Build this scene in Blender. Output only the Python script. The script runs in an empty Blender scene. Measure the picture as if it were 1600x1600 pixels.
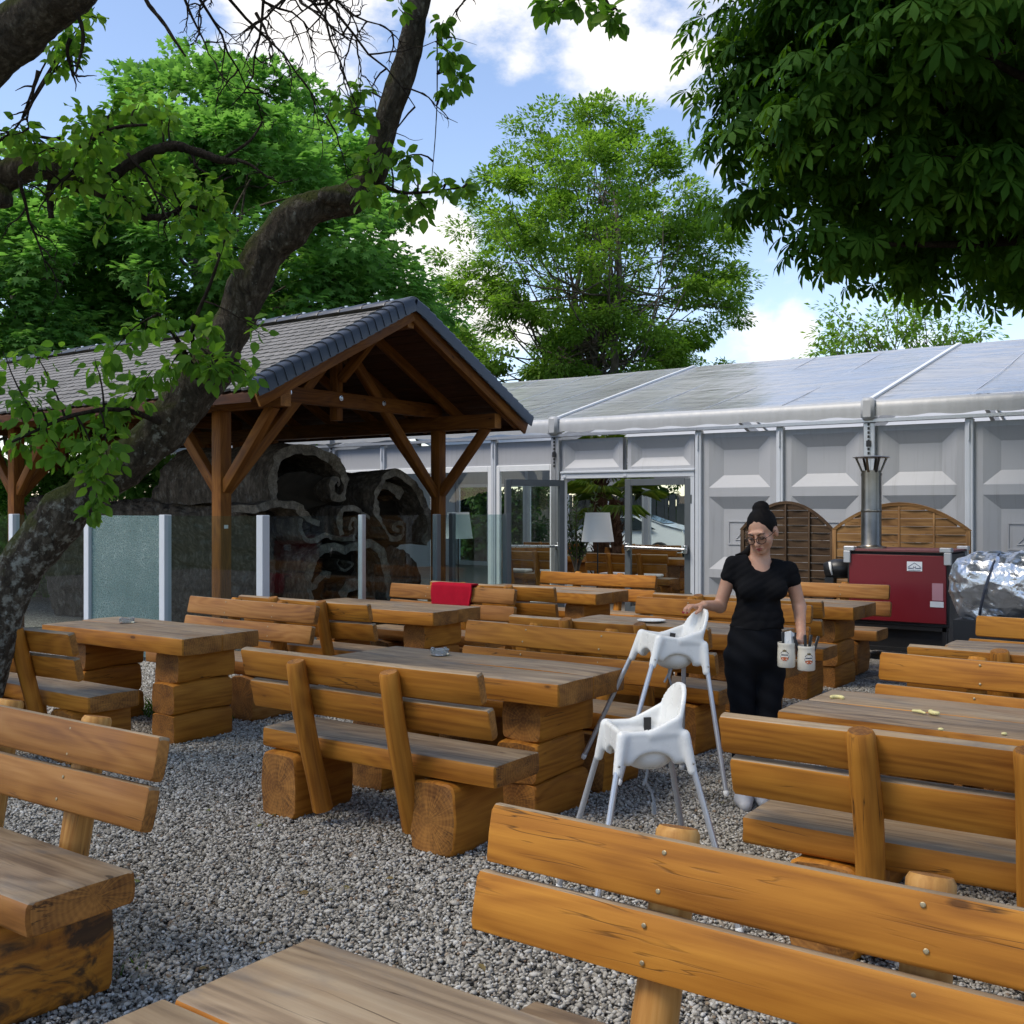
import bpy, bmesh, math, random
import numpy as np
from mathutils import Vector, Matrix, Euler
from math import sin, cos, pi, radians, sqrt, atan2

SC = bpy.context.scene
COL = SC.collection
random.seed(7)
RNG = np.random.default_rng(11)

# ---------------------------------------------------------------- camera
# site frame: X along the tables, Y towards the tent, camera over the origin
CAM_Z = 1.62
FX, FY = -0.580, 0.8146          # camera's forward direction on the ground
cam_data = bpy.data.cameras.new('camera')
cam_data.lens = 37.44
cam_data.sensor_width = 36
cam_data.sensor_fit = 'HORIZONTAL'
cam_data.shift_y = -0.003
cam_data.clip_start = 0.05
cam_data.clip_end = 2000
cam = bpy.data.objects.new('camera', cam_data)
COL.objects.link(cam)
cam.location = (0, 0, CAM_Z)
cam.rotation_euler = (pi / 2, 0, math.asin(0.580))
SC.camera = cam

def cw(x, d, z):
    """metres right of / in front of the viewer -> site coordinates"""
    return Vector((0.8146 * x - 0.58 * d, 0.58 * x + 0.8146 * d, z))
def at(px, py, d):
    """place seen at photo pixel (px, py), d metres away"""
    return cw((px - 800) * d / 1664, d, CAM_Z - (py - 795) * d / 1664)

# ---------------------------------------------------------------- sky, sun, exposure
SUN = cw(-0.75, -0.30, 0).normalized() * cos(radians(58)) + Vector((0, 0, sin(radians(58))))
world = bpy.data.worlds.new('World')
SC.world = world
world.use_nodes = True

def build_sky():
    nt = world.node_tree
    nt.nodes.clear()
    L = nt.links.new
    def nd(t, **k):
        n = nt.nodes.new(t)
        for a, b in k.items():
            setattr(n, a, b)
        return n
    def mth(op, a, b=None, clamp=False):
        n = nd('ShaderNodeMath', operation=op, use_clamp=clamp)
        for i, v in enumerate((a, b)):
            if v is None: continue
            if isinstance(v, (int, float)): n.inputs[i].default_value = v
            else: L(v, n.inputs[i])
        return n.outputs[0]
    out = nd('ShaderNodeOutputWorld')
    bg = nd('ShaderNodeBackground')
    bg.inputs['Strength'].default_value = 0.15
    L(bg.outputs[0], out.inputs[0])
    sky = nd('ShaderNodeTexSky', sky_type='NISHITA')
    sky.sun_disc = False
    sky.sun_elevation = radians(58)
    sky.sun_rotation = atan2(SUN.x, SUN.y)
    sky.air_density = 1.0
    sky.dust_density = 0.35
    sky.ozone_density = 3.0
    tc = nd('ShaderNodeTexCoord')
    dirv = tc.outputs['Generated']
    # fair-weather clouds: broad noise over the whole dome plus the banks seen between the trees
    mp = nd('ShaderNodeMapping'); mp.inputs['Scale'].default_value = (1, 1, 1.7)
    L(dirv, mp.inputs['Vector'])
    nz = nd('ShaderNodeTexNoise'); nz.inputs['Scale'].default_value = 3.1; nz.inputs['Detail'].default_value = 9
    nz.inputs['Roughness'].default_value = 0.56
    L(mp.outputs[0], nz.inputs['Vector'])
    nf = nd('ShaderNodeTexNoise'); nf.inputs['Scale'].default_value = 9; nf.inputs['Detail'].default_value = 8
    nf.inputs['Roughness'].default_value = 0.6
    L(mp.outputs[0], nf.inputs['Vector'])
    banks = [((940, 45), 0.078, .72), ((1010, 95), 0.055, .7), ((800, 100), 0.05, .6), ((640, 385), 0.062, 1.1), ((690, 450), 0.05, .8), ((1245, 515), 0.03, .75),
             ((1175, 500), 0.032, .62), ((1205, 530), 0.03, .55), ((420, 5), 0.14, .85), ((1130, 255), 0.03, .45), ((740, 500), 0.06, .7),
             ((1420, 500), 0.07, .6), ((1000, -500), .35, .8), ((-700, 200), .3, .8), ((2300, 300), .3, .8)]
    tot = None
    for (px, py), r, amp in banks:
        d = (at(px, py, 10) - Vector((0, 0, CAM_Z))).normalized()
        dist = nd('ShaderNodeVectorMath', operation='DISTANCE')
        L(dirv, dist.inputs[0]); dist.inputs[1].default_value = d
        v = mth('MULTIPLY', mth('SUBTRACT', 1.0, mth('DIVIDE', dist.outputs['Value'], r * 1.5)), amp)
        v = mth('MAXIMUM', v, 0.0)
        tot = v if tot is None else mth('MAXIMUM', tot, v)
    dens = mth('ADD', mth('ADD', mth('MULTIPLY', mth('SUBTRACT', nz.outputs[0], 0.5), 1.3), mth('MULTIPLY', mth('SUBTRACT', nf.outputs[0], 0.5), 1.5)), mth('MULTIPLY', tot, 0.95))
    rmp = nd('ShaderNodeMapRange', interpolation_type='SMOOTHSTEP')
    rmp.inputs['From Min'].default_value = 0.29
    rmp.inputs['From Max'].default_value = 0.72
    L(dens, rmp.inputs['Value'])
    mix = nd('ShaderNodeMix', data_type='RGBA')
    L(rmp.outputs[0], mix.inputs['Factor'])
    tint = nd('ShaderNodeMix', data_type='RGBA', blend_type='MULTIPLY'); tint.inputs['Factor'].default_value = 1.0
    L(sky.outputs[0], tint.inputs['A']); tint.inputs['B'].default_value = (1.0, .88, .83, 1)
    L(tint.outputs['Result'], mix.inputs['A'])
    mix.inputs['B'].default_value = (4.2, 4.1, 4.0, 1)
    L(mix.outputs['Result'], bg.inputs['Color'])
build_sky()

sun_data = bpy.data.lights.new('sun', 'SUN')
sun_data.energy = 2.1
sun_data.angle = radians(24)
sun_data.color = (1.0, 0.92, 0.80)
sun = bpy.data.objects.new('sun', sun_data)
COL.objects.link(sun)
sun.rotation_euler = SUN.to_track_quat('Z', 'Y').to_euler()

SC.view_settings.view_transform = 'Standard'
SC.view_settings.look = 'None'
SC.view_settings.gamma = 1
SC.view_settings.use_curve_mapping = False
SC.view_settings.exposure = 0.95
SC.render.engine = 'CYCLES'
SC.cycles.max_bounces = 8
SC.cycles.transparent_max_bounces = 12
SC.cycles.caustics_reflective = False
SC.cycles.caustics_refractive = False

# ---------------------------------------------------------------- object helpers
def tag(o, label=None, cat=None, group=None, kind=None):
    if label: o['label'] = label
    if cat: o['category'] = cat
    if group: o['group'] = group
    if kind: o['kind'] = kind
    return o
def thing(name, label, cat, loc=(0, 0, 0), rz=0.0, group=None):
    o = bpy.data.objects.new(name, None)
    o.empty_display_size = 0.1
    COL.objects.link(o)
    o.location = loc
    o.rotation_euler = (0, 0, rz)
    return tag(o, label, cat, group)
def part(name, me, parent=None, loc=(0, 0, 0), rot=(0, 0, 0), scale=(1, 1, 1), kind=None, label=None):
    o = bpy.data.objects.new(name, me)
    COL.objects.link(o)
    o.parent = parent
    o.location = loc
    o.rotation_euler = rot
    o.scale = scale
    if kind: o['kind'] = kind
    if label: o['label'] = label
    return o
def copy_tree(o, parent=None):
    c = o.copy(); COL.objects.link(c)
    if parent is not None: c.parent = parent
    for ch in o.children: copy_tree(ch, c)
    return c

class MB:
    """collects simple shapes into one mesh"""
    def __init__(self):
        self.v = []; self.f = []; self.m = []
    def add(self, vs, fs, mi=0):
        b = len(self.v)
        self.v += [tuple(p) for p in vs]
        for i, f in enumerate(fs):
            self.f.append(tuple(b + k for k in f))
            self.m.append(mi[i] if isinstance(mi, (list, tuple)) else mi)
        return self
    def box(self, x0, x1, y0, y1, z0, z1, mi=0, M=None, bev=0.0):
        if bev > 0:
            bm = bmesh.new()
            bmesh.ops.create_cube(bm, size=1)
            for v in bm.verts:
                v.co = Vector((x0 + (v.co.x + .5) * (x1 - x0), y0 + (v.co.y + .5) * (y1 - y0), z0 + (v.co.z + .5) * (z1 - z0)))
            bmesh.ops.bevel(bm, geom=bm.edges[:] , offset=bev, segments=1, affect='EDGES', clamp_overlap=True)
            bm.verts.index_update()
            vs = [v.co.copy() for v in bm.verts]; fs = [[v.index for v in f.verts] for f in bm.faces]
            bm.free()
        else:
            vs = [Vector((x, y, z)) for z in (z0, z1) for y in (y0, y1) for x in (x0, x1)]
            fs = [(0, 2, 3, 1), (4, 5, 7, 6), (0, 1, 5, 4), (2, 6, 7, 3), (0, 4, 6, 2), (1, 3, 7, 5)]
        if M is not None: vs = [M @ v for v in vs]
        return self.add(vs, fs, mi)
    def bar(self, a, b, w, h, mi=0, up=(0, 0, 1), bev=0.0):
        """rectangular bar from a to b: w across, h along up"""
        a = Vector(a); b = Vector(b); d = b - a; ln = d.length; x = d / ln
        u = Vector(up)
        if abs(x.dot(u)) > 0.98: u = Vector((0, 1, 0))
        y = u.cross(x).normalized(); z = x.cross(y)
        M = Matrix((x, y, z)).transposed().to_4x4(); M.translation = a
        return self.box(0, ln, -w / 2, w / 2, -h / 2, h / 2, mi, M, bev)
    def tube(self, pts, rad, n=8, mi=0, cap=True, wob=0.0, seed=0):
        pts = [Vector(p) for p in pts]
        if not hasattr(rad, '__len__'): rad = [rad] * len(pts)
        vs = []; rnd = random.Random(seed)
        t0 = (pts[1] - pts[0]).normalized()
        nrm = t0.orthogonal().normalized()
        for i, p in enumerate(pts):
            t = (pts[min(i + 1, len(pts) - 1)] - pts[max(i - 1, 0)])
            if t.length < 1e-9: t = t0
            t = t.normalized()
            nrm = (nrm - t * nrm.dot(t))
            if nrm.length < 1e-6: nrm = t.orthogonal()
            nrm.normalize()
            bn = t.cross(nrm)
            for k in range(n):
                a = 2 * pi * k / n
                r = rad[i] * (1 + wob * rnd.uniform(-1, 1))
                vs.append(p + (nrm * cos(a) + bn * sin(a)) * r)
        fs = []
        for i in range(len(pts) - 1):
            for k in range(n):
                fs.append((i * n + k, i * n + (k + 1) % n, (i + 1) * n + (k + 1) % n, (i + 1) * n + k))
        if cap:
            fs.append(tuple(range(n))[::-1]); fs.append(tuple((len(pts) - 1) * n + k for k in range(n)))
        return self.add(vs, fs, mi)
    def lathe(self, prof, n=16, mi=0, M=None):
        """prof: list of (r, z)"""
        vs = []
        for r, z in prof:
            for k in range(n):
                vs.append(Vector((r * cos(2 * pi * k / n), r * sin(2 * pi * k / n), z)))
        fs = []
        for i in range(len(prof) - 1):
            for k in range(n):
                fs.append((i * n + k, i * n + (k + 1) % n, (i + 1) * n + (k + 1) % n, (i + 1) * n + k))
        if prof[0][0] > 1e-4: fs.append(tuple(range(n))[::-1])
        if prof[-1][0] > 1e-4: fs.append(tuple((len(prof) - 1) * n + k for k in range(n)))
        if M is not None: vs = [M @ v for v in vs]
        return self.add(vs, fs, mi)
    def prism(self, poly, h, M=None, mi=0):
        """poly: 2-D outline (counter-clockwise) in XY, raised to height h"""
        n = len(poly)
        vs = [Vector((p[0], p[1], 0)) for p in poly] + [Vector((p[0], p[1], h)) for p in poly]
        fs = [tuple(range(n))[::-1], tuple(range(n, 2 * n))] + [(i, (i + 1) % n, n + (i + 1) % n, n + i) for i in range(n)]
        if M is not None: vs = [M @ v for v in vs]
        return self.add(vs, fs, mi)
    def mesh(self, name, mats, smooth=None):
        me = bpy.data.meshes.new(name)
        me.from_pydata([tuple(p) for p in self.v], [], self.f)
        for m in (mats if isinstance(mats, (list, tuple)) else [mats]): me.materials.append(m)
        me.polygons.foreach_set('material_index', self.m)
        if smooth:
            me.polygons.foreach_set('use_smooth', [True] * len(self.f))
            me.set_sharp_from_angle(angle=radians(smooth))
        me.update()
        return me

def np_mesh(name, V, F, mats, smooth=None, attrs=None, mi=None):
    """big mesh from arrays: V (N,3), F (M,3 or 4)"""
    V = np.ascontiguousarray(V, dtype=np.float32); F = np.ascontiguousarray(F, dtype=np.int32)
    me = bpy.data.meshes.new(name)
    k = F.shape[1]
    me.vertices.add(len(V)); me.vertices.foreach_set('co', V.ravel())
    me.loops.add(F.size); me.loops.foreach_set('vertex_index', F.ravel())
    me.polygons.add(len(F)); me.polygons.foreach_set('loop_start', np.arange(0, F.size, k, dtype=np.int32))
    for m in (mats if isinstance(mats, (list, tuple)) else [mats]): me.materials.append(m)
    if mi is not None: me.polygons.foreach_set('material_index', np.asarray(mi, dtype=np.int32))
    me.update(calc_edges=True)
    me.validate()
    if attrs:
        for an, arr in attrs.items():
            a = me.attributes.new(an, 'FLOAT', 'POINT')
            a.data.foreach_set('value', np.ascontiguousarray(arr, dtype=np.float32))
    if smooth is not None:
        me.polygons.foreach_set('use_smooth', np.ones(len(me.polygons), dtype=bool))
        if smooth < 180: me.set_sharp_from_angle(angle=radians(smooth))
    return me

def wobble(P, freq, seed, octaves=3):
    """smooth pseudo-noise in about -1..1 for an (N,3) array"""
    P = np.asarray(P, dtype=np.float64)
    r = np.random.default_rng(seed)
    out = np.zeros(len(P)); amp = 1.0; tot = 0
    for o in range(octaves):
        for k in range(4):
            w = r.normal(size=3); w = w / np.linalg.norm(w) * freq * (2 ** o) * r.uniform(.7, 1.3) * 2 * pi
            out += amp * np.sin(P @ w + r.uniform(0, 6.28)) / 2.2
        tot += amp; amp *= 0.5
    return out / tot

def surface_nets(f, org, h):
    """iso-surface 0 of a grid (negative inside) -> verts, quads"""
    nx, ny, nz = f.shape
    ins = f < 0
    cnt = np.zeros((nx - 1, ny - 1, nz - 1), dtype=np.int8)
    for a in (0, 1):
        for b in (0, 1):
            for c in (0, 1):
                cnt += ins[a:nx - 1 + a, b:ny - 1 + b, c:nz - 1 + c]
    act = (cnt > 0) & (cnt < 8)
    idx = -np.ones(act.shape, dtype=np.int64)
    I, J, K = np.nonzero(act)
    idx[I, J, K] = np.arange(len(I))
    acc = np.zeros((len(I), 3)); n = np.zeros(len(I))
    corners = [(a, b, c) for a in (0, 1) for b in (0, 1) for c in (0, 1)]
    for p in corners:
        for ax in range(3):
            if p[ax]: continue
            q = list(p); q[ax] = 1
            fa = f[I + p[0], J + p[1], K + p[2]]; fb = f[I + q[0], J + q[1], K + q[2]]
            cr = (fa < 0) != (fb < 0)
            t = np.where(cr, fa / np.where(np.abs(fa - fb) < 1e-12, 1e-12, fa - fb), 0)
            pos = np.array(p, dtype=float)[None, :].repeat(len(I), 0)
            pos[:, ax] = t
            acc += np.where(cr[:, None], pos, 0); n += cr
    V = (acc / n[:, None] + np.stack([I, J, K], 1)) * h + np.array(org)
    quads = []
    for ax in range(3):
        o1, o2 = [(1, 2), (2, 0), (0, 1)][ax]
        sl0 = [slice(None)] * 3; sl1 = [slice(None)] * 3
        sl0[ax] = slice(0, -1); sl1[ax] = slice(1, None)
        cr = ins[tuple(sl0)] != ins[tuple(sl1)]
        E = np.array(np.nonzero(cr)).T
        ok = (E[:, o1] > 0) & (E[:, o2] > 0) & (E[:, o1] < f.shape[o1] - 1) & (E[:, o2] < f.shape[o2] - 1)
        E = E[ok]
        e1 = np.zeros(3, int); e1[o1] = 1; e2 = np.zeros(3, int); e2[o2] = 1
        def g(P): return idx[P[:, 0], P[:, 1], P[:, 2]]
        q = np.stack([g(E - e1 - e2), g(E - e2), g(E), g(E - e1)], 1)
        flip = ~ins[E[:, 0], E[:, 1], E[:, 2]]
        q[flip] = q[flip][:, ::-1]
        quads.append(q)
    return V, np.concatenate(quads)

class SDF:
    """soft-blended solids on a grid"""
    def __init__(self, lo, hi, h):
        self.lo = np.array(lo, float); self.h = h
        n = np.ceil((np.array(hi) - self.lo) / h).astype(int) + 1
        self.f = np.full(n, 1.0, dtype=np.float32)
    def region(self, lo, hi):
        a = np.clip(np.floor((np.array(lo) - self.lo) / self.h).astype(int), 0, np.array(self.f.shape))
        b = np.clip(np.ceil((np.array(hi) - self.lo) / self.h).astype(int) + 1, 0, np.array(self.f.shape))
        s = tuple(slice(a[i], b[i]) for i in range(3))
        ax = [self.lo[i] + np.arange(a[i], b[i]) * self.h for i in range(3)]
        return s, np.meshgrid(*ax, indexing='ij', sparse=True)
    def join(self, s, d, k):
        f = self.f[s]
        if k > 0:
            hh = np.clip(0.5 + 0.5 * (f - d) / k, 0, 1)
            self.f[s] = f * (1 - hh) + d * hh - k * hh * (1 - hh)
        else: self.f[s] = np.minimum(f, d)
    def cut(self, s, d, k):
        f = self.f[s]; d = -d
        if k > 0:
            hh = np.clip(0.5 - 0.5 * (f - d) / k, 0, 1)
            self.f[s] = f * (1 - hh) + d * hh + k * hh * (1 - hh)
        else: self.f[s] = np.maximum(f, d)
    def cap(self, a, b, ra, rb=None, k=0.02, cut=False, sq=None):
        """tapered capsule; sq = (axis vector, factor) flattens it"""
        if rb is None: rb = ra
        a = np.array(a, float); b = np.array(b, float)
        m = max(ra, rb) + 3 * self.h + k
        if sq is not None: m *= max(1, sq[1])
        s, (X, Y, Z) = self.region(np.minimum(a, b) - m, np.maximum(a, b) + m)
        ab = b - a; L2 = max(ab @ ab, 1e-9)
        px, py, pz = X - a[0], Y - a[1], Z - a[2]
        t = np.clip((px * ab[0] + py * ab[1] + pz * ab[2]) / L2, 0, 1)
        dx, dy, dz = px - t * ab[0], py - t * ab[1], pz - t * ab[2]
        if sq is not None:
            ax = np.array(sq[0], float); ax /= np.linalg.norm(ax)
            pr = dx * ax[0] + dy * ax[1] + dz * ax[2]
            g = 1 / sq[1] - 1
            dx, dy, dz = dx + pr * g * ax[0], dy + pr * g * ax[1], dz + pr * g * ax[2]
        d = np.sqrt(dx * dx + dy * dy + dz * dz) - (ra + (rb - ra) * t)
        (self.cut if cut else self.join)(s, d.astype(np.float32), k)
    def ell(self, c, r, k=0.02, R=None, cut=False):
        c = np.array(c, float); r = np.array(r, float)
        m = r.max() + 3 * self.h + k
        s, (X, Y, Z) = self.region(c - m, c + m)
        px, py, pz = X - c[0], Y - c[1], Z - c[2]
        if R is not None:
            R = np.array(R.to_3x3())
            px, py, pz = (R[0][0] * px + R[1][0] * py + R[2][0] * pz, R[0][1] * px + R[1][1] * py + R[2][1] * pz, R[0][2] * px + R[1][2] * py + R[2][2] * pz)
        k0 = np.sqrt((px / r[0]) ** 2 + (py / r[1]) ** 2 + (pz / r[2]) ** 2)
        k1 = np.sqrt((px / r[0] ** 2) ** 2 + (py / r[1] ** 2) ** 2 + (pz / r[2] ** 2) ** 2) + 1e-9
        d = np.where(k0 < 1e-3, -r.min(), k0 * (k0 - 1) / k1)
        (self.cut if cut else self.join)(s, d.astype(np.float32), k)
    def box(self, c, hs, rr=0.01, k=0.0, R=None, cut=False):
        c = np.array(c, float); hs = np.array(hs, float)
        m = np.linalg.norm(hs) + 3 * self.h + k
        s, (X, Y, Z) = self.region(c - m, c + m)
        px, py, pz = X - c[0], Y - c[1], Z - c[2]
        if R is not None:
            R = np.array(R.to_3x3())
            px, py, pz = (R[0][0] * px + R[1][0] * py + R[2][0] * pz, R[0][1] * px + R[1][1] * py + R[2][1] * pz, R[0][2] * px + R[1][2] * py + R[2][2] * pz)
        qx, qy, qz = np.abs(px) - hs[0] + rr, np.abs(py) - hs[1] + rr, np.abs(pz) - hs[2] + rr
        d = np.sqrt(np.maximum(qx, 0) ** 2 + np.maximum(qy, 0) ** 2 + np.maximum(qz, 0) ** 2) + np.minimum(np.maximum(qx, np.maximum(qy, qz)), 0) - rr
        (self.cut if cut else self.join)(s, d.astype(np.float32), k)
    def mesh(self, name, mat, smooth=180):
        V, Q = surface_nets(self.f, self.lo, self.h)
        return np_mesh(name, V, Q, mat, smooth=smooth)
# ---------------------------------------------------------------- materials
class NT:
    """short-hand for building a node material"""
    def __init__(self, name):
        self.mat = bpy.data.materials.new(name)
        self.mat.use_nodes = True
        self.t = self.mat.node_tree
        self.t.nodes.clear()
        self.out = self.n('ShaderNodeOutputMaterial')
    def n(self, t, **k):
        nd = self.t.nodes.new(t)
        for a, b in k.items(): setattr(nd, a, b)
        return nd
    def put(self, sock, v):
        if v is None: return
        if hasattr(v, 'is_output') : self.t.links.new(v, sock)
        elif isinstance(v, (tuple, list)) and len(v) == 3 and sock.type == 'RGBA': sock.default_value = (*v, 1)
        else: sock.default_value = v
    def math(self, op, a, b=None, c=None, clamp=False):
        n = self.n('ShaderNodeMath', operation=op, use_clamp=clamp)
        for i, v in enumerate((a, b, c)): self.put(n.inputs[i], v)
        return n.outputs[0]
    def vec(self, op, a, b=None, scale=None):
        n = self.n('ShaderNodeVectorMath', operation=op)
        self.put(n.inputs[0], a); self.put(n.inputs[1], b)
        if scale is not None: self.put(n.inputs['Scale'], scale)
        return n.outputs[1] if op in ('LENGTH', 'DISTANCE', 'DOT_PRODUCT') else n.outputs[0]
    def coord(self, kind='Object'):
        return self.n('ShaderNodeTexCoord').outputs[kind]
    def rand(self): return self.n('ShaderNodeObjectInfo').outputs['Random']
    def attr(self, name): 
        a = self.n('ShaderNodeAttribute', attribute_name=name)
        return a.outputs['Fac']
    def scaled(self, v, s):
        m = self.n('ShaderNodeMapping'); self.put(m.inputs[0], v); m.inputs['Scale'].default_value = s
        return m.outputs[0]
    def noise(self, v, scale=5, detail=4, rough=.5, dist=0.0):
        n = self.n('ShaderNodeTexNoise'); self.put(n.inputs['Vector'], v)
        n.inputs['Scale'].default_value = scale; n.inputs['Detail'].default_value = detail
        n.inputs['Roughness'].default_value = rough; n.inputs['Distortion'].default_value = dist
        return n.outputs[0]
    def voro(self, v, scale=5, feature='F1', out=0, rnd=1.0):
        n = self.n('ShaderNodeTexVoronoi', feature=feature); self.put(n.inputs['Vector'], v)
        n.inputs['Scale'].default_value = scale; n.inputs['Randomness'].default_value = rnd
        return n.outputs[out]
    def ramp(self, v, stops, interp='LINEAR'):
        r = self.n('ShaderNodeValToRGB'); self.put(r.inputs[0], v)
        r.color_ramp.interpolation = interp
        el = r.color_ramp.elements
        while len(el) < len(stops): el.new(0.5)
        for e, (p, c) in zip(el, stops):
            e.position = p
            e.color = (*c, 1) if hasattr(c, '__len__') else (c, c, c, 1)
        return r.outputs[0]
    def mix(self, f, a, b, mode='MIX'):
        m = self.n('ShaderNodeMix', data_type='RGBA', blend_type=mode)
        self.put(m.inputs['Factor'], f); self.put(m.inputs['A'], a); self.put(m.inputs['B'], b)
        return m.outputs['Result']
    def maprange(self, v, a, b, c=0.0, d=1.0):
        m = self.n('ShaderNodeMapRange'); self.put(m.inputs[0], v)
        for i, x in enumerate((a, b, c, d)): m.inputs[i + 1].default_value = x
        return m.outputs[0]
    def bump(self, h, strength=.3, dist=.01):
        b = self.n('ShaderNodeBump'); self.put(b.inputs['Height'], h)
        b.inputs['Strength'].default_value = strength; b.inputs['Distance'].default_value = dist
        return b.outputs[0]
    def pbr(self, color, rough=.6, metal=0.0, spec=.5, normal=None, **kw):
        p = self.n('ShaderNodeBsdfPrincipled')
        self.put(p.inputs['Base Color'], color); self.put(p.inputs['Roughness'], rough)
        self.put(p.inputs['Metallic'], metal); self.put(p.inputs['Specular IOR Level'], spec)
        if normal is not None: self.put(p.inputs['Normal'], normal)
        for k, v in kw.items(): self.put(p.inputs[k.replace('_', ' ')], v)
        self.t.links.new(p.outputs[0], self.out.inputs[0])
        return self.mat
    def surface(self, sh):
        self.t.links.new(sh, self.out.inputs[0]); return self.mat

def m_plain(name, col, rough=.5, metal=0.0, spec=.5, var=.06, sc=9.0, bump=0.0):
    m = NT(name); v = m.coord()
    n = m.noise(v, sc, 5, .6)
    c = m.mix(n, tuple(x * (1 - var * 2) for x in col), tuple(min(1, x * (1 + var * 2)) for x in col))
    nm = m.bump(m.noise(v, sc * 6, 4), bump, .004) if bump else None
    return m.pbr(c, m.maprange(n, .3, .7, rough * .88, min(1, rough * 1.12)), metal, spec, nm)

def wood_base(m, warm, mid, dark, per_object=True):
    """grain along the local X of each board"""
    v = m.coord()
    if per_object:
        off = m.vec('SCALE', (17.0, 41.0, 29.0), None, m.math('MULTIPLY', m.rand(), 9.0))
        v = m.vec('ADD', v, off)
    g1 = m.noise(m.scaled(v, (.9, 7, 7)), 1.0, 5, .6, .6)
    g2 = m.noise(m.scaled(v, (1.6, 60, 60)), 1.0, 4, .6, .2)
    big = m.noise(m.scaled(v, (1.2, 2.5, 2.5)), 1.5, 3)
    # cathedral rings
    wv = m.math('SINE', m.math('MULTIPLY', m.noise(m.scaled(v, (.55, 4.2, 4.2)), 1.0, 2, .4, .35), 95.0))
    t = m.math('ADD', m.math('MULTIPLY', g1, .42), m.math('MULTIPLY', g2, .42))
    t = m.math('ADD', t, m.math('MULTIPLY', wv, .055))
    t = m.math('ADD', t, m.math('MULTIPLY', m.math('SUBTRACT', big, .5), .32))
    col = m.ramp(t, [(.24, dark), (.42, mid), (.62, warm)])
    # knots
    kn = m.n('ShaderNodeTexVoronoi'); m.put(kn.inputs[0], m.vec('ADD', m.scaled(v, (2.6, 7.0, 7.0)), m.vec('SCALE', (1, 1, 1), None, m.math('MULTIPLY', g1, .12)))); kn.inputs['Scale'].default_value = 1.0
    ks = m.n('ShaderNodeSeparateColor'); m.put(ks.inputs[0], kn.outputs['Color'])
    has = m.math('GREATER_THAN', ks.outputs[0], .55)
    kd = kn.outputs['Distance']
    halo = m.math('MULTIPLY', m.maprange(kd, .10, .24, 1.0, 0.0), has)
    knot = m.math('MULTIPLY', m.maprange(kd, .055, .085, 1.0, 0.0), has)
    col = m.mix(m.math('MULTIPLY', halo, .35), col, dark)
    col = m.mix(m.math('MULTIPLY', knot, .8), col, tuple(x * .30 for x in dark))
    # drying checks
    ck = m.noise(m.scaled(v, (.8, 17, 17)), 1.0, 3, .55, .3)
    crack = m.maprange(m.math('ABSOLUTE', m.math('SUBTRACT', ck, .5)), .0, .011, 1.0, 0.0)
    crack = m.math('MULTIPLY', crack, m.maprange(m.noise(m.scaled(v, (1.5, 3, 3)), 1.7, 2), .52, .66))
    col = m.mix(m.math('MULTIPLY', crack, .85), col, (.035, .018, .007))
    hgt = m.math('SUBTRACT', m.math('ADD', m.math('MULTIPLY', g2, .6), m.math('MULTIPLY', g1, .6)), m.math('MULTIPLY', crack, 1.2))
    return v, col, hgt, big

def m_wood(name, warm=(.54, .232, .030), mid=(.41, .160, .019), dark=(.24, .083, .010), rough=.58):
    m = NT(name)
    v, col, h, big = wood_base(m, warm, mid, dark)
    hue = m.math('MULTIPLY', m.rand(), 7.31); hue = m.math('FRACT', hue)
    col = m.mix(m.math('MULTIPLY', hue, .55), col, m.mix(1.0, col, (.66, .60, .58), 'MULTIPLY'))
    return m.pbr(col, m.maprange(big, .3, .7, rough - .08, rough + .12), 0, .22, m.bump(h, .35, .004))

def m_endgrain(name, warm=(.43, .185, .04), dark=(.15, .055, .012)):
    m = NT(name)
    v0 = m.coord()
    sep = m.n('ShaderNodeSeparateXYZ'); m.put(sep.inputs[0], v0)
    wob = m.noise(v0, 7, 3)
    y = m.math('ADD', sep.outputs[1], m.math('MULTIPLY', m.math('SUBTRACT', m.rand(), .5), .09))
    z = m.math('ADD', sep.outputs[2], m.math('MULTIPLY', m.math('SUBTRACT', wob, .5), .05))
    r = m.math('SQRT', m.math('ADD', m.math('MULTIPLY', y, y), m.math('MULTIPLY', z, z)))
    ring = m.math('SINE', m.math('MULTIPLY', r, 330.0))
    ang = m.math('ARCTAN2', z, y)
    comb = m.n('ShaderNodeCombineXYZ'); m.put(comb.inputs[0], m.math('MULTIPLY', ang, 3.2)); m.put(comb.inputs[1], m.math('MULTIPLY', r, 2.2)); m.put(comb.inputs[2], m.math('MULTIPLY', m.rand(), 31.0))
    rad = m.noise(comb.outputs[0], 2.6, 5, .65)
    crack = m.maprange(m.math('ABSOLUTE', m.math('SUBTRACT', rad, .5)), 0, .03, 1, 0)
    crack = m.math('MULTIPLY', crack, m.maprange(m.noise(v0, 9, 2), .38, .6))
    big = m.noise(m.vec('ADD', v0, m.vec('SCALE', (9.0, 3.0, 5.0), None, m.rand())), 6, 5, .6)
    t = m.math('ADD', m.math('MULTIPLY', ring, .05), m.math('ADD', m.math('MULTIPLY', big, .9), m.math('MULTIPLY', m.math('SUBTRACT', rad, .5), .5)))
    col = m.ramp(t, [(.22, dark), (.62, warm)])
    col = m.mix(m.math('MULTIPLY', crack, .9), col, (.03, .014, .005))
    return m.pbr(col, .66, 0, .3, m.bump(m.math('SUBTRACT', m.math('MULTIPLY', ring, .08), crack), .4, .004))

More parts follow.
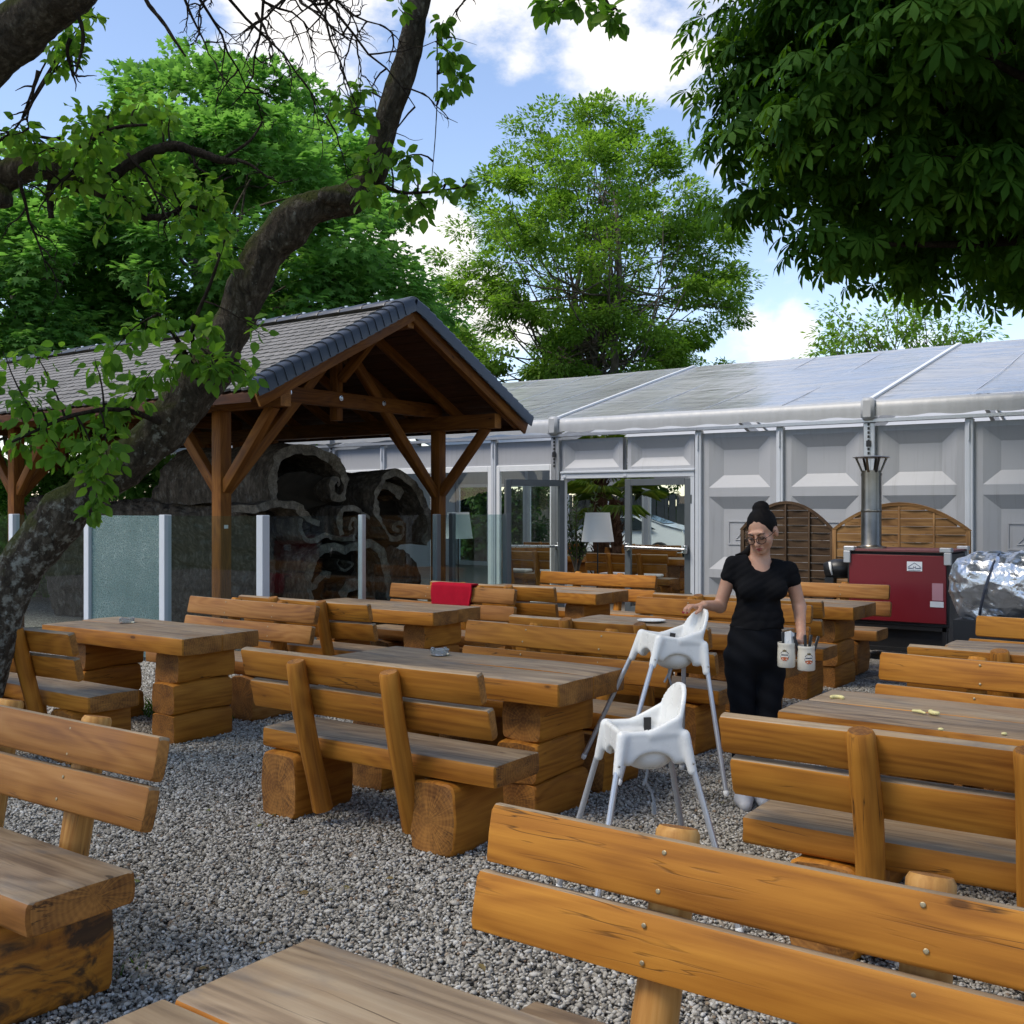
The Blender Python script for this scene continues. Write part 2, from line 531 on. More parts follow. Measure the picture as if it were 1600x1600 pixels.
def m_weathered(name, light=(.38, .285, .18), mid=(.265, .185, .11), dark=(.115, .075, .045)):
    m = NT(name)
    v, col, h, big = wood_base(m, light, mid, dark)
    st = m.noise(m.scaled(v, (1.3, 3.5, 3.5)), 2.2, 6, .62, .8)
    col = m.mix(m.maprange(st, .52, .74, 0, .8), col, (.14, .125, .11))
    col = m.mix(m.maprange(m.noise(m.scaled(v, (1.0, 2.4, 2.4)), 1.4, 4), .56, .72, 0, .6), col, (.30, .17, .07))
    return m.pbr(col, m.maprange(st, .3, .7, .42, .68), 0, .45, m.bump(h, .4, .004))

M = {}
M['wood'] = m_wood('honey stained wood')
M['wood_pale'] = m_wood('pale stained wood', (.42, .20, .055), (.32, .135, .03), (.19, .07, .015), .5)
M['post_fresh'] = m_wood('fresh peeled wood', (.62, .36, .12), (.50, .25, .065), (.33, .14, .03), .5)
M['end'] = m_endgrain('end grain')
M['weathered'] = m_weathered('weathered wood top')
M['edge'] = m_weathered('bleached plank edge', (.44, .33, .21), (.33, .23, .13), (.2, .12, .06))
M['pergola_wood'] = m_wood('pergola wood', (.27, .108, .018), (.185, .066, .011), (.10, .033, .006), .65)
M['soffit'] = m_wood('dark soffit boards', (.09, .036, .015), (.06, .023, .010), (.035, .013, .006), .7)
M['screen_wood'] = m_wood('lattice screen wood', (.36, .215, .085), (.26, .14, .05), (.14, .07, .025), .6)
M['screen_shaded'] = m_wood('shaded lattice wood', (.11, .07, .038), (.07, .042, .022), (.035, .02, .01), .65)  # copy of the screen wood, darkened to put shade into its colour
def m_pvc():
    m = NT('white tent panel'); v = m.coord()
    streak = m.noise(m.scaled(v, (14, 2, .7)), 1.3, 5, .6); big = m.noise(m.vec('ADD', v, m.vec('SCALE', (5.0, 3.0, 7.0), None, m.rand())), 1.1, 4, .6)
    k = m.math('MULTIPLY', m.maprange(streak, .50, .72), m.maprange(big, .42, .66))
    col = m.mix(m.math('MULTIPLY', k, .55), (.385, .395, .415), (.25, .25, .245))
    return m.pbr(col, .45, 0, .3, m.bump(m.noise(m.scaled(v, (1, 1, 1)), 2.2, 3), .12, .05))
M['white_pvc'] = m_pvc()
M['alu'] = m_plain('brushed aluminium', (.50, .51, .53), .38, .75, var=.05, sc=14)
M['alu_paint'] = m_plain('pale grey frame paint', (.55, .58, .62), .4, 0, var=.03)
M['white_paint'] = m_plain('white frame paint', (.72, .74, .75), .35, var=.03)
M['anthracite'] = m_plain('anthracite door paint', (.115, .13, .14), .4, .2, var=.05)
M['black'] = m_plain('black plastic', (.012, .012, .013), .45, var=.1)
M['steel'] = m_plain('steel', (.55, .55, .56), .28, 1.0, var=.08, sc=20)
M['slate'] = m_plain('slate blue verge tile', (.030, .038, .054), .42, 0, .5, var=.16, sc=14, bump=.15)
M['white_plastic'] = m_plain('white moulded plastic', (.75, .74, .70), .28, var=.015)
M['leg_tube'] = m_plain('silver leg tube', (.50, .51, .53), .35, .55, var=.03)
M['red_paint'] = m_plain('dark red enamel', (.15, .006, .012), .38, var=.06, sc=5)
M['cloth_red'] = m_plain('red fleece', (.38, .008, .024), .95, spec=.1, var=.08, sc=30, bump=.4)
M['white_cloth'] = m_plain('white cloth', (.74, .73, .70), .85, spec=.1, var=.04)
M['skin'] = None
def tent_roof():
    m = NT('tent roof membrane'); v = m.coord('Object')
    n = m.noise(m.scaled(v, (.35, .9, 1)), 1.6, 5, .6, .8)
    dirt = m.noise(m.scaled(v, (.8, 3, 3)), 2.5, 6, .65)
    col = m.mix(m.maprange(dirt, .45, .75), (.70, .71, .72), (.47, .49, .48))
    bp = m.bump(m.math('ADD', n, m.math('MULTIPLY', m.noise(m.scaled(v, (3, .5, 1)), 1.2, 3), .35)), .32, .12)
    d = m.n('ShaderNodeBsdfDiffuse'); m.put(d.inputs[0], col)
    t = m.n('ShaderNodeBsdfTranslucent'); m.put(t.inputs[0], (.92, .93, .93))
    g = m.n('ShaderNodeBsdfGlossy'); m.put(g.inputs['Roughness'], m.maprange(n, .3, .7, .05, .20)); m.put(g.inputs['Normal'], bp); m.put(g.inputs[0], (.9, .9, .9))
    fr = m.n('ShaderNodeFresnel'); fr.inputs[0].default_value = 1.55; m.put(fr.inputs['Normal'], bp)
    a = m.n('ShaderNodeMixShader'); a.inputs[0].default_value = .5
    m.t.links.new(d.outputs[0], a.inputs[1]); m.t.links.new(t.outputs[0], a.inputs[2])
    bf = m.n('ShaderNodeNewGeometry').outputs['Backfacing']
    mx = m.n('ShaderNodeMixShader'); m.put(mx.inputs[0], m.math('MULTIPLY', m.math('MULTIPLY', fr.outputs[0], 1.0), m.math('SUBTRACT', 1.0, bf)))
    m.t.links.new(a.outputs[0], mx.inputs[1]); m.t.links.new(g.outputs[0], mx.inputs[2])
    return m.surface(mx.outputs[0])
M['roof_film'] = tent_roof()
def valance():
    m = NT('tent eaves fabric'); v = m.coord('Object')
    n = m.noise(m.scaled(v, (5, .8, .8)), 1.5, 4, .5)
    col = m.mix(n, (.36, .37, .375), (.45, .46, .465))
    return m.pbr(col, .4, 0, .4, m.bump(n, .4, .03))
M['valance'] = valance()
def glass(name, tint, refl=.9, rough=0.0):
    m = NT(name)
    tr = m.n('ShaderNodeBsdfTransparent'); m.put(tr.inputs[0], tint)
    gl = m.n('ShaderNodeBsdfGlossy'); m.put(gl.inputs[0], (refl, refl, refl)); gl.inputs['Roughness'].default_value = rough
    fr = m.n('ShaderNodeFresnel'); fr.inputs[0].default_value = 1.45
    mx = m.n('ShaderNodeMixShader')
    bf = m.n('ShaderNodeNewGeometry').outputs['Backfacing']
    m.t.links.new(m.math('MULTIPLY', fr.outputs[0], m.math('SUBTRACT', 1.0, bf)), mx.inputs[0]); m.t.links.new(tr.outputs[0], mx.inputs[1]); m.t.links.new(gl.outputs[0], mx.inputs[2])
    return m.surface(mx.outputs[0])
M['pane'] = glass('window pane', (.93, .96, .95))
M['screen_glass'] = glass('windbreak glass', (.86, .92, .92))
M['spectacle'] = glass('spectacle lens', (.9, .9, .9))
def cracked():
    m = NT('shattered safety glass'); v = m.coord('Object')
    vv = m.scaled(v, (1, 1, 1))
    e = m.voro(vv, 42, 'DISTANCE_TO_EDGE'); c = m.voro(vv, 42, 'F1', 1)
    line = m.maprange(e, .0, .10, 1, 0)
    big = m.noise(vv, 2.2, 4, .6)
    col = m.mix(m.n('ShaderNodeSeparateColor').outputs[0] if False else m.noise(vv, 55, 3, .7), (.025, .062, .065), (.15, .26, .265))
    col = m.mix(m.math('MULTIPLY', line, m.maprange(big, .35, .65, .25, .9)), col, (.38, .48, .48))
    d = m.n('ShaderNodeBsdfPrincipled'); m.put(d.inputs['Base Color'], col); d.inputs['Roughness'].default_value = .2
    m.put(d.inputs['Normal'], m.bump(e, .6, .004))
    tr = m.n('ShaderNodeBsdfTransparent'); m.put(tr.inputs[0], (.6, .78, .78))
    mx = m.n('ShaderNodeMixShader'); mx.inputs[0].default_value = .30
    m.t.links.new(d.outputs[0], mx.inputs[1]); m.t.links.new(tr.outputs[0], mx.inputs[2])
    return m.surface(mx.outputs[0])
M['cracked_glass'] = cracked()
def bark(name, base, light, moss=0.0, scale=1.0, lichen=.0):
    m = NT(name); v = m.coord('Object')
    w = m.noise(v, 3 * scale, 4, .6)
    fis = m.noise(m.vec('ADD', m.scaled(v, (1, 1, .35)), m.vec('SCALE', (1.0, 1.0, 1.0), None, m.math('MULTIPLY', w, .12))), 16 * scale, 6, .7)
    cell = m.voro(m.scaled(v, (1, 1, .45)), 22 * scale, 'DISTANCE_TO_EDGE')
    t = m.math('ADD', m.math('MULTIPLY', fis, 1.0), m.maprange(cell, 0, .3, 0, .07))
    col = m.ramp(t, [(.32, tuple(x * .35 for x in base)), (.55, base), (.85, light)])
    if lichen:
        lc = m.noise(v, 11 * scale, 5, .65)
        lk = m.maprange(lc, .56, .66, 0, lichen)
        if moss:   # lichen; its fade with height paints in the dark of the backlit upper trunk
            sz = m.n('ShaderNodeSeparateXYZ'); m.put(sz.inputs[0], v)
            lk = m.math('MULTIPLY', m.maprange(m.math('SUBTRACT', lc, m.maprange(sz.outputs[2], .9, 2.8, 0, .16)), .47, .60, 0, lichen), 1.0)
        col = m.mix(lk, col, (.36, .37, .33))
    if moss:
        g = m.n('ShaderNodeNewGeometry')
        s = m.n('ShaderNodeSeparateXYZ'); m.put(s.inputs[0], g.outputs['Normal'])
        k = m.math('ADD', m.math('MULTIPLY', s.outputs[2], .9), m.math('MULTIPLY', m.noise(v, 5 * scale, 5, .65), 1.0))
        col = m.mix(m.maprange(k, .62, .95, 0, moss), col, m.mix(fis, (.035, .045, .008), (.10, .115, .022)))
    hgt = m.math('ADD', m.math('MULTIPLY', fis, 1.3), m.maprange(cell, 0, .2, 0, .10))
    return m.pbr(col, .9, 0, .12, m.bump(hgt, 1.0, .05))
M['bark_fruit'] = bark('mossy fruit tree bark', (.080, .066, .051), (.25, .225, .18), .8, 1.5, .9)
M['bark_dark'] = bark('dark twig bark', (.035, .027, .021), (.085, .07, .055), .0, 1.2)
M['bark_grey'] = bark('grey tree bark', (.12, .10, .08), (.22, .19, .155), .0, .5)
M['bark_log'] = bark('old log bark', (.090, .072, .056), (.24, .20, .16), .0, .8, .18)
def raw_cut():
    m = NT('weathered cut wood'); v = m.coord('Object')
    n = m.noise(v, 9, 6, .65); f = m.noise(v, 48, 4, .6)
    col = m.ramp(m.math('ADD', m.math('MULTIPLY', n, .7), m.math('MULTIPLY', f, .3)), [(.36, (.06, .05, .04)), (.5, (.15, .128, .10)), (.68, (.31, .27, .215))])
    return m.pbr(col, .85, 0, .2, m.bump(n, .7, .03))
M['log_cut'] = raw_cut()
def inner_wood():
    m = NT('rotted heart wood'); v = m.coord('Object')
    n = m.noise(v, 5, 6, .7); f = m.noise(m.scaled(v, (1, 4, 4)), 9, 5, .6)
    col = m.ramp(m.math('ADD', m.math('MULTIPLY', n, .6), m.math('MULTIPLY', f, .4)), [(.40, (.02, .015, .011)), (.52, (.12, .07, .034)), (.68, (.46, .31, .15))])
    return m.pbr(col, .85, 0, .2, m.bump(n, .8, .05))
M['log_inner'] = inner_wood()
def leaf(name, a, b, c, trans=.35, rough=.42, tcol=None):
    """three leaf tones picked by a per-leaf random attribute"""
    m = NT(name); r = m.attr('rnd')
    col = m.ramp(r, [(0, a), (.55, b), (1, c)])
    p = m.n('ShaderNodeBsdfPrincipled'); m.put(p.inputs['Base Color'], col)
    p.inputs['Roughness'].default_value = rough; p.inputs['Specular IOR Level'].default_value = .15
    t = m.n('ShaderNodeBsdfTranslucent')
    m.put(t.inputs[0], m.mix(1.0, col, tcol or (1.5, 1.35, .5), 'MULTIPLY'))
    mx = m.n('ShaderNodeMixShader'); mx.inputs[0].default_value = trans
    m.t.links.new(p.outputs[0], mx.inputs[1]); m.t.links.new(t.outputs[0], mx.inputs[2])
    return m.surface(mx.outputs[0])
M['leaf_maple'] = leaf('maple leaf', (.085, .19, .045), (.13, .28, .065), (.20, .37, .10), .60, .6, (1.4, 1.5, .8))
M['leaf_ash'] = leaf('ash leaf', (.098, .18, .026), (.155, .27, .040), (.24, .35, .07), .58, .6, (1.25, 1.4, .6))
M['leaf_chestnut'] = leaf('chestnut leaf', (.028, .085, .012), (.055, .145, .018), (.11, .23, .03), .5, .7)
M['leaf_fruit'] = leaf('fruit tree leaf', (.075, .17, .026), (.125, .26, .038), (.22, .36, .06), .55, .6, (1.3, 1.4, .6))
M['leaf_hedge'] = leaf('hedge leaf', (.04, .10, .022), (.065, .15, .032), (.11, .20, .045), .4)
M['leaf_palm'] = leaf('palm frond', (.05, .12, .02), (.11, .20, .03), (.20, .28, .06), .45)
M['leaf_oleander'] = leaf('oleander leaf', (.03, .07, .018), (.055, .11, .03), (.09, .15, .05), .3)
M['grass'] = leaf('grass blade', (.04, .10, .012), (.07, .16, .02), (.12, .22, .03), .4)

M['log_hollow_shade'] = m_plain('painted log hollow shade', (.030, .024, .018), .95, spec=.1, var=.3, sc=8, bump=.5)  # dark end caps put the shade inside the hollow into the colour
# ---------------------------------------------------------------- ground
def mat_ground():
    m = NT('lawn and soil'); v = m.coord('Object')
    n = m.noise(v, .5, 6, .6); f = m.noise(v, 9, 5, .7)
    col = m.mix(m.maprange(n, .4, .6), (.045, .075, .018), (.075, .105, .03))
    col = m.mix(m.math('MULTIPLY', f, .5), col, (.10, .085, .055))
    return m.pbr(col, .95, 0, .1, m.bump(f, .8, .05))
def mat_gravel_bed():
    m = NT('gravel bed'); v = m.coord('Object')
    c = m.n('ShaderNodeTexVoronoi'); m.put(c.inputs[0], v); c.inputs['Scale'].default_value = 48
    sep = m.n('ShaderNodeSeparateColor'); m.put(sep.inputs[0], c.outputs['Color'])
    e = m.voro(v, 48, 'DISTANCE_TO_EDGE')
    col = m.ramp(sep.outputs[0], [(0, (.12, .11, .09)), (.45, (.30, .28, .24)), (.8, (.44, .41, .36)), (1, (.56, .53, .48))])
    col = m.mix(m.maprange(e, 0, .09, 1, 0), col, (.03, .028, .026))
    return m.pbr(col, .85, 0, .3, m.bump(m.maprange(e, 0, .3), .9, .015))
def mat_stone():
    m = NT('gravel stone'); r = m.attr('rnd'); v = m.coord('Object')
    col = m.ramp(r, [(0, (.11, .098, .08)), (.18, (.25, .225, .185)), (.45, (.41, .375, .315)), (.75, (.50, .465, .40)), (.90, (.58, .55, .49)), (.955, (.70, .68, .63)), (.97, (.31, .23, .15)), (1, (.22, .15, .10))])
    n = m.noise(v, 160, 3, .6)
    col = m.mix(m.math('MULTIPLY', n, .5), col, m.mix(1.0, col, (.6, .6, .6), 'MULTIPLY'))
    return m.pbr(col, .7, 0, .35)

mb = MB()
n = 96
ring = [(0.0, 0.0)]
vs = [(0, 0, 0)]; fs = []
for j, r in enumerate((12, 40, 120, 400, 1200)):
    for k in range(n): vs.append((r * cos(2 * pi * k / n), r * sin(2 * pi * k / n), 0))
for k in range(n): fs.append((0, 1 + k, 1 + (k + 1) % n))
for j in range(4):
    for k in range(n):
        a = 1 + j * n; b = a + n
        fs.append((a + k, b + k, b + (k + 1) % n, a + (k + 1) % n))
mb.add(vs, fs)
part('ground', mb.mesh('ground', mat_ground()), kind='structure').location = (-4, 8, -0.05)

# yard of gravel: a slightly uneven sheet with loose stones on top
def yard_sheet():
    xs = np.linspace(-24, 8, 129); ys = np.linspace(-5, 14.2, 78)
    X, Y = np.meshgrid(xs, ys, indexing='ij')
    P = np.stack([X.ravel(), Y.ravel(), np.zeros(X.size)], 1)
    P[:, 2] = wobble(P, .25, 3) * .008 - .012
    nx, ny = X.shape
    I, J = np.meshgrid(np.arange(nx - 1), np.arange(ny - 1), indexing='ij')
    a = (I * ny + J).ravel()
    F = np.stack([a, a + ny, a + ny + 1, a + 1], 1)
    return np_mesh('gravel_yard', P, F, mat_gravel_bed(), smooth=180)
part('gravel_yard', yard_sheet(), kind='structure')
mb = MB(); mb.add([(-30, 14.2, -.004), (10, 14.2, -.004), (10, 25, -.004), (-30, 25, -.004)], [(0, 1, 2, 3)])
part('tent_floor', mb.mesh('tent_floor', m_plain('tent floor boards', (.20, .17, .14), .6, var=.1, sc=2)), kind='structure')
mb = MB(); mb.add([(-60, 25, -.004), (30, 25, -.004), (30, 33, -.004), (-60, 33, -.004)], [(0, 1, 2, 3)])
part('parking_lot', mb.mesh('parking_lot', m_plain('asphalt', (.05, .05, .052), .85, var=.15, sc=6)), kind='structure')

def gravel_patch(size=1.0, count=7000):
    r = np.random.default_rng(5)
    bm = bmesh.new(); bmesh.ops.create_icosphere(bm, subdivisions=1, radius=1)
    T = np.array([v.co[:] for v in bm.verts]); TF = np.array([[v.index for v in f.verts] for f in bm.faces]); bm.free()
    nv = len(T)
    P = np.zeros((count, nv, 3)); R = np.zeros((count, nv))
    for i in range(count):
        s = r.lognormal(0, .28) * .0070
        sc = np.array([1.35 * r.uniform(.8, 1.25), r.uniform(.75, 1.1), r.uniform(.5, .85)]) * s
        q = T * (1 + r.normal(size=(nv, 1)) * .14) * sc
        a, b, c = r.uniform(0, 6.28), r.normal() * .45, r.normal() * .45
        E = np.array(Euler((b, c, a)).to_matrix())
        q = q @ E.T
        q += [r.uniform(-.5, .5) * size, r.uniform(-.5, .5) * size, r.uniform(-.002, .012)]
        P[i] = q; R[i] = r.uniform()
    V = P.reshape(-1, 3); F = (TF[None] + (np.arange(count) * nv)[:, None, None]).reshape(-1, 3)
    return np_mesh('gravel', V, F, mat_stone(), smooth=180, attrs={'rnd': R.ravel()})

def scatter_tiles(ob, cells):
    """one object whose own metre-square patch is laid out over the given cells, each turned a quarter at random"""
    pts = bpy.data.meshes.new('gravel_cells')
    ng = bpy.data.node_groups.new('gravel spread', 'GeometryNodeTree')
    ng.interface.new_socket('Geometry', in_out='INPUT', socket_type='NodeSocketGeometry')
    ng.interface.new_socket('Geometry', in_out='OUTPUT', socket_type='NodeSocketGeometry')
    gi = ng.nodes.new('NodeGroupInput'); go = ng.nodes.new('NodeGroupOutput')
    x0, x1, y0, y1 = cells
    gr = ng.nodes.new('GeometryNodeMeshGrid')
    nx, ny = x1 - x0, y1 - y0
    gr.inputs['Size X'].default_value = nx - 1; gr.inputs['Size Y'].default_value = ny - 1
    gr.inputs['Vertices X'].default_value = nx; gr.inputs['Vertices Y'].default_value = ny
    tr = ng.nodes.new('GeometryNodeTransform'); tr.inputs['Translation'].default_value = ((x0 + x1) / 2, (y0 + y1) / 2, 0)
    ip = ng.nodes.new('GeometryNodeInstanceOnPoints')
    rv = ng.nodes.new('FunctionNodeRandomValue'); rv.data_type = 'INT'
    rv.inputs['Min'].default_value = 0; rv.inputs['Max'].default_value = 3
    [s for s in rv.inputs if s.name == 'Min' and s.type == 'INT'][0].default_value = 0
    [s for s in rv.inputs if s.name == 'Max' and s.type == 'INT'][0].default_value = 3
    mu = ng.nodes.new('ShaderNodeMath'); mu.operation = 'MULTIPLY'; mu.inputs[1].default_value = pi / 2
    cb = ng.nodes.new('ShaderNodeCombineXYZ')
    L = ng.links.new
    L(gr.outputs[0], tr.inputs[0]); L(tr.outputs[0], ip.inputs['Points']); L(gi.outputs[0], ip.inputs['Instance'])
    L([s for s in rv.outputs if s.type == 'INT'][0], mu.inputs[0]); L(mu.outputs[0], cb.inputs[2]); L(cb.outputs[0], ip.inputs['Rotation'])
    L(ip.outputs[0], go.inputs[0])
    md = ob.modifiers.new('spread', 'NODES'); md.node_group = ng
gravel = part('gravel', gravel_patch(), kind='stuff')
scatter_tiles(gravel, (-11, 3, 0, 10))

def grass_patch(name, centers, count=420):
    r = np.random.default_rng(8); V = []; F = []; A = []
    for (cx, cy, rad, hh) in centers:
        for i in range(count):
            a = r.uniform(0, 6.28); q = rad * sqrt(r.uniform())
            x, y = cx + q * cos(a), cy + q * sin(a); h = hh * r.uniform(.5, 1.2); d = r.uniform(0, 6.28); w = .004
            lx, ly = r.normal() * .4 * h, r.normal() * .4 * h
            b = len(V)
            V += [(x - w * cos(d), y - w * sin(d), 0), (x + w * cos(d), y + w * sin(d), 0), (x + lx * .5, y + ly * .5, h * .65), (x + lx, y + ly, h)]
            F += [(b, b + 1, b + 2), (b, b + 2, b + 3)]; A += [r.uniform()] * 4
    return part(name, np_mesh(name, np.array(V), np.array(F), M['grass'], attrs={'rnd': A}), kind='stuff')
grass_patch('grass', [(-7.1, 5.4, .35, .10), (-7.5, 6.0, .4, .10), (-6.6, 5.2, .25, .08), (-8.9, 4.6, .5, .1)])
grass_patch('grass', [(-2.35, 1.95, .12, .025), (-2.2, 2.05, .08, .02), (-3.3, 2.2, .15, .04)], 45)
# ---------------------------------------------------------------- timber furniture
def beam_mesh(name, L, W, H, rr=.012, bulge=0.0, jit=.002, segs=8, top=False, seed=0, mats=None, taper=0.0, endchamf=.006):
    """squared timber along X, centred, with eased edges, a slightly bellied section and uneven faces.
    slots: 0 side grain, 1 end grain, 2 weathered top"""
    r = random.Random(seed)
    prof = []
    for (sx, sy, a0) in ((1, 1, 0), (-1, 1, 90), (-1, -1, 180), (1, -1, 270)):
        cx, cy = sx * (W / 2 - rr), sy * (H / 2 - rr)
        for k in range(3):
            a = radians(a0 + 45 * k)
            prof.append([cx + rr * cos(a), cy + rr * sin(a)])
        nx = {0: (0, H / 2 + bulge), 90: (-W / 2 - bulge, 0), 180: (0, -H / 2 - bulge), 270: (W / 2 + bulge, 0)}[a0]
        prof.append(list(nx))
    n = len(prof)
    ph = [r.uniform(0, 6.28) for _ in range(6)]
    vs = []; xs = [-L / 2, -L / 2 + endchamf] + [-L / 2 + L * i / segs for i in range(1, segs)] + [L / 2 - endchamf, L / 2]
    for i, x in enumerate(xs):
        sc = 1 - (endchamf * .6 / max(min(W, H) / 2, .01) if i in (0, len(xs) - 1) else 0)
        u = x / max(L, .1)
        oy = jit * (sin(3.1 * u * 2 + ph[0]) + .6 * sin(9 * u + ph[1])); oz = jit * (sin(2.7 * u * 2 + ph[2]) + .6 * sin(8 * u + ph[3]))
        tp = 1 - taper * (u + .5)
        for k, (py, pz) in enumerate(prof):
            e = 1 + jit * 3 * sin(k * 2.4 + 5 * u + ph[4])
            vs.append((x + (r.uniform(-1, 1) * jit if i in (0, len(xs) - 1) else 0), py * sc * tp * e + oy, pz * sc * tp * e + oz))
    fs = []; mi = []
    for i in range(len(xs) - 1):
        for k in range(n):
            fs.append((i * n + k, (i + 1) * n + k, (i + 1) * n + (k + 1) % n, i * n + (k + 1) % n))
            zc = (prof[k][1] + prof[(k + 1) % n][1]) / 2
            mi.append(2 if top and zc > H / 2 - rr * .55 else 0)
    fs.append(tuple(range(n))); mi.append(1)
    b = (len(xs) - 1) * n
    fs.append(tuple(b + k for k in range(n))[::-1]); mi.append(1)
    # outward winding
    fs = [f[::-1] for f in fs]
    me = bpy.data.meshes.new(name)
    me.from_pydata(vs, [], fs)
    for m in mats or (M['wood'], M['end'], M['weathered']): me.materials.append(m)
    me.polygons.foreach_set('material_index', mi)
    bm = bmesh.new(); bm.from_mesh(me); bmesh.ops.recalc_face_normals(bm, faces=bm.faces); bm.to_mesh(me); bm.free()
    me.polygons.foreach_set('use_smooth', [True] * len(fs))
    me.set_sharp_from_angle(angle=radians(42))
    return me

def post_mesh(name, L, R, seed=0, mats=None, half=False):
    """peeled round post along X, slightly crooked; half = flattened on one side"""
    r = random.Random(seed); n = 14; segs = 9
    vs = []; ph = [r.uniform(0, 6.28) for _ in range(8)]
    xs = [-L / 2] + [-L / 2 + L * i / segs for i in range(1, segs)] + [L / 2 - .012, L / 2]
    for i, x in enumerate(xs):
        u = x / L
        rad = R * (1 - .10 * (u + .5)) * (1 + .03 * sin(7 * u + ph[0]))
        if i == len(xs) - 1: rad *= .86
        oy = .008 * sin(3.4 * u + ph[1]); oz = .006 * sin(4.2 * u + ph[2])
        for k in range(n):
            a = 2 * pi * k / n
            q = rad * (1 + .035 * sin(2 * a + ph[3] + 2 * u) + .02 * sin(5 * a + ph[4] + 9 * u))
            y, z = q * cos(a), q * sin(a)
            if half: y = max(y, -rad * .45)
            vs.append((x, y + oy, z + oz))
    fs = []; mi = []
    for i in range(len(xs) - 1):
        for k in range(n):
            fs.append((i * n + k, i * n + (k + 1) % n, (i + 1) * n + (k + 1) % n, (i + 1) * n + k)); mi.append(0)
    fs.append(tuple(range(n))[::-1]); mi.append(1)
    b = (len(xs) - 1) * n
    fs.append(tuple(b + k for k in range(n))); mi.append(1)
    me = bpy.data.meshes.new(name); me.from_pydata(vs, [], fs)
    for m in mats or (M['wood'], M['end']): me.materials.append(m)
    me.polygons.foreach_set('material_index', mi)
    me.polygons.foreach_set('use_smooth', [True] * len(fs)); me.set_sharp_from_angle(angle=radians(45))
    return me

WOODS = {'honey': (M['wood'], M['end'], M['weathered']), 'pale': (M['wood_pale'], M['end'], M['weathered'])}
BENCH_L = 1.54
MS = {}
for tone, mats in WOODS.items():
    MS['seat', tone] = [beam_mesh('seat', BENCH_L, .37, .105, .016, .002, .003, 8, True, s, mats) for s in (1, 2, 3)]
    MS['plank', tone] = [beam_mesh('back_plank', BENCH_L + .02, .05, .145, .009, .0015, .0022, 8, True, s, (mats[0], mats[1], M['edge'])) for s in (11, 12, 13, 14)]
    MS['block', tone] = [beam_mesh('support_block', .42, .255, .335, .036, .008, .005, 4, False, s, mats, endchamf=.012) for s in (21, 22, 23)]
    MS['top', tone] = [beam_mesh('tabletop_beam', 1.66, .337, .118, .012, .002, .003, 8, True, s, mats) for s in (31, 32, 33)]
    MS['ped', tone] = [beam_mesh('pedestal_block', .50, .25, .208, .026, .007, .004, 4, False, s, mats, endchamf=.012) for s in (41, 42, 43)]
MS['post'] = [post_mesh('post', .80, .052, s) for s in (51, 52)]
MS['post_fresh'] = [post_mesh('post', .80, .056, s, (M['post_fresh'], M['end'])) for s in (53, 54)]
mb = MB(); mb.lathe([(.006, 0), (.006, .0012), (.004, .002), (.0, .0022)], 8)
MS['screw'] = mb.mesh('screw', m_plain('zinc screw', (.34, .27, .16), .4, .8))

def bench(cx, cy, facing, label, tone='honey', fresh=False, screws=False, seed=0, group='timber benches set out on the gravel', loc_z=0.0, posts=(-.29, .29), blocks=(-.50, .46), dz=0.0, sx=0.0):
    """facing 'away' = backrest towards the viewer; local +Y points to the backrest"""
    r = random.Random(seed * 7 + 3)
    t = thing('timber_bench', label, 'bench', (cx, cy, loc_z), (pi if facing == 'away' else 0) + r.uniform(-.012, .012), group)
    pick = lambda k: r.choice(MS[k, tone])
    fl = r.choice((0, pi))
    part('seat', pick('seat'), t, (sx + r.uniform(-.01, .01), .0, .40), (0, 0, fl))
    lean = radians(13)
    oy, oz = .215, .50
    for j, z in enumerate((.625, .787)):
        y = .205 + (z - .45) * math.tan(lean)
        p = part('back_plank', pick('plank'), t, (r.uniform(-.025, .025), y, z + dz), (-lean, 0, r.choice((0, pi)) if False else 0))
        p.rotation_euler = (-lean, r.uniform(-.004, .004), 0)
        if screws:
            for px_ in posts:
                for dz_ in (-.042, .042):
                    part('screw', MS['screw'], p, (px_ + r.uniform(-.01, .01), -.0262, dz_ + r.uniform(-.006, .006)), (pi / 2, 0, 0))
    ml = MS['post_fresh'] if fresh else MS['post']
    for px_ in posts:
        zc = .475
        y = .205 + (zc - .45) * math.tan(lean) + .068
        part('post', r.choice(ml), t, (px_, y, zc), (0, -pi / 2 , 0)).rotation_euler = Euler((0, -pi / 2 + 0, 0)).to_matrix().to_4x4().to_euler()
        o = t.children[-1] if False else bpy.data.objects[-1] if False else None
    for ch in t.children:
        if ch.name.startswith('post'):
            ch.rotation_euler = (Matrix.Rotation(-lean + r.uniform(-.02, .02), 4, 'X') @ Matrix.Rotation(-pi / 2, 4, 'Y') @ Matrix.Rotation(r.uniform(0, 6.28), 4, 'X')).to_euler()
    for bx_ in blocks:
        part('support_block', pick('block'), t, (bx_, .0 + r.uniform(-.015, .015), .168), (0, 0, pi / 2 + r.uniform(-.05, .05)))
    return t

def table(cx, cy, label, tone='honey', seed=0, group='timber tables set out on the gravel', loc_z=0.0):
    r = random.Random(seed * 13 + 5)
    t = thing('timber_table', label, 'table', (cx, cy, loc_z), r.uniform(-.012, .012), group)
    for s in (-1, 1):
        part('tabletop_beam', r.choice(MS['top', tone]), t, (r.uniform(-.012, .012), s * .1705, .691), (0, 0, r.choice((0, pi))))
    for s in (-1, 1):
        for k in range(3):
            part('pedestal_block', r.choice(MS['ped', tone]), t, (s * .53 + r.uniform(-.012, .012), r.uniform(-.02, .02), .104 + .2095 * k), (0, 0, pi / 2 + r.uniform(-.04, .04)))
    return t

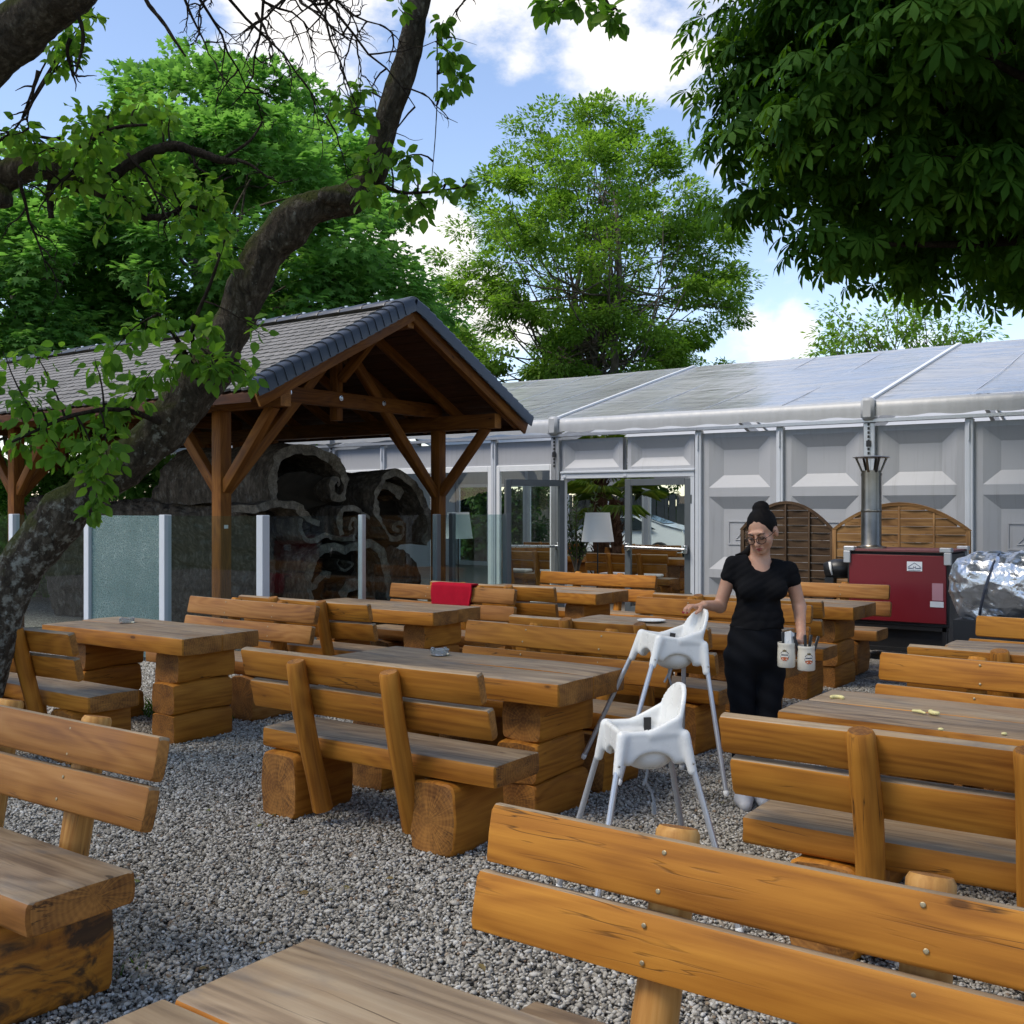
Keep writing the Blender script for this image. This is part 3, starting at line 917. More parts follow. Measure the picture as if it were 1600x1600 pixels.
# the yard: three columns and four rows of tables, a bench on either side of each
R0, R1, R2, R3 = 1.26, 4.76, 7.22, 9.72
bench(-.86, R0 + .66, 'near', 'foreground bench on the right seen from the front, planks running out of frame', fresh=True, screws=True, seed=1, sx=.20)
table(-.775, R0 - .075, 'table at the bottom edge with only a grey weathered corner in view', seed=1)
corner_bench = bench(-3.76, R0 + .66, 'near', 'bench at the bottom left corner with its heavy seat end in view', 'pale', fresh=True, screws=True, seed=2)
bench(-3.62, R1 - .70, 'away', 'middle bench seen from behind with two round posts, by the table with the ashtray', seed=3, posts=(-.28, .33), blocks=(-.42, .62), dz=.03)
table(-3.70, R1, 'table in the middle with a glass ashtray, left of the white high chairs', seed=3)
bench(-3.66, R1 + .68, 'near', 'long bench behind the middle table facing the viewer with brass screws in its planks', screws=True, seed=4)
bench(-6.75, R1 - .72, 'away', 'bench partly behind the leaning tree trunk, near side of the left table', seed=5)
table(-6.76, R1 + .09, 'table beside the leaning tree, with a stacked three-block pedestal in full view', seed=5)
bench(-6.86, R1 + .88, 'near', 'pale bench below the left pergola post facing the viewer', 'pale', screws=True, seed=6)
bench(-.87, R1 - .76, 'away', 'bench seen from behind in front of the scrap-strewn table', seed=7, posts=(-.25, .27), blocks=(-.42, .45))
table(-.90, R1 - .02, 'table at the right edge strewn with pale food scraps', seed=7)
bench(-.92, R1 + .66, 'near', 'bench behind the table with food scraps facing the viewer', screws=True, seed=8)
bench(-6.62, R2 - .66, 'away', 'bench with two posts seen from behind, near side of the red-blanket table', seed=9)
table(-6.55, R2, 'table in front of the red blanket below the glass windbreak', seed=9)
bench(-6.55, R2 + .68, 'near', 'bench with the red blanket hung over its back', 'pale', screws=True, seed=10)
bench(-3.66, R2 - .68, 'away', 'bench seen from behind just behind the brass-screwed long bench', seed=11)
table(-3.66, R2, 'table behind the tilted high chair with a white plate on it', seed=11)
bench(-3.72, R2 + .66, 'near', 'bench behind the table with the white plate, left of the woman', screws=True, seed=12)
bench(-.88, R2 - .76, 'away', 'bench seen from behind at the right edge near the foil bundle', seed=13)
table(-.86, R2 - .06, 'table at the right edge in front of the silver foil bundle', seed=13)
bench(-.94, R2 + .58, 'near', 'bench facing the viewer right below the silver foil bundle', seed=14)
bench(-6.42, R3 - .80, 'away', 'bench seen from behind right of the red blanket', seed=15)
table(-6.45, R3, 'table before the open glass door of the tent', seed=15)
bench(-6.46, R3 + .78, 'near', 'bench facing the viewer right before the open tent door', seed=16)
bench(-3.80, R3 - .80, 'away', 'bench seen from behind with its end showing right of the woman', seed=17)
table(-3.82, R3, 'table right of the woman in front of the red stove', seed=17)
bench(-3.84, R3 + .78, 'near', 'pale bench right in front of the red stove', 'pale', screws=True, seed=18)

# the corner bench's right block carries an old black stain
def stained():
    m = NT('stained wood'); v, col, h, big = wood_base(m, (.50, .215, .028), (.38, .148, .018), (.22, .076, .010))
    st = m.noise(m.scaled(v, (4, 5, 7)), 1.0, 6, .62, .9)
    col = m.mix(m.maprange(st, .50, .60, 0, .88), col, (.028, .020, .014))
    return m.pbr(col, .6, 0, .25, m.bump(h, .35, .004))
sb = max((c for c in corner_bench.children if c.name.startswith('support_block')), key=lambda c: c.location.x)
sb.data = beam_mesh('support_block', .42, .255, .335, .036, .008, .005, 4, False, 29, (stained(), M['end'], M['weathered']), endchamf=.012)
sb['label'] = 'support block with a large black stain'
# ---------------------------------------------------------------- party tent
TY0, TY1 = 14.4, 24.4           # long walls
EAVE, RIDGE = 2.83, 4.45
BAYS = [-19.36, -14.36, -9.36, -4.36, 0.64, 5.64]
tent = thing('party_tent', 'long white party tent with glazed bays and a shiny gabled roof behind the yard', 'tent', (-9.36, TY0, 0))
def tp(name, me, x=0, y=0, z=0, rz=0, kind=None, parent=None): 
    return part(name, me, parent or tent, (x + 9.36, y - TY0, z), (0, 0, rz), kind=kind)

# roof: one sheet of film per bay and side, slightly sagging
def roof_sheet(nm, sag, side):
    nx, ny = 14, 12
    V = []; F = []
    for i in range(nx + 1):
        for j in range(ny + 1):
            u, v = i / nx, j / ny
            x = u * 5; y = v * 5.0; z = (RIDGE - EAVE - .24) * v + .24
            z += -sag * sin(pi * u) * (sin(pi * min(1, v * 1.02)) ** .8) + .012 * sin(9 * v + u * 5) * sin(pi * u)
            V.append((x, y, z))
    for i in range(nx):
        for j in range(ny):
            a = i * (ny + 1) + j
            F.append((a, a + ny + 1, a + ny + 2, a + 1))
    return np_mesh(nm, np.array(V), np.array(F), M['roof_film'], smooth=180)
rs = [roof_sheet('roof_panel', s, 0) for s in (.07, .10, .05)]
# seams and keder rails
seam_mb = MB()
for v in (1.25, 2.5, 3.75):
    seam_mb.tube([(v, .03 + 5.0 * k / 8, .247 + (RIDGE - EAVE - .24) * k / 8 - .05 * sin(pi * v / 5) * sin(pi * k / 8)) for k in range(9)], .006, 4)
seam = seam_mb.mesh('seam', M['alu_paint'])
rail_mb = MB(); rail_mb.bar((0, -.02, .255), (0, 5.0, RIDGE - EAVE + .02), .06, .03)
rail = rail_mb.mesh('roof_rail', M['white_paint'])
# rounded eaves band with gathered fabric
def eaves():
    n = 60; V = []; F = []
    prof = [(.03, .245), (-.04, .235), (-.085, .20), (-.10, .13), (-.095, .05), (-.095, .015)]
    m = len(prof)
    for i in range(n + 1):
        x = .03 + 4.94 * i / n
        for j, (y, z) in enumerate(prof):
            w = .004 * sin(i * 1.9 + sin(i * .7) * 2) * (j / m) + .002 * sin(i * 4.1)
            V.append((x, y + w, z + (.012 * sin(i * .83) if j == m - 1 else 0)))
    for i in range(n):
        for j in range(m - 1):
            a = i * m + j
            F.append((a, a + m, a + m + 1, a + 1))
    return np_mesh('eaves_band', np.array(V), np.array(F), M['valance'], smooth=180)
ev = eaves()
gut = MB(); gut.box(0, 5, -.10, .02, -.055, -.012); gut = gut.mesh('eaves_beam', M['alu'])
for i in range(5):
    x = BAYS[i]
    tp('roof_panel', rs[i % 3], x, TY0, EAVE)
    tp('roof_panel', rs[(i + 1) % 3], x + 5, TY1, EAVE, pi)
    tp('seam', seam, x, TY0, EAVE)
    tp('eaves_band', ev, x, TY0, EAVE); tp('eaves_band', ev, x + 5, TY1, EAVE, pi)
    tp('eaves_beam', gut, x, TY0, EAVE); tp('eaves_beam', gut, x + 5, TY1, EAVE, pi)
cap_mb = MB(); cap_mb.box(-.09, .09, -.17, .05, -.03, .27, bev=.04); capm = cap_mb.mesh('eaves_corner', M['valance'], 40)
strap_mb = MB()
for k in range(9): strap_mb.box(-.012, .012, -.022, -.004, -.08 - .055 * k, -.045 - .055 * k)
strap_mb.box(-.025, .025, -.035, -.005, -.36, -.28)
strapm = strap_mb.mesh('ratchet_strap', M['black'])
for i, x in enumerate(BAYS):
    tp('roof_rail', rail, x, TY0, EAVE); tp('roof_rail', rail, x, TY1, EAVE, pi)
    tp('eaves_corner', capm, x, TY0, EAVE)
    tp('ratchet_strap', strapm, x, TY0 - .075, EAVE - .02)
# wall posts
pm = MB(); pm.box(-.075, .075, -.075, .075, 0, EAVE - .06, bev=.01); pm.box(-.02, .02, -.082, -.074, 0, EAVE - .07)
postm = pm.mesh('frame_post', M['alu'], 30)
pm = MB(); pm.box(-.05, .05, -.05, .05, 0, EAVE - .06, bev=.008); pm.box(-.012, .012, -.056, -.049, 0, EAVE - .07); pm.box(-.008, .008, -.075, -.055, EAVE - .34, EAVE - .12)
postm2 = pm.mesh('frame_post', M['alu_paint'], 30)
for Y in (TY0, TY1):
    for i, x in enumerate(BAYS):
        tp('frame_post', postm, x, Y)
    for i in range(5):
        for k in (1, 2, 3):
            if Y == TY0 and i == 2 and k == 1: continue
            tp('frame_post', postm2, BAYS[i] + 1.25 * k, Y)

# moulded wall panel with stepped recesses, panel in XZ, front at -Y
def relief_rect(mb, x0, x1, z0, z1, y, dep, sl):
    a = [(x0, y, z0), (x1, y, z0), (x1, y, z1), (x0, y, z1)]
    s = sl
    b = [(x0 + s, y + dep, z0 + s * .9), (x1 - s, y + dep, z0 + s * .9), (x1 - s, y + dep, z1 - s * .9), (x0 + s, y + dep, z1 - s * .9)]
    mb.add(a + b, [(0, 1, 5, 4), (1, 2, 6, 5), (2, 3, 7, 6), (3, 0, 4, 7), (4, 5, 6, 7)])
def frame_faces(mb, X0, X1, Z0, Z1, wins, y):
    """flat face with rectangular holes stacked in z"""
    z = Z0
    for (x0, x1, z0, z1) in wins:
        mb.add([(X0, y, z), (X1, y, z), (X1, y, z0), (X0, y, z0)], [(0, 1, 2, 3)])
        mb.add([(X0, y, z0), (x0, y, z0), (x0, y, z1), (X0, y, z1)], [(0, 1, 2, 3)])
        mb.add([(x1, y, z0), (X1, y, z0), (X1, y, z1), (x1, y, z1)], [(0, 1, 2, 3)])
        z = z1
    mb.add([(X0, y, z), (X1, y, z), (X1, y, Z1), (X0, y, Z1)], [(0, 1, 2, 3)])
def relief_panel():
    mb = MB(); hw = .565; H = EAVE - .10
    wins = [(-.50, .50, .08, 1.02), (-.50, .50, 1.02 + .0, 1.90), (-.50, .50, 1.90, H - .06)]
    wins = [(-.47, .47, .10, .62), (-.47, .47, .74, 1.80), (-.47, .47, 1.93, H - .07)]
    frame_faces(mb, -hw, hw, .02, H, wins, 0)
    for i, w in enumerate(wins): relief_rect(mb, *w, 0, .075, .20 if i else .14)
    # small raised emblem square with a sail mark on the middle field
    for (a, b, c, d) in ((-.2, .2, 1.43, 1.45), (-.2, .2, 1.10, 1.12), (-.2, -.18, 1.12, 1.43), (.18, .2, 1.12, 1.43)):
        mb.box(a, b, .064, .076, c, d)
    mb.tube([(-.09, .071, 1.17), (-.02, .071, 1.24), (.015, .071, 1.36)], .006, 5); mb.tube([(-.09, .071, 1.17), (.10, .071, 1.19)], .006, 5)
    mb.tube([(.04, .071, 1.38), (.06, .071, 1.27), (.12, .071, 1.21)], .006, 5)
    mb.box(-hw, hw, .11, .13, .02, H)
    mb.box(-hw - .015, hw + .015, -.012, .0, -.0, .02); mb.box(-hw - .012, -hw, -.02, .1, .02, H); mb.box(hw, hw + .012, -.02, .1, .02, H)
    return mb.mesh('wall_panel', M['white_pvc'])
relm = relief_panel()
mb = MB(); H = EAVE - .10
frame_faces(mb, -.565, .565, 2.22, H, [(-.50, .50, 2.27, H - .05)], 0); relief_rect(mb, -.50, .50, 2.27, H - .05, 0, .07, .15); mb.box(-.565, .565, .10, .12, 2.22, H)
relm_top = mb.mesh('wall_panel', M['white_pvc'])
mb = MB(); mb.box(-.58, .58, .0, .03, 2.33, H); mb.box(-.58, .58, -.012, .0, 2.33, 2.36)
blankm = mb.mesh('wall_panel', M['white_pvc'])
# tall glazed unit
mb = MB()
for (a, b, c, d) in ((-.575, -.50, .0, 2.34), (.50, .575, .0, 2.34), (-.50, .50, 2.24, 2.34), (-.50, .50, .0, .12), ):
    mb.box(a, b, -.03, .03, c, d, bev=.006)
winm = mb.mesh('window', M['white_paint'])
mb = MB(); mb.box(-.505, .505, -.004, .004, .115, 2.245); panem = mb.mesh('pane', M['pane'])
def window(x, Y, rz=0):
    w = tp('window', winm, x, Y, 0, rz); part('pane', panem, w); return w
for i in range(5):
    for k in range(4):
        xc = BAYS[i] + .625 + 1.25 * k
        # yard side
        if i == 1:
            window(xc, TY0); tp('wall_panel', blankm, xc, TY0)
        elif i == 2 and k < 2:
            tp('wall_panel', relm_top, xc + (.02 if k == 0 else -.02), TY0)
        else:
            tp('wall_panel', relm, xc, TY0 - .0)
        # far side
        if i in (0, 1, 2, 3):
            window(xc, TY1, pi); tp('wall_panel', blankm, xc, TY1, 0, pi)
        else:
            tp('wall_panel', relm, xc, TY1, 0, pi)
# gable ends, plain sheets with the gable triangle
for X, s in ((BAYS[0], 1), (BAYS[-1], -1)):
    mb = MB(); w = 10.0
    mb.add([(0, 0, 0), (0, w, 0), (0, w, EAVE), (0, w / 2, RIDGE), (0, 0, EAVE), (s * .02, 0, 0), (s * .02, w, 0), (s * .02, w, EAVE), (s * .02, w / 2, RIDGE), (s * .02, 0, EAVE)],
           [(0, 1, 2, 3, 4), (9, 8, 7, 6, 5), (0, 5, 6, 1), (0, 4, 9, 5), (4, 3, 8, 9), (3, 2, 7, 8), (2, 1, 6, 7)])
    tp('end_wall', mb.mesh('end_wall', M['white_pvc']), X, TY0)
# roof beams inside
mb = MB(); mb.bar((0, .1, EAVE - .1), (0, 5, RIDGE - .16), .08, .18); mb.bar((0, 9.9, EAVE - .1), (0, 5, RIDGE - .16), .08, .18); rb = mb.mesh('roof_beam', M['alu_paint'])
for x in BAYS[1:-1]: tp('roof_beam', rb, x, TY0)

# double door in the third bay: right leaf shut, left leaf swung out to the yard
dx0, dx1 = BAYS[2] + .10, BAYS[2] + 2.44
mb = MB(); mb.box(dx0 - dx0, dx1 - dx0, -.05, .05, 2.10, 2.22, bev=.006); mb.box(0, dx1 - dx0, -.07, -.05, 2.19, 2.215)
mb.box(0, .06, -.05, .05, 0, 2.10); mb.box(dx1 - dx0 - .06, dx1 - dx0, -.05, .05, 0, 2.10)
for q in (.05, 1.15): mb.box(q, q + .05, -.058, -.05, 2.12, 2.16)
tp('door_frame', mb.mesh('door_frame', M['alu_paint']), dx0, TY0)
def door_leaf(w):
    mb = MB()
    mb.box(0, .10, -.03, .03, .01, 2.08, bev=.006); mb.box(w - .10, w, -.03, .03, .01, 2.08, bev=.006)
    mb.box(.10, w - .10, -.03, .03, 1.98, 2.08); mb.box(.10, w - .10, -.03, .03, .01, .13)
    for z in (.25, 1.7): mb.tube([(-.012, -.02, z), (-.012, -.02, z + .13)], .016, 8)
    d = mb.mesh('door', M['anthracite'])
    g = MB(); g.box(.098, w - .098, -.004, .004, .128, 1.982)
    h = MB(); h.tube([(.06, -.10, 1.02), (w - .06, -.10, 1.04)], .022, 10); h.box(.03, .09, -.11, -.03, .96, 1.08, bev=.008); h.box(w - .09, w - .03, -.11, -.03, .98, 1.10, bev=.008)
    return d, g.mesh('glass', M['pane']), h.mesh('push_bar', M['steel'], 40)
dw = (dx1 - dx0 - .12) / 2
d, g, h = door_leaf(dw)
o = tp('door', d, dx1 - .06, TY0 - .02, 0, pi); o.scale = (1, -1, 1); part('glass', g, o); part('push_bar', h, o)
o = tp('door', d, dx0 + .06, TY0 - .05, 0, radians(-112)); part('glass', g, o); part('push_bar', h, o)

# ---- things inside the tent
GI = 'timber benches inside the tent'
IN = [(-8.9, 16.1, 'away', 'bench inside the tent straight behind the right door leaf'), (-6.9, 16.1, 'away', 'bench inside the tent hidden mostly right of the doorway'),
      (-11.0, 16.1, 'away', 'bench with white cushions inside the tent behind the swung-out door leaf'), (-9.9, 17.9, 'near', 'bench inside the tent beside the tall palm trunk'),
      (-7.6, 17.9, 'near', 'bench facing the yard inside the tent right of both palms'), (-12.2, 17.9, 'near', 'bench facing the yard inside the tent behind the left floor lamp'),
      (-8.6, 20.4, 'away', 'bench deep in the tent in front of the parked car'), (-10.8, 20.4, 'away', 'bench deep in the tent right behind the palms'),
      (-13.2, 20.4, 'away', 'bench deep in the tent seen between oleander and lamp'), (-6.3, 20.4, 'away', 'bench deep in the tent at the far right of the doorway view')]
for i, (x, y, f, lb) in enumerate(IN):
    bench(x, y, f, lb, seed=40 + i, group=GI)
for i, (x, y, lb) in enumerate(((-9.0, 17.0, 'table inside the tent behind the right door leaf'), (-11.2, 17.0, 'table inside the tent behind the swung-out left door leaf'), (-6.9, 17.0, 'table inside the tent right of the doorway behind the wall panels'))):
    table(x, y, lb, seed=40 + i, group='timber tables inside the tent')
def cushion_mesh():
    s = SDF((-.24, -.22, -.06), (.24, .22, .06), .012)
    s.box((0, 0, 0), (.2, .18, .028), .026, 0)
    return s.mesh('seat_cushion', M['white_cloth'])
cm = cushion_mesh()
CU = [(-9.3, 16.12, 'left white cushion on the bench behind the right door leaf'), (-8.6, 16.1, 'right white cushion on the bench behind the right door leaf'),
      (-11.3, 16.1, 'left white cushion on the bench behind the swung-out door leaf'), (-10.7, 16.12, 'right white cushion on the bench behind the swung-out door leaf'),
      (-9.9, 17.85, 'white cushion on the bench beside the tall palm trunk'), (-7.8, 17.9, 'white cushion on the bench right of both palms')]
for i, (x, y, lb) in enumerate(CU):
    o = part('seat_cushion', cm, None, (x, y, .485), (0, 0, .1 * i)); tag(o, lb, 'cushion', 'white seat cushions inside the tent')
def floor_lamp(x, y, label):
    t = thing('floor_lamp', label, 'lamp', (x, y, 0))
    mb = MB(); mb.lathe([(.13, 0), (.13, .012), (.012, .02), (.012, 1.15)], 14); part('stand', mb.mesh('stand', M['black'], 40), t)
    mb = MB(); mb.lathe([(.27, 1.08), (.20, 1.56), (.195, 1.56), (.265, 1.08)], 24); part('lamp_shade', mb.mesh('lamp_shade', m_plain('white lamp shade', (.78, .79, .77), .8, var=.01), 50), t)
floor_lamp(-9.05, 15.15, 'white shaded floor lamp standing in the open tent doorway')
floor_lamp(-12.1, 15.3, 'white shaded floor lamp behind the tent glass left of the door')

def palm(x, y, h, label, seed, rad=.15):
    r = random.Random(seed); t = thing('palm_tree', label, 'palm', (x, y, 0))
    mb = MB()
    pts = [(.05 * sin(k * .5), .03 * cos(k * .8), h * k / 12) for k in range(13)]
    mb.tube(pts, [rad * (.92 + .12 * (k % 2)) for k in range(13)], 10, wob=.12, seed=seed)
    for k in range(150):   # old leaf bases
        z = h * r.uniform(.02, .98); a = r.uniform(0, 6.28); R = rad * .95
        p = Vector((R * cos(a), R * sin(a), z)); o = Vector((cos(a), sin(a), 0)); sd = Vector((-sin(a), cos(a), 0))
        mb.add([p - sd * .035, p + sd * .035, p + o * .07 + Vector((0, 0, .09)) + sd * .012, p + o * .07 + Vector((0, 0, .09)) - sd * .012], [(0, 1, 2, 3)])
    part('trunk', mb.mesh('trunk', bark('palm bark', (.10, .055, .035), (.22, .13, .085), 0, 1.2)), t)
    V = []; F = []; A = []
    for k in range(13):
        a = 6.28 * k / 13 + r.uniform(-.2, .2); el = r.uniform(-.35, .9); ln = r.uniform(.45, .7)
        d = Vector((cos(a) * cos(el), sin(a) * cos(el), sin(el))); c = Vector((0, 0, h)) + d * ln
        sd = d.cross(Vector((0, 0, 1))).normalized(); up = sd.cross(d)
        b = len(V); V += [Vector((0, 0, h - .05)) - sd * .012, Vector((0, 0, h - .05)) + sd * .012, c + sd * .008, c - sd * .008]; F += [(b, b + 1, b + 2), (b, b + 2, b + 3)]; A += [.3] * 4
        for q in range(26):
            th = (q / 25 - .5) * 2.5; L = r.uniform(.50, .62)
            e = (d * cos(th) + sd * sin(th)); w = d * -sin(th) + sd * cos(th)
            m_ = c + e * L * .6 + up * .03; tip = c + e * L - Vector((0, 0, .10 + .1 * r.random()))
            b = len(V); V += [c, m_ - w * .016, tip, m_ + w * .016]; F += [(b, b + 1, b + 2), (b, b + 2, b + 3)]; A += [r.uniform(.2, 1)] * 4
    part('crown', np_mesh('crown', np.array([tuple(v) for v in V]), np.array(F), M['leaf_palm'], attrs={'rnd': A}), t, kind='stuff')
palm(-11.05, 18.6, 2.45, 'tall fibrous palm trunk behind the lamp in the tent doorway', 1, .17)
palm(-10.45, 18.2, 1.80, 'shorter palm with a bright fan of leaves inside the tent doorway', 2, .12)

def oleander(x, y, label, plabel, seed, h=1.9):
    r = random.Random(seed)
    pot = thing('plant_pot', plabel, 'plant pot', (x, y, 0))
    mb = MB()
    for (a, b, z0, z1) in ((.19, .25, 0, .34), (.27, .285, .34, .46)):
        mb.add([(-a, -a, z0), (a, -a, z0), (a, a, z0), (-a, a, z0), (-b, -b, z1), (b, -b, z1), (b, b, z1), (-b, b, z1)], [(3, 2, 1, 0), (4, 5, 6, 7), (0, 1, 5, 4), (1, 2, 6, 5), (2, 3, 7, 6), (3, 0, 4, 7)])
    part('tub', mb.mesh('tub', M['white_plastic']), pot)
    t = thing('potted_shrub', label, 'shrub', (x, y, .44))
    mb = MB(); V = []; F = []; A = []
    for k in range(24):
        a = r.uniform(0, 6.28); sp = r.uniform(.1, .55); hh = h * r.uniform(.55, .8)
        pts = [Vector((sp * cos(a) * (q / 5) ** 1.3, sp * sin(a) * (q / 5) ** 1.3, hh * q / 5)) for q in range(6)]
        mb.tube(pts, [.012 - .0016 * q for q in range(6)], 5)
        for q in range(38):
            u = r.uniform(.25, 1); i = min(4, int(u * 5)); p = pts[i].lerp(pts[i + 1], u * 5 - i)
            b_ = r.uniform(0, 6.28); d = Vector((cos(b_), sin(b_), r.uniform(.1, 1.1))).normalized(); L = r.uniform(.10, .17)
            sd = d.cross(Vector((0, 0, 1))).normalized() * .014
            b = len(V); V += [p, p + d * L * .5 - sd, p + d * L, p + d * L * .5 + sd]; F += [(b, b + 1, b + 2), (b, b + 2, b + 3)]; A += [r.random()] * 4
    part('stem', mb.mesh('stem', M['bark_grey']), t)
    part('foliage', np_mesh('foliage', np.array([tuple(v) for v in V]), np.array(F), M['leaf_oleander'], attrs={'rnd': A}), t, kind='stuff')
oleander(-9.58, 15.35, 'slender oleander in a white tub left of the doorway lamp', 'white square tub inside the tent doorway', 3)
oleander(-12.95, 13.75, 'slender oleander beside the carved log outside the tent', 'pale tub below the right log scroll outside the tent', 4, 1.6)

# ---- beyond the tent: paling fence, white car, hedge
def paling(x0, x1, y):
    t = thing('paling_fence', 'grey weathered paling fence beyond the tent seen through its doorway', 'fence', (x0, y, 0))
    mb = MB(); mb.box(-.07, .07, -.012, .012, .05, 2.1)
    pm_ = mb.mesh('paling', m_plain('weathered paling', (.17, .145, .12), .85, var=.2, sc=3))
    n = int((x1 - x0) / .155)
    for i in range(n): part('paling', pm_, t, (.155 * i, 0, random.uniform(-.04, .04)), (0, random.uniform(-.02, .02), 0))
    mb = MB(); mb.box(0, x1 - x0, .013, .06, .5, .6); mb.box(0, x1 - x0, .013, .06, 1.6, 1.7); part('rail', mb.mesh('rail', M['screen_shaded']), t)
paling(-22.5, -9, 33.2)
def car(x, y, rz):
    t = thing('parked_car', 'white parked car glimpsed through the tent doorway', 'car', (x, y, 0), rz)
    prof = [(-2.1, .35), (-2.15, .62), (-2.05, .86), (-1.45, .95), (-.75, 1.40), (.55, 1.46), (1.35, 1.18), (2.0, 1.02), (2.12, .7), (2.1, .35)]
    mb = MB(); n = len(prof); V = []
    for s, k in ((-1, .80), (-1, .86), (1, .86), (1, .80)):
        for (px, pz) in prof:
            nar = 1 - .22 * max(0, (pz - .9) / .56)
            V.append((px * (.97 if k == .8 else 1), s * k * nar, pz))
    F = []
    for j in range(3):
        for i in range(n):
            F.append((j * n + i, j * n + (i + 1) % n, (j + 1) * n + (i + 1) % n, (j + 1) * n + i))
    F.append(tuple(range(n))); F.append(tuple(3 * n + i for i in range(n))[::-1])
    mb.add(V, F)
    part('body', mb.mesh('body', m_plain('white car paint', (.75, .76, .77), .2, var=.01), 30), t)
    mb = MB()
    for s in (-1, 1):
        mb.add([(-1.25, s * .825, 1.0), (1.2, s * .825, 1.02), (.5, s * .70, 1.37), (-.7, s * .70, 1.34)], [(0, 1, 2, 3) if s < 0 else (3, 2, 1, 0)])
    mb.add([(-1.50, -.62, .985), (-1.50, .62, .985), (-.82, .55, 1.385), (-.82, -.55, 1.385)], [(0, 3, 2, 1)])
    mb.add([(1.36, -.6, 1.20), (1.36, .6, 1.20), (.62, .55, 1.46), (.62, -.55, 1.46)], [(0, 1, 2, 3)])
    part('window', mb.mesh('window', m_plain('dark car glass', (.02, .025, .03), .08, var=.0)), t)
    for sx in (-1.3, 1.3):
        for sy in (-.8, .8):
            mb = MB(); mb.lathe([(.2, -.1), (.31, -.1), (.33, -.05), (.33, .05), (.31, .1), (.2, .1), (.0, .08)], 18, M=Matrix.Rotation(pi / 2, 4, 'X')); part('wheel', mb.mesh('wheel', M['black'], 40), t, (sx, sy, .33))
    for sy in (-.6, .6):
        mb = MB(); mb.box(-.04, .03, -.17, .17, -.07, .07, bev=.02); part('headlight', mb.mesh('headlight', M['steel']), t, (-2.08, sy, .74))
car(-15.9, 28.3, radians(10))
# ---------------------------------------------------------------- timber pergola
PX = -9.63; PYL, PYR = 7.88, 11.72; PYC = 9.80
PLZ = 2.72                       # underside of the wall plates
perg = thing('timber_pergola', 'open timber pergola with a grey tiled gable roof sheltering a hollow log', 'pergola', (PX, PYC, 0))
WPG = (M['pergola_wood'], M['end'], M['weathered'])
def pp(name, me, loc, rot=(0, 0, 0), kind=None): return part(name, me, perg, (loc[0] - PX, loc[1] - PYC, loc[2]), rot, kind=kind)
def pbeam(name, a, b, w, h, roll=0.0, mats=WPG):
    a = Vector(a); b = Vector(b); d = b - a
    me = beam_mesh(name, d.length, w, h, .008, .0, .0008, 6, False, int(abs(a.x * 7 + b.z * 13 + a.y * 3)) % 97, mats, endchamf=.003)
    q = d.to_track_quat('X', 'Z')
    o = pp(name, me, (a + b) / 2); o.rotation_euler = q.to_euler()
    return o
XE = PX + 1.20                   # verge
XL = -20.2                       # far left end
HS = (PYR - PYL) / 2             # half span
RZ = 4.10; EY = HS + .50         # ridge height, half width at the eaves
SLOPE = atan2(RZ - 2.86, EY)
def roofz(y): return RZ - abs(y - PYC) * math.tan(SLOPE)
XT = [PX, PX - 4.25, PX - 8.5]
for x in XT:
    for y in (PYL, PYR):
        pbeam('post', (x, y, 0), (x, y, PLZ), .155, .155)
        s = 1 if y == PYL else -1
        pbeam('brace', (x + .06, y, PLZ - .88), (x + .86, y, PLZ + .02), .10, .12)
        pbeam('brace', (x - .06, y, PLZ - .88), (x - .86, y, PLZ + .02), .10, .12)
        pbeam('brace', (x, y + s * .06, PLZ - .90), (x, PYC - s * .02, PLZ + 1.02), .095, .12)
    pbeam('tie_beam', (x, PYL - .02, PLZ + .28), (x, PYR + .02, PLZ + .28), .11, .19)
    pbeam('king_post', (x - .11, PYC, PLZ + .03), (x - .11, PYC, RZ - .20), .11, .13)
    pbeam('brace', (x - .02, PYC, PLZ + .55), (x + .62, PYC, RZ - .28), .09, .11)
    bm_ = MB(); bm_.lathe([(.034, 0), (.034, .008), (.02, .010), (.018, .022), (.0, .024)], 12)
    bo = bm_.mesh('bolt', M['steel'], 40)
    for y in (PYC - .95, PYC - .08, PYC + .72):
        pp('bolt', bo, (x + .056, y, PLZ + .30), (0, pi / 2, 0))
for y in (PYL, PYR): pbeam('wall_plate', (XL + .2, y, PLZ + .10), (PX + 1.05, y, PLZ + .10), .15, .20)
pbeam('ridge_beam', (XL + .2, PYC, RZ - .20), (PX + 1.15, PYC, RZ - .20), .12, .18)
# rafters
nr = 14
for s in (-1, 1):
    for i in range(nr):
        x = PX + 1.10 - i * .82
        y1 = PYC + s * (EY - .12)
        pbeam('rafter', (x, PYC + s * .03, RZ - .135), (x, y1, roofz(y1) - .135), .07, .13)
    # soffit boards, laid along the roof
    n = 17
    for k in range(n):
        t0 = (k + .5) / n * EY; yy = PYC + s * t0
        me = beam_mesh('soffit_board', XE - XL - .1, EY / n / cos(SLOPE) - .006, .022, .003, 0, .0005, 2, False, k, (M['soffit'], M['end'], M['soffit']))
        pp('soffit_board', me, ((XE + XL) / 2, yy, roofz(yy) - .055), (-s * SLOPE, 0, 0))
    # barge board at the gable
    pbeam('barge_board', (XE - .03, PYC, RZ - .12), (XE - .03, PYC + s * EY, roofz(PYC + s * EY) - .12), .035, .17)
    mb = MB(); mb.box(0, XE - XL - .1, -.012, .012, -.09, .0); pp('eaves_board', mb.mesh('eaves_board', M['soffit']), (XL, PYC + s * (EY + .015), roofz(PYC + s * EY) - .05))
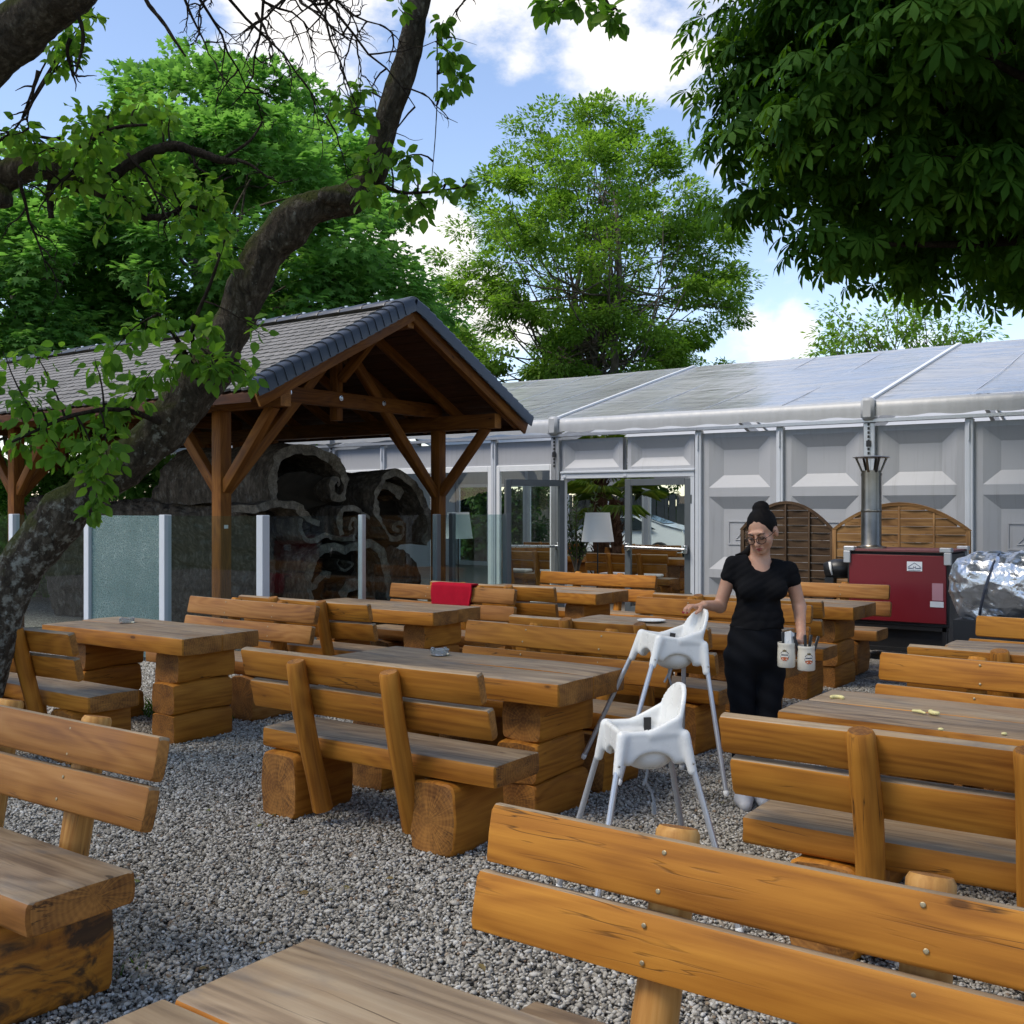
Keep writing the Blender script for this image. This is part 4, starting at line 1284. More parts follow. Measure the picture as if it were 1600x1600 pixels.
# plain tiles (beaver tails)
def tile_mesh(seed):
    r = random.Random(seed); w, L, t = .163, .30, .026
    out = [(-w / 2, 0), (-w / 2, L * .72)] ; 
    low = [(-w / 2, .045), (-w / 4, .010), (0, 0), (w / 4, .010), (w / 2, .045)]
    poly = low + [(w / 2, L), (-w / 2, L)]
    mb = MB(); mb.prism(poly, t); return mb.mesh('roof_tile', M['tile'])
def mat_tile():
    m = NT('grey concrete tile'); v = m.coord()
    v = m.vec('ADD', v, m.vec('SCALE', (3.0, 7.0, 5.0), None, m.math('MULTIPLY', m.rand(), 9.0)))
    n = m.noise(v, 14, 5, .65); g = m.noise(v, 1.7, 4)
    col = m.ramp(m.math('ADD', m.math('MULTIPLY', n, .55), m.math('MULTIPLY', g, .45)), [(.32, (.10, .096, .092)), (.5, (.175, .168, .16)), (.68, (.25, .24, .23))])
    return m.pbr(col, .8, 0, .3, m.bump(n, .3, .003))
M['tile'] = mat_tile()
tm = [tile_mesh(i) for i in range(1)][0]
EXP = .158; nrow = int(EY / cos(SLOPE) / EXP); ncol = int((XE - .14 - XL) / .168)
tiles = []
rt = random.Random(4)
for s in (-1, 1):
    for j in range(nrow):
        for i in range(ncol):
            dist = (EY / cos(SLOPE)) - j * EXP          # distance from ridge of the lower edge
            yy = PYC + s * dist * cos(SLOPE); zz = RZ - dist * sin(SLOPE) + .0
            xx = XE - .24 - i * .168 - (.084 if j % 2 else 0)
            tiles.append((s, xx, yy, zz))
def tile_matrix(s, xx, yy, zz):
    tilt = SLOPE - radians(4.4)
    R = Matrix.Rotation(0 if s < 0 else pi, 4, 'Z') @ Matrix.Rotation(tilt, 4, 'X')
    Mx = R.copy(); Mx.translation = (xx + rt.uniform(-.002, .002) - PX, yy - PYC, zz - .010 + rt.uniform(0, .003)); return Mx
near = sorted([t for t in tiles if t[0] < 0], key=lambda t: (t[1] - 0) ** 2 + t[2] ** 2)[:290]
ns = set(near)
base_v = [v.co.copy() for v in tm.vertices]; base_f = [list(p.vertices) for p in tm.polygons]
mb = MB()
for t in tiles:
    Mx = tile_matrix(*t)
    if t in ns:
        o = part('roof_tile', tm, perg); o.matrix_local = Mx
    else:
        mb.add([Mx @ v for v in base_v], base_f)
part('roof_tiles', mb.mesh('roof_tiles', M['tile']), perg, kind='stuff')
# verge tiles: overlapping dark curved pieces down both gable edges
def verge_tile():
    mb = MB(); V = []; n = 7
    for k in range(n):
        a = pi * k / (n - 1)
        V.append((-.0 + .105 * cos(a), 0, .03 + .045 * sin(a)))
    W = [(x * 1.12, -.23, z * 1.15) for (x, y, z) in V]
    V2 = [(.105, 0, -.10), (.118, -.23, -.10)]
    allv = V + W + V2
    F = [(k, k + 1, n + k + 1, n + k) for k in range(n - 1)] + [(0, n, 2 * n + 1, 2 * n)]
    b = len(allv)
    allv = allv + [(x * .9 if i < 2 * n else x - .014, y, z - .012 if i < 2 * n else z) for i, (x, y, z) in enumerate(allv)]
    F += [tuple(b + q for q in f)[::-1] for f in F]
    F += [(n + k, n + k + 1, b + n + k + 1, b + n + k) for k in range(n - 1)] + [(n, 2 * n + 1, b + 2 * n + 1, b + n)]
    mb.add(allv, F); return mb.mesh('verge_tile', M['slate'], 50)
vt = verge_tile()
nv = 19
for s in (-1, 1):
    for k in range(nv):
        dist = (k + .0) / nv * EY / cos(SLOPE) * .985 + .02
        Mx = Matrix.Rotation(-SLOPE - radians(-2), 4, 'X') if s > 0 else Matrix.Rotation(SLOPE - radians(2), 4, 'X')
        R = (Matrix.Rotation(SLOPE - radians(4), 4, 'X') if s < 0 else Matrix.Rotation(-SLOPE + radians(4), 4, 'X') @ Matrix.Scale(-1, 4, (0, 1, 0)))
        R.translation = (XE - .07 - PX, s * dist * cos(SLOPE), RZ - dist * sin(SLOPE) + .022)
        o = part('verge_tile', vt, perg); o.matrix_local = R
# ridge tiles
mb = MB(); V = []; n = 9
for q, (x, R) in enumerate(((0, .125), (-.02, .13), (-.40, .115))):
    for k in range(n):
        a = radians(20) + radians(140) * k / (n - 1); V.append((x, R * cos(a) * 1.1, R * sin(a) - .07))
F = [(q * n + k, q * n + k + 1, (q + 1) * n + k + 1, (q + 1) * n + k) for q in range(2) for k in range(n - 1)] + [tuple(range(n))]
mb.add(V, F); rtm = mb.mesh('ridge_tile', M['slate'], 60)
clip = MB(); clip.box(-.02, .02, -.012, .012, .05, .068); clipm = clip.mesh('ridge_clip', M['alu'])
for k in range(31):
    o = pp('ridge_tile', rtm, (XE + .01 - k * .385, PYC, RZ + .03)); part('ridge_clip', clipm, o, (-.37, 0, 0))
# little paper notice on the front left post
mb = MB(); mb.box(-.001, .001, -.028, .028, -.02, .02); pp('notice', mb.mesh('notice', M['white_cloth']), (PX + .0795, PYL + .0, 1.42))

# ---------------------------------------------------------------- glass windbreak round the pergola
gw = thing('glass_windbreak', 'waist-high glass windbreak on pale posts around the log, one pane shattered', 'windbreak', (-7.83, 6.9, 0))
GZ = 1.55
def gp(name, me, x, y, rz=0): return part(name, me, gw, (x + 7.83, y - 6.9, 0), (0, 0, rz))
mb = MB(); mb.box(-.045, .045, -.045, .045, 0, GZ + .01, bev=.004); gpost = mb.mesh('post', M['alu_paint'], 30)
mb = MB(); mb.box(-.03, .03, -.03, .03, 0, GZ + .01, bev=.004); gposts = mb.mesh('post', M['alu'], 30)
mb = MB(); mb.box(-.035, .035, -.035, .035, 0, GZ + .01, bev=.004); gpostd = mb.mesh('post', M['anthracite'], 30)
def pane_of(x0, y0, x1, y1, mat, top=GZ):
    ln = sqrt((x1 - x0) ** 2 + (y1 - y0) ** 2)
    mb = MB(); mb.box(.04, ln - .04, -.005, .005, .06, top)
    return gp('glass_pane', mb.mesh('glass_pane', mat), x0, y0, atan2(y1 - y0, x1 - x0))
lx = [-7.83, -9.32, -10.66, -12.2, -13.7, -15.2]
for i, x in enumerate(lx):
    gp('post', gpost, x, 6.9)
    if i: pane_of(lx[i], 6.9, lx[i - 1], 6.9, M['cracked_glass'] if i == 2 else M['screen_glass'])
fy = [6.9, 8.26, 9.5, 10.87]
for i, y in enumerate(fy[1:]):
    gp('post', gposts if i < 1 else gpostd, -7.83, y)
for i in range(3): pane_of(-7.83, fy[i], -7.83, fy[i + 1], M['screen_glass'])
pane_of(-7.83, 10.87, -9.2, 11.5, M['screen_glass']); gp('post', gpostd, -9.2, 11.5)
# ---------------------------------------------------------------- hollow log with curled shells
log = thing('hollow_log', 'huge hollow dark log with curled bark scrolls lying under the pergola', 'log', (-10.2, 9.9, 0))
LX = -9.95
def cz(c):
    """outline drawn on the cut face (a plane across the log): sketch units -> (Y, Z)"""
    px, py = 360 + c[0] / 5, 680 + c[1] / 5
    r = (px - 800) / 1664; d = LX / (.8146 * r - .58)
    return (d * (.8146 + .58 * r), CAM_Z - (py - 795) * d / 1664)
def smooth_line(pts, n):
    P = [Vector((p[0], p[1])) for p in pts]; out = []
    for i in range(len(P) - 1):
        p0, p1, p2, p3 = P[max(i - 1, 0)], P[i], P[i + 1], P[min(i + 2, len(P) - 1)]
        for k in range(n):
            t = k / n
            out.append(.5 * ((2 * p1) + (-p0 + p2) * t + (2 * p0 - 5 * p1 + 4 * p2 - p3) * t * t + (-p0 + 3 * p1 - 3 * p2 + p3) * t ** 3))
    out.append(P[-1]); return out
def shell(name, pts, th, depth, seed, sub=8, shrink=.12, x0=0.0, rough=.035):
    """thick curled sheet: a curve on the cut face drawn back along the log"""
    C = smooth_line([cz(p) for p in pts], sub)
    n = len(C)
    if not hasattr(th, '__len__'): th = [th, th]
    nrm = []
    for i in range(n):
        t = C[min(i + 1, n - 1)] - C[max(i - 1, 0)]; t.normalize(); nrm.append(Vector((-t.y, t.x)))
    seg = 16; V = []; cen = sum(C, Vector((0, 0))) / n
    for j in range(seg + 1):
        u = j / seg; x = LX + x0 - depth * u
        for side in (1, -1):
            for i in range(n):
                w = th[0] + (th[1] - th[0]) * i / (n - 1)
                p = C[i] + nrm[i] * (w / 2) * side
                p = p + (cen - p) * shrink * u
                V.append((x, p.x, p.y))
    V = np.array(V)
    d = wobble(V * [.8, 1, 1], 1.3, seed) * rough + wobble(V * [.35, 1, 1], 6, seed + 1) * rough * .45
    d2 = wobble(V, 1.5, seed + 2) * rough
    V[:, 1] += d; V[:, 2] += d2
    V[:, 0] += wobble(V, 2.2, seed + 3) * .06 + wobble(V, 7, seed + 4) * .02
    tooth = wobble(V * [.3, 1, 1], 11, seed + 6) * rough * .16; V[:, 1] += tooth; V[:, 2] += tooth * .6
    F = []; mi = []
    N = 2 * n
    for j in range(seg):
        for i in range(n - 1):
            a = j * N + i; b = (j + 1) * N + i
            F.append((a, a + 1, b + 1, b)); mi.append(0)
            a += n; b += n
            F.append((a, b, b + 1, a + 1)); mi.append(2)
        for i in (0, n - 1):
            a = j * N + i; b = (j + 1) * N + i
            F.append((a, b, b + n, a + n)); mi.append(1)
    for i in range(n - 1): F.append((i, i + n, i + n + 1, i + 1)); mi.append(1)
    for i in range(n - 1):
        a = seg * N + i; F.append((a, a + 1, a + n + 1, a + n)); mi.append(0)
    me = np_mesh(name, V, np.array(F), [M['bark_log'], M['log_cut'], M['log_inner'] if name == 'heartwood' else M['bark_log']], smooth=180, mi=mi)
    me.set_sharp_from_angle(angle=radians(60))
    return part(name, me, log, (10.2, -9.9, 0))
shell('bark_scroll', [(345, 520), (328, 400), (350, 260), (420, 150), (560, 95), (700, 135), (820, 220), (888, 330), (900, 430), (868, 500), (812, 485), (782, 420), (796, 365), (832, 352), (852, 385), (828, 412)], (.16, .05), 2.2, 3, rough=.03, shrink=.05)
shell('bark_scroll', [(1470, 850), (1508, 700), (1480, 545), (1400, 400), (1310, 315), (1210, 305), (1130, 360), (1085, 460), (1085, 600), (1120, 710), (1185, 790), (1255, 815), (1305, 770), (1300, 695), (1250, 672), (1228, 715), (1262, 742)], (.12, .06), 2.6, 13, x0=.12, rough=.032, shrink=.04)
shell('bark_scroll', [(500, 650), (500, 750), (545, 830), (620, 815), (700, 775), (800, 795), (890, 800), (935, 735), (925, 660), (885, 640), (868, 690), (880, 730)], (.07, .055), 1.2, 23, x0=.14, rough=.026)
shell('bark_scroll', [(820, 770), (800, 690), (795, 620), (835, 572), (920, 565), (1000, 605), (1045, 650)], (.08, .06), 1.2, 33, x0=.10, rough=.026)
shell('bark_shell', [(528, 1290), (530, 1150), (545, 1030), (585, 925), (680, 875), (790, 885), (900, 865), (1000, 840), (1080, 880), (1125, 980), (1150, 1100), (1150, 1290)], (.10, .12), 2.0, 43, x0=.18, rough=.034)
shell('bark_scroll', [(870, 965), (885, 1020), (930, 1050), (975, 1030), (980, 990), (955, 985)], (.035, .03), .6, 53, x0=-.1, rough=.015)
shell('heartwood', [(590, 1000), (600, 1100), (640, 1200), (700, 1180), (760, 1090), (800, 1100)], (.10, .10), .7, 63, x0=-.05, rough=.05)
shell('heartwood', [(890, 1290), (930, 1190), (1010, 1160), (1060, 1200), (1080, 1290)], (.14, .10), .7, 66, x0=-.05, rough=.05)
shell('bark_sheet', [(110, 575), (230, 548), (360, 542), (450, 552), (510, 620), (570, 680), (625, 700)], (.10, .07), .9, 73, x0=.2, rough=.034)
shell('heartwood', [(1095, 640), (1120, 480), (1190, 400), (1290, 395), (1370, 470)], (.10, .16), 1.2, 83, x0=-.1, rough=.05)
def log_body(name, pts, x0, x1, seed, mats, rough=.10, taper=.12, holes=None):
    """bulky barked trunk: closed outline on the cut face carried back along the log"""
    C = smooth_line([cz(p) for p in pts] + [cz(pts[0])], 12)[:-1]
    n = len(C); seg = 70; cen = sum(C, Vector((0, 0))) / n
    V = []
    for j in range(seg + 1):
        u = j / seg; x = x0 + (x1 - x0) * u
        k = 1 - taper * u
        if j == seg: k *= .75
        for p in C:
            q = cen + (p - cen) * k; V.append((x, q.x, q.y + .0))
    V = np.array(V)
    ctr = np.array([0, cen.x, cen.y])
    dr = V - ctr; dr[:, 0] = 0; dr /= np.linalg.norm(dr, axis=1)[:, None] + 1e-6
    am = wobble(V * [.5, 1, 1], .55, seed) * rough + np.abs(wobble(V * [.45, 1, 1], 2.6, seed + 1)) * rough * .6 + wobble(V * [.6, 1, 1], 7, seed + 2) * rough * .40 + np.abs(wobble(V * [.3, 1, 1], 5, seed + 3)) * rough * .45
    V += dr * am[:, None]
    V[:, 2] = np.maximum(V[:, 2], -.05)
    F = []
    for j in range(seg):
        for i in range(n):
            a = j * n + i; b = j * n + (i + 1) % n
            F.append((a, a + n, b + n, b))
    V = list(map(tuple, V)); c0 = len(V); V.append((x0 - .25, cen.x, cen.y)); c1 = len(V); V.append((x1, cen.x, cen.y))
    T = [(f[0], f[1], f[2]) for f in F] + [(f[0], f[2], f[3]) for f in F]; mi = [0] * len(T)
    for i in range(n):
        T.append((i, (i + 1) % n, c0)); mi.append(1); T.append((seg * n + i, c1, seg * n + (i + 1) % n)); mi.append(0)
    me = np_mesh(name, np.array(V), np.array(T), mats, smooth=180, mi=mi)
    return part(name, me, log, (10.2, -9.9, 0))
log_body('trunk', [(360, 640), (420, 560), (620, 520), (900, 560), (1080, 620), (1130, 860), (1180, 1100), (1160, 1500), (800, 1600), (560, 1560), (500, 1250), (470, 950)], -10.25, -15.4, 5, [M['bark_log'], M['log_hollow_shade']], .11, -.06)
log_body('limb', [(1060, 420), (1200, 330), (1380, 420), (1470, 600), (1440, 830), (1250, 900), (1080, 760)], -10.3, -13.4, 15, [M['bark_log'], M['log_hollow_shade']], .08, .1)
log_body('limb', [(1180, 980), (1300, 960), (1400, 1060), (1430, 1200), (1400, 1500), (1200, 1500), (1130, 1200)], -9.9, -13.0, 25, [M['bark_log'], M['bark_log']], .10, .1)
log_body('limb', [(360, 420), (480, 320), (700, 310), (820, 400), (800, 520), (600, 560), (400, 540)], -10.1, -12.6, 35, [M['bark_log'], M['log_hollow_shade']], .05, .2)
# ---------------------------------------------------------------- trees
def field(pos, dirs, nrm, size, tv, tf, rnd):
    """copies of a small leaf outline: tv (k,3) = along, across, up"""
    pos = np.asarray(pos); dirs = np.asarray(dirs, float); nrm = np.asarray(nrm, float); size = np.asarray(size)
    dirs /= np.linalg.norm(dirs, axis=1)[:, None] + 1e-9
    side = np.cross(nrm, dirs); side /= np.linalg.norm(side, axis=1)[:, None] + 1e-9
    up = np.cross(dirs, side)
    tv = np.asarray(tv, float); tf = np.asarray(tf)
    V = pos[:, None, :] + size[:, None, None] * (tv[None, :, 0:1] * dirs[:, None, :] + tv[None, :, 1:2] * side[:, None, :] + tv[None, :, 2:3] * up[:, None, :])
    k = len(tv)
    F = tf[None] + (np.arange(len(pos)) * k)[:, None, None]
    return V.reshape(-1, 3), F.reshape(-1, tf.shape[1]), np.repeat(rnd, k)
T_QUAD = ([(0, 0, 0), (.5, -.28, .06), (1, 0, -.04), (.5, .28, .06)], [(0, 1, 2), (0, 2, 3)])
T_OVATE = ([(0, 0, 0), (.22, -.26, .07), (.55, -.31, .08), (.84, -.15, .0), (1.02, 0, -.10), (.84, .15, .0), (.55, .31, .08), (.22, .26, .07), (.5, 0, 0.0)],
           [(0, 1, 8), (1, 2, 8), (2, 3, 8), (3, 4, 8), (4, 5, 8), (5, 6, 8), (6, 7, 8), (7, 0, 8)])
T_MAPLE = ([(0, 0, 0), (.15, -.48, -.05), (.45, -.22, .03), (.72, -.42, -.06), (.66, -.12, .03), (1.0, 0, -.08), (.66, .12, .03), (.72, .42, -.06), (.45, .22, .03), (.15, .48, -.05)],
           [(0, 1, 2), (0, 2, 8), (2, 3, 4), (2, 4, 6), (4, 5, 6), (2, 6, 8), (6, 7, 8), (0, 8, 9)])
def palmate():
    V = []; F = []
    for a, L in ((-1.75, .62), (-1.05, .85), (-.38, 1.0), (.38, 1.0), (1.05, .85), (1.75, .62)):
        c, s = cos(a), sin(a)
        pts = [(0.03, 0, 0), (.40, -.10, -.03), (.72, -.17, -.10), (1.0, 0, -.30), (.72, .17, -.10), (.40, .10, -.03)]
        b = len(V)
        for x, y, z in pts:
            x *= L; y *= L; V.append((x * c - y * s, x * s + y * c, z * L * .9 - .12 * L * (x / L) ** 2))
        F += [(b, b + 1, b + 5), (b + 1, b + 2, b + 4), (b + 1, b + 4, b + 5), (b + 2, b + 3, b + 4)]
    return V, F
T_PALM = palmate()
def unit(r, n):
    v = r.normal(size=(n, 3)); return v / np.linalg.norm(v, axis=1)[:, None]

def crown_lobes(r, lobes, nclump, per, clump_r, leaf, tpl, flat=.35, inner=.72, droop=.35, size_j=.3, shell=.0):
    """leaf clumps spread over (and some way into) a set of ellipsoidal lobes"""
    C = []; tot = sum(l[3] ** 2 for l in lobes)
    for (x, y, z, R, fl) in lobes:
        n = max(3, int(nclump * R * R / tot))
        u = unit(r, n); q = R * (inner + (1 - inner) * r.uniform(size=n) ** .6) 
        c = u * q[:, None] * np.array([1, 1, fl]) + np.array([x, y, z]); C.append(c)
    C = np.concatenate(C)
    lob = np.array([l[:4] for l in lobes])
    keep = np.ones(len(C), bool)
    for l in lob:   # thin out clumps buried deep inside another lobe
        keep &= ~((np.linalg.norm(C - l[:3], axis=1) < l[3] * .55))
    C = C[keep]
    cen = (lob[:, :3] * lob[:, 3:4]).sum(0) / lob[:, 3].sum()
    P = []; D = []; N = []; R_ = []
    for c in C:
        k = int(per * r.uniform(.6, 1.4)); cr = clump_r * r.uniform(.65, 1.3)
        u = unit(r, k); q = cr * r.uniform(size=k) ** .45
        p = c + u * q[:, None] * np.array([1, 1, .62])
        out = u + (c - cen) / (np.linalg.norm(c - cen) + 1e-6) * .7; 
        d = out + unit(r, k) * .6; d[:, 2] -= droop
        nn = np.array([0, 0, 1.15]) + out * .5 + unit(r, k) * flat
        P.append(p); D.append(d); N.append(nn); R_.append(np.clip(r.normal(.5, .2, k) + r.normal(0, .14), 0, 1))
    P = np.concatenate(P); D = np.concatenate(D); N = np.concatenate(N); R_ = np.concatenate(R_)
    S = leaf * r.uniform(1 - size_j, 1 + size_j, len(P))
    return C, (P, D, N, S, R_)

def branches(mb, base, fork, tips, r, r0, r_tip, n=6, sides=6, spread=.5):
    """curved limbs from the trunk line up to the clumps"""
    base = Vector(base); fork = Vector(fork)
    for t in tips:
        t = Vector(t); 
        h = min(1, max(0, .22 + .75 * r.uniform() ** .7 * ((t.z - base.z) / (fork.z - base.z + .01)) ** .8))
        s = base.lerp(fork, min(1.0, h))
        ctrl = s.lerp(t, .5) + Vector((r.normal() * spread, r.normal() * spread, abs(r.normal()) * spread * .4 - (t - s).length * .12))
        pts = []
        for k in range(n + 1):
            u = k / n; p = s * (1 - u) ** 2 + ctrl * 2 * u * (1 - u) + t * u * u
            if 0 < k < n: p = p + Vector(r.normal(size=3)) * spread * .08
            pts.append(p)
        rr = r0 * (.35 + .65 * (1 - h)) 
        mb.tube(pts, [rr * (1 - k / n) + r_tip * (k / n) for k in range(n + 1)], sides)

def big_tree(name, label, base, lobes_px, d, dj, seed, leafmat, tpl, nclump, per, clump_r, leaf, trunk_r, bark_m, nbranch=60, fork=.85, spread=.6, trunks=1, **kw):
    r = np.random.default_rng(seed)
    lobes = []
    for (px, py, rp) in lobes_px:
        dd = d + r.normal() * dj; c = at(px, py, dd); lobes.append((c.x, c.y, c.z, rp * dd / 1664, .9))
    b = at(*base, d); b.z = -.05
    t = thing(name, label, 'tree', (b.x, b.y, 0))
    C, L = crown_lobes(r, lobes, nclump, per, clump_r, leaf, tpl, **kw)
    V, F, A = field(*L[:4], *tpl, L[4])
    V = V - np.array([b.x, b.y, 0])
    part('crown', np_mesh('crown', V, F, leafmat, attrs={'rnd': A}), t, kind='stuff')
    top = max(l[2] for l in lobes)
    mb = MB(); b0 = Vector((0, 0, -.05))
    for q in range(trunks):
        f = Vector((r.normal() * .6 + (q - (trunks - 1) / 2) * 1.8, r.normal() * .6, top * fork))
        pts = [b0.lerp(f, k / 9) + Vector((r.normal() * .08 * k / 3, r.normal() * .08 * k / 3, 0)) for k in range(10)]
        if trunks > 1:
            for k, p in enumerate(pts): p.x = f.x * (k / 9) ** .6; 
        mb.tube(pts, [trunk_r * (1 - .085 * k) for k in range(10)], 10, wob=.06, seed=seed)
        sel = r.choice(len(C), min(nbranch, len(C)), replace=False)
        tips = [Vector(C[i]) - Vector((b.x, b.y, 0)) for i in sel]
        branches(mb, pts[1], f, tips, r, trunk_r * .28, .010, spread=spread)
    part('trunk', mb.mesh('trunk', bark_m, 180), t)
    return t

big_tree('maple_tree', 'tall dense green maple behind the pergola on the left', (330, 800), [(310, 215, 130), (420, 205, 120), (330, 330, 190), (200, 300, 120), (470, 320, 150), (250, 430, 190), (440, 450, 170), (545, 400, 120), (570, 480, 110), (630, 490, 75), (400, 560, 160)],
         26, 1.3, 21, M['leaf_maple'], T_MAPLE, 360, 190, .72, .20, .33, M['bark_grey'], 40)
big_tree('maple_tree', 'broad lower maple at the left edge behind the tiled roof', (20, 800), [(60, 330, 110), (20, 450, 170), (130, 430, 150), (-90, 420, 190), (90, 540, 150), (-40, 560, 170), (190, 560, 110)],
         24, 1.1, 22, M['leaf_maple'], T_MAPLE, 260, 190, .7, .20, .28, M['bark_grey'], 30)
big_tree('ash_tree', 'tall airy light green tree standing behind the tent in the middle', (925, 800), [(850, 240, 80), (930, 215, 65), (990, 240, 75), (900, 310, 130), (1010, 320, 110), (800, 330, 80), (770, 410, 95), (880, 420, 150), (1020, 430, 140), (1100, 400, 75), (740, 480, 75), (830, 530, 120), (960, 550, 130), (1080, 510, 90), (1140, 430, 40), (720, 560, 60), (780, 590, 70), (880, 600, 80), (990, 600, 80), (1080, 570, 60), (920, 560, 95), (840, 590, 75), (1010, 570, 75), (900, 500, 90)],
         38, 2.0, 23, M['leaf_ash'], T_QUAD, 760, 200, .60, .165, .26, M['bark_grey'], 60, .80, .7, trunks=3, inner=.35)
big_tree('young_ash', 'small sparse tree behind the tent roof below the dark chestnut', (1390, 800), [(1330, 520, 55), (1400, 500, 60), (1460, 510, 50), (1290, 545, 35), (1510, 530, 40)],
         30, 1.0, 24, M['leaf_ash'], T_QUAD, 90, 42, .55, .17, .12, M['bark_grey'], 60, .78, .5, inner=.3)
big_tree('background_tree', 'green tree beyond the tent left of the middle tree', (660, 800), [(640, 520, 60), (680, 560, 60), (600, 560, 70)],
         44, 1.0, 25, M['leaf_maple'], T_QUAD, 90, 150, .8, .3, .2, M['bark_grey'], 10)

# shrubs behind the log and round the far side of the tent
def shrub(name, label, x, y, rx, ry, h, seed, mat, n=70, per=130, leaf=.10, group=None):
    r = np.random.default_rng(seed)
    t = thing(name, label, 'hedge' if 'hedge' in name else 'shrub', (x, y, 0), 0, group)
    k = max(1, int(max(rx, ry) / (h * .5)))
    lobes = []
    for i in range(k + 1):
        u = (i / k - .5) * 2 * .8
        for zz in (.28, .68):
            lobes.append((u * rx if rx > ry else r.normal() * .1, u * ry if ry >= rx else r.normal() * .1, h * zz, h * .36, 1.0))
    C, L = crown_lobes(r, lobes, n, per, .33, leaf, T_QUAD)
    V, F, A = field(*L[:4], *T_QUAD, L[4]); V[:, 2] = np.maximum(V[:, 2], .01)
    part('foliage', np_mesh('foliage', V, F, mat, attrs={'rnd': A}), t, kind='stuff')
    mb = MB()
    for q in range(max(3, k * 2)):
        tip = Vector(C[r.integers(len(C))]); b = Vector((tip.x * .8, tip.y * .8, 0)); mb.tube([b, b.lerp(tip, .5) + Vector((.05, .03, 0)), tip], [.03, .02, .006], 5)
    part('stem', mb.mesh('stem', M['bark_grey']), t)
shrub('broadleaf_shrub', 'leafy green shrub behind the left end of the hollow log', -16.6, 11.6, 1.6, .9, 2.3, 31, M['leaf_maple'], 110, 130, .15)
shrub('broadleaf_shrub', 'dark shrub at the left edge beyond the glass windbreak', -18.6, 9.3, .9, 1.9, 2.5, 32, M['leaf_maple'], 120, 130, .15)
shrub('broadleaf_shrub', 'green shrub between the pergola posts by the end wall of the tent', -19.9, 13.2, 1.0, 2.0, 2.6, 35, M['leaf_hedge'], 110, 130, .13)
shrub('clipped_hedge', 'tall dark hedge seen through the far windows of the tent', -22.6, 27.4, 3.6, .7, 3.4, 33, M['leaf_hedge'], 420, 150, .16)
shrub('clipped_hedge', 'green hedge at the end of the parking lot behind the paling fence', -12.0, 35.5, 9, .8, 3.8, 34, M['leaf_hedge'], 420, 120, .2)

# ---------------------------------------------------------------- horse chestnut close by on the right
def chestnut():
    r = np.random.default_rng(77)
    base = cw(6.1, 9.6, 0)
    t = thing('chestnut_tree', 'dark horse chestnut overhanging the top right corner with hand-shaped leaves', 'tree', (base.x, base.y, 0))
    off = np.array([base.x, base.y, 0])
    lob = []
    for (x, d, z, R) in ((2.45, 8.8, 5.95, .9), (2.1, 8.4, 6.7, .95), (2.65, 8.9, 4.5, .8), (2.45, 8.7, 5.1, .8), (3.4, 9.2, 4.2, .75), (4.5, 9.0, 4.0, .75), (2.9, 8.0, 5.3, .8), (4.9, 9.0, 6.3, 2.35), (3.6, 8.3, 6.9, 1.75), (3.5, 9.4, 5.6, 1.45), (4.6, 8.2, 5.1, 1.5), (5.8, 8.4, 4.75, 1.5), (5.2, 10.4, 5.2, 1.55), (6.6, 7.6, 5.8, 1.9), (4.2, 7.4, 7.6, 1.8), (6.9, 10.3, 6.5, 2.3), (5.2, 8.8, 8.6, 2.6), (3.9, 10.2, 7.6, 1.9), (7.4, 8.5, 7.6, 2.2), (4.0, 6.0, 7.8, 1.7), (6.0, 5.8, 7.2, 1.9)):
        c = cw(x, d, z); lob.append((c.x, c.y, c.z, R, .92))
    C, L = crown_lobes(r, lob, 1000, 40, .50, .162, T_PALM, flat=.3, inner=.55, droop=.75, size_j=.3)
    P, D, N, S, A = L
    # the leaves that show largest are objects of their own
    x = .8146 * P[:, 0] + .58 * P[:, 1]; d = -.58 * P[:, 0] + .8146 * P[:, 1]
    px = 800 + 1664 * x / d; py = 795 - 1664 * (P[:, 2] - CAM_Z) / d
    inf = (px > 1030) & (px < 1620) & (py > -20) & (py < 560) & (d > 2)
    order = np.argsort(np.where(inf, d, 99))
    single = np.zeros(len(P), bool); single[order[:280]] = True
    V, F, B = field(P[~single] - off, D[~single], N[~single], S[~single], *T_PALM, A[~single])
    part('crown', np_mesh('crown', V, F, M['leaf_chestnut'], attrs={'rnd': B}), t, kind='stuff')
    lm = [np_mesh('leaf', np.array(T_PALM[0]), np.array(T_PALM[1]), M['leaf_chestnut'], attrs={'rnd': np.full(len(T_PALM[0]), q)}) for q in (.25, .5, .75)]
    for i in np.nonzero(single)[0]:
        dv = Vector(D[i]).normalized(); sv = Vector(N[i]).cross(dv).normalized(); uv = dv.cross(sv)
        Mx = Matrix((dv, sv, uv)).transposed().to_4x4() @ Matrix.Scale(S[i], 4); Mx.translation = Vector(P[i] - off)
        o = part('leaf', lm[int(A[i] * 2.99)], t); o.matrix_local = Mx
    mb = MB()
    trunk = [Vector((0, 0, -.05)), Vector((.05, .02, 1.2)), Vector((0, .1, 2.6)), Vector((-.15, .1, 4.2)), Vector((-.1, 0, 6.5)), Vector((0, 0, 9.0))]
    mb.tube(trunk, [.42, .34, .31, .27, .18, .06], 12, wob=.05, seed=3)
    sel = r.choice(len(C), 150, replace=False)
    branches(mb, trunk[2], trunk[5], [Vector(C[i] - off) for i in sel], r, .11, .008, spread=.35)
    part('trunk', mb.mesh('trunk', M['bark_dark'], 180), t)
chestnut()

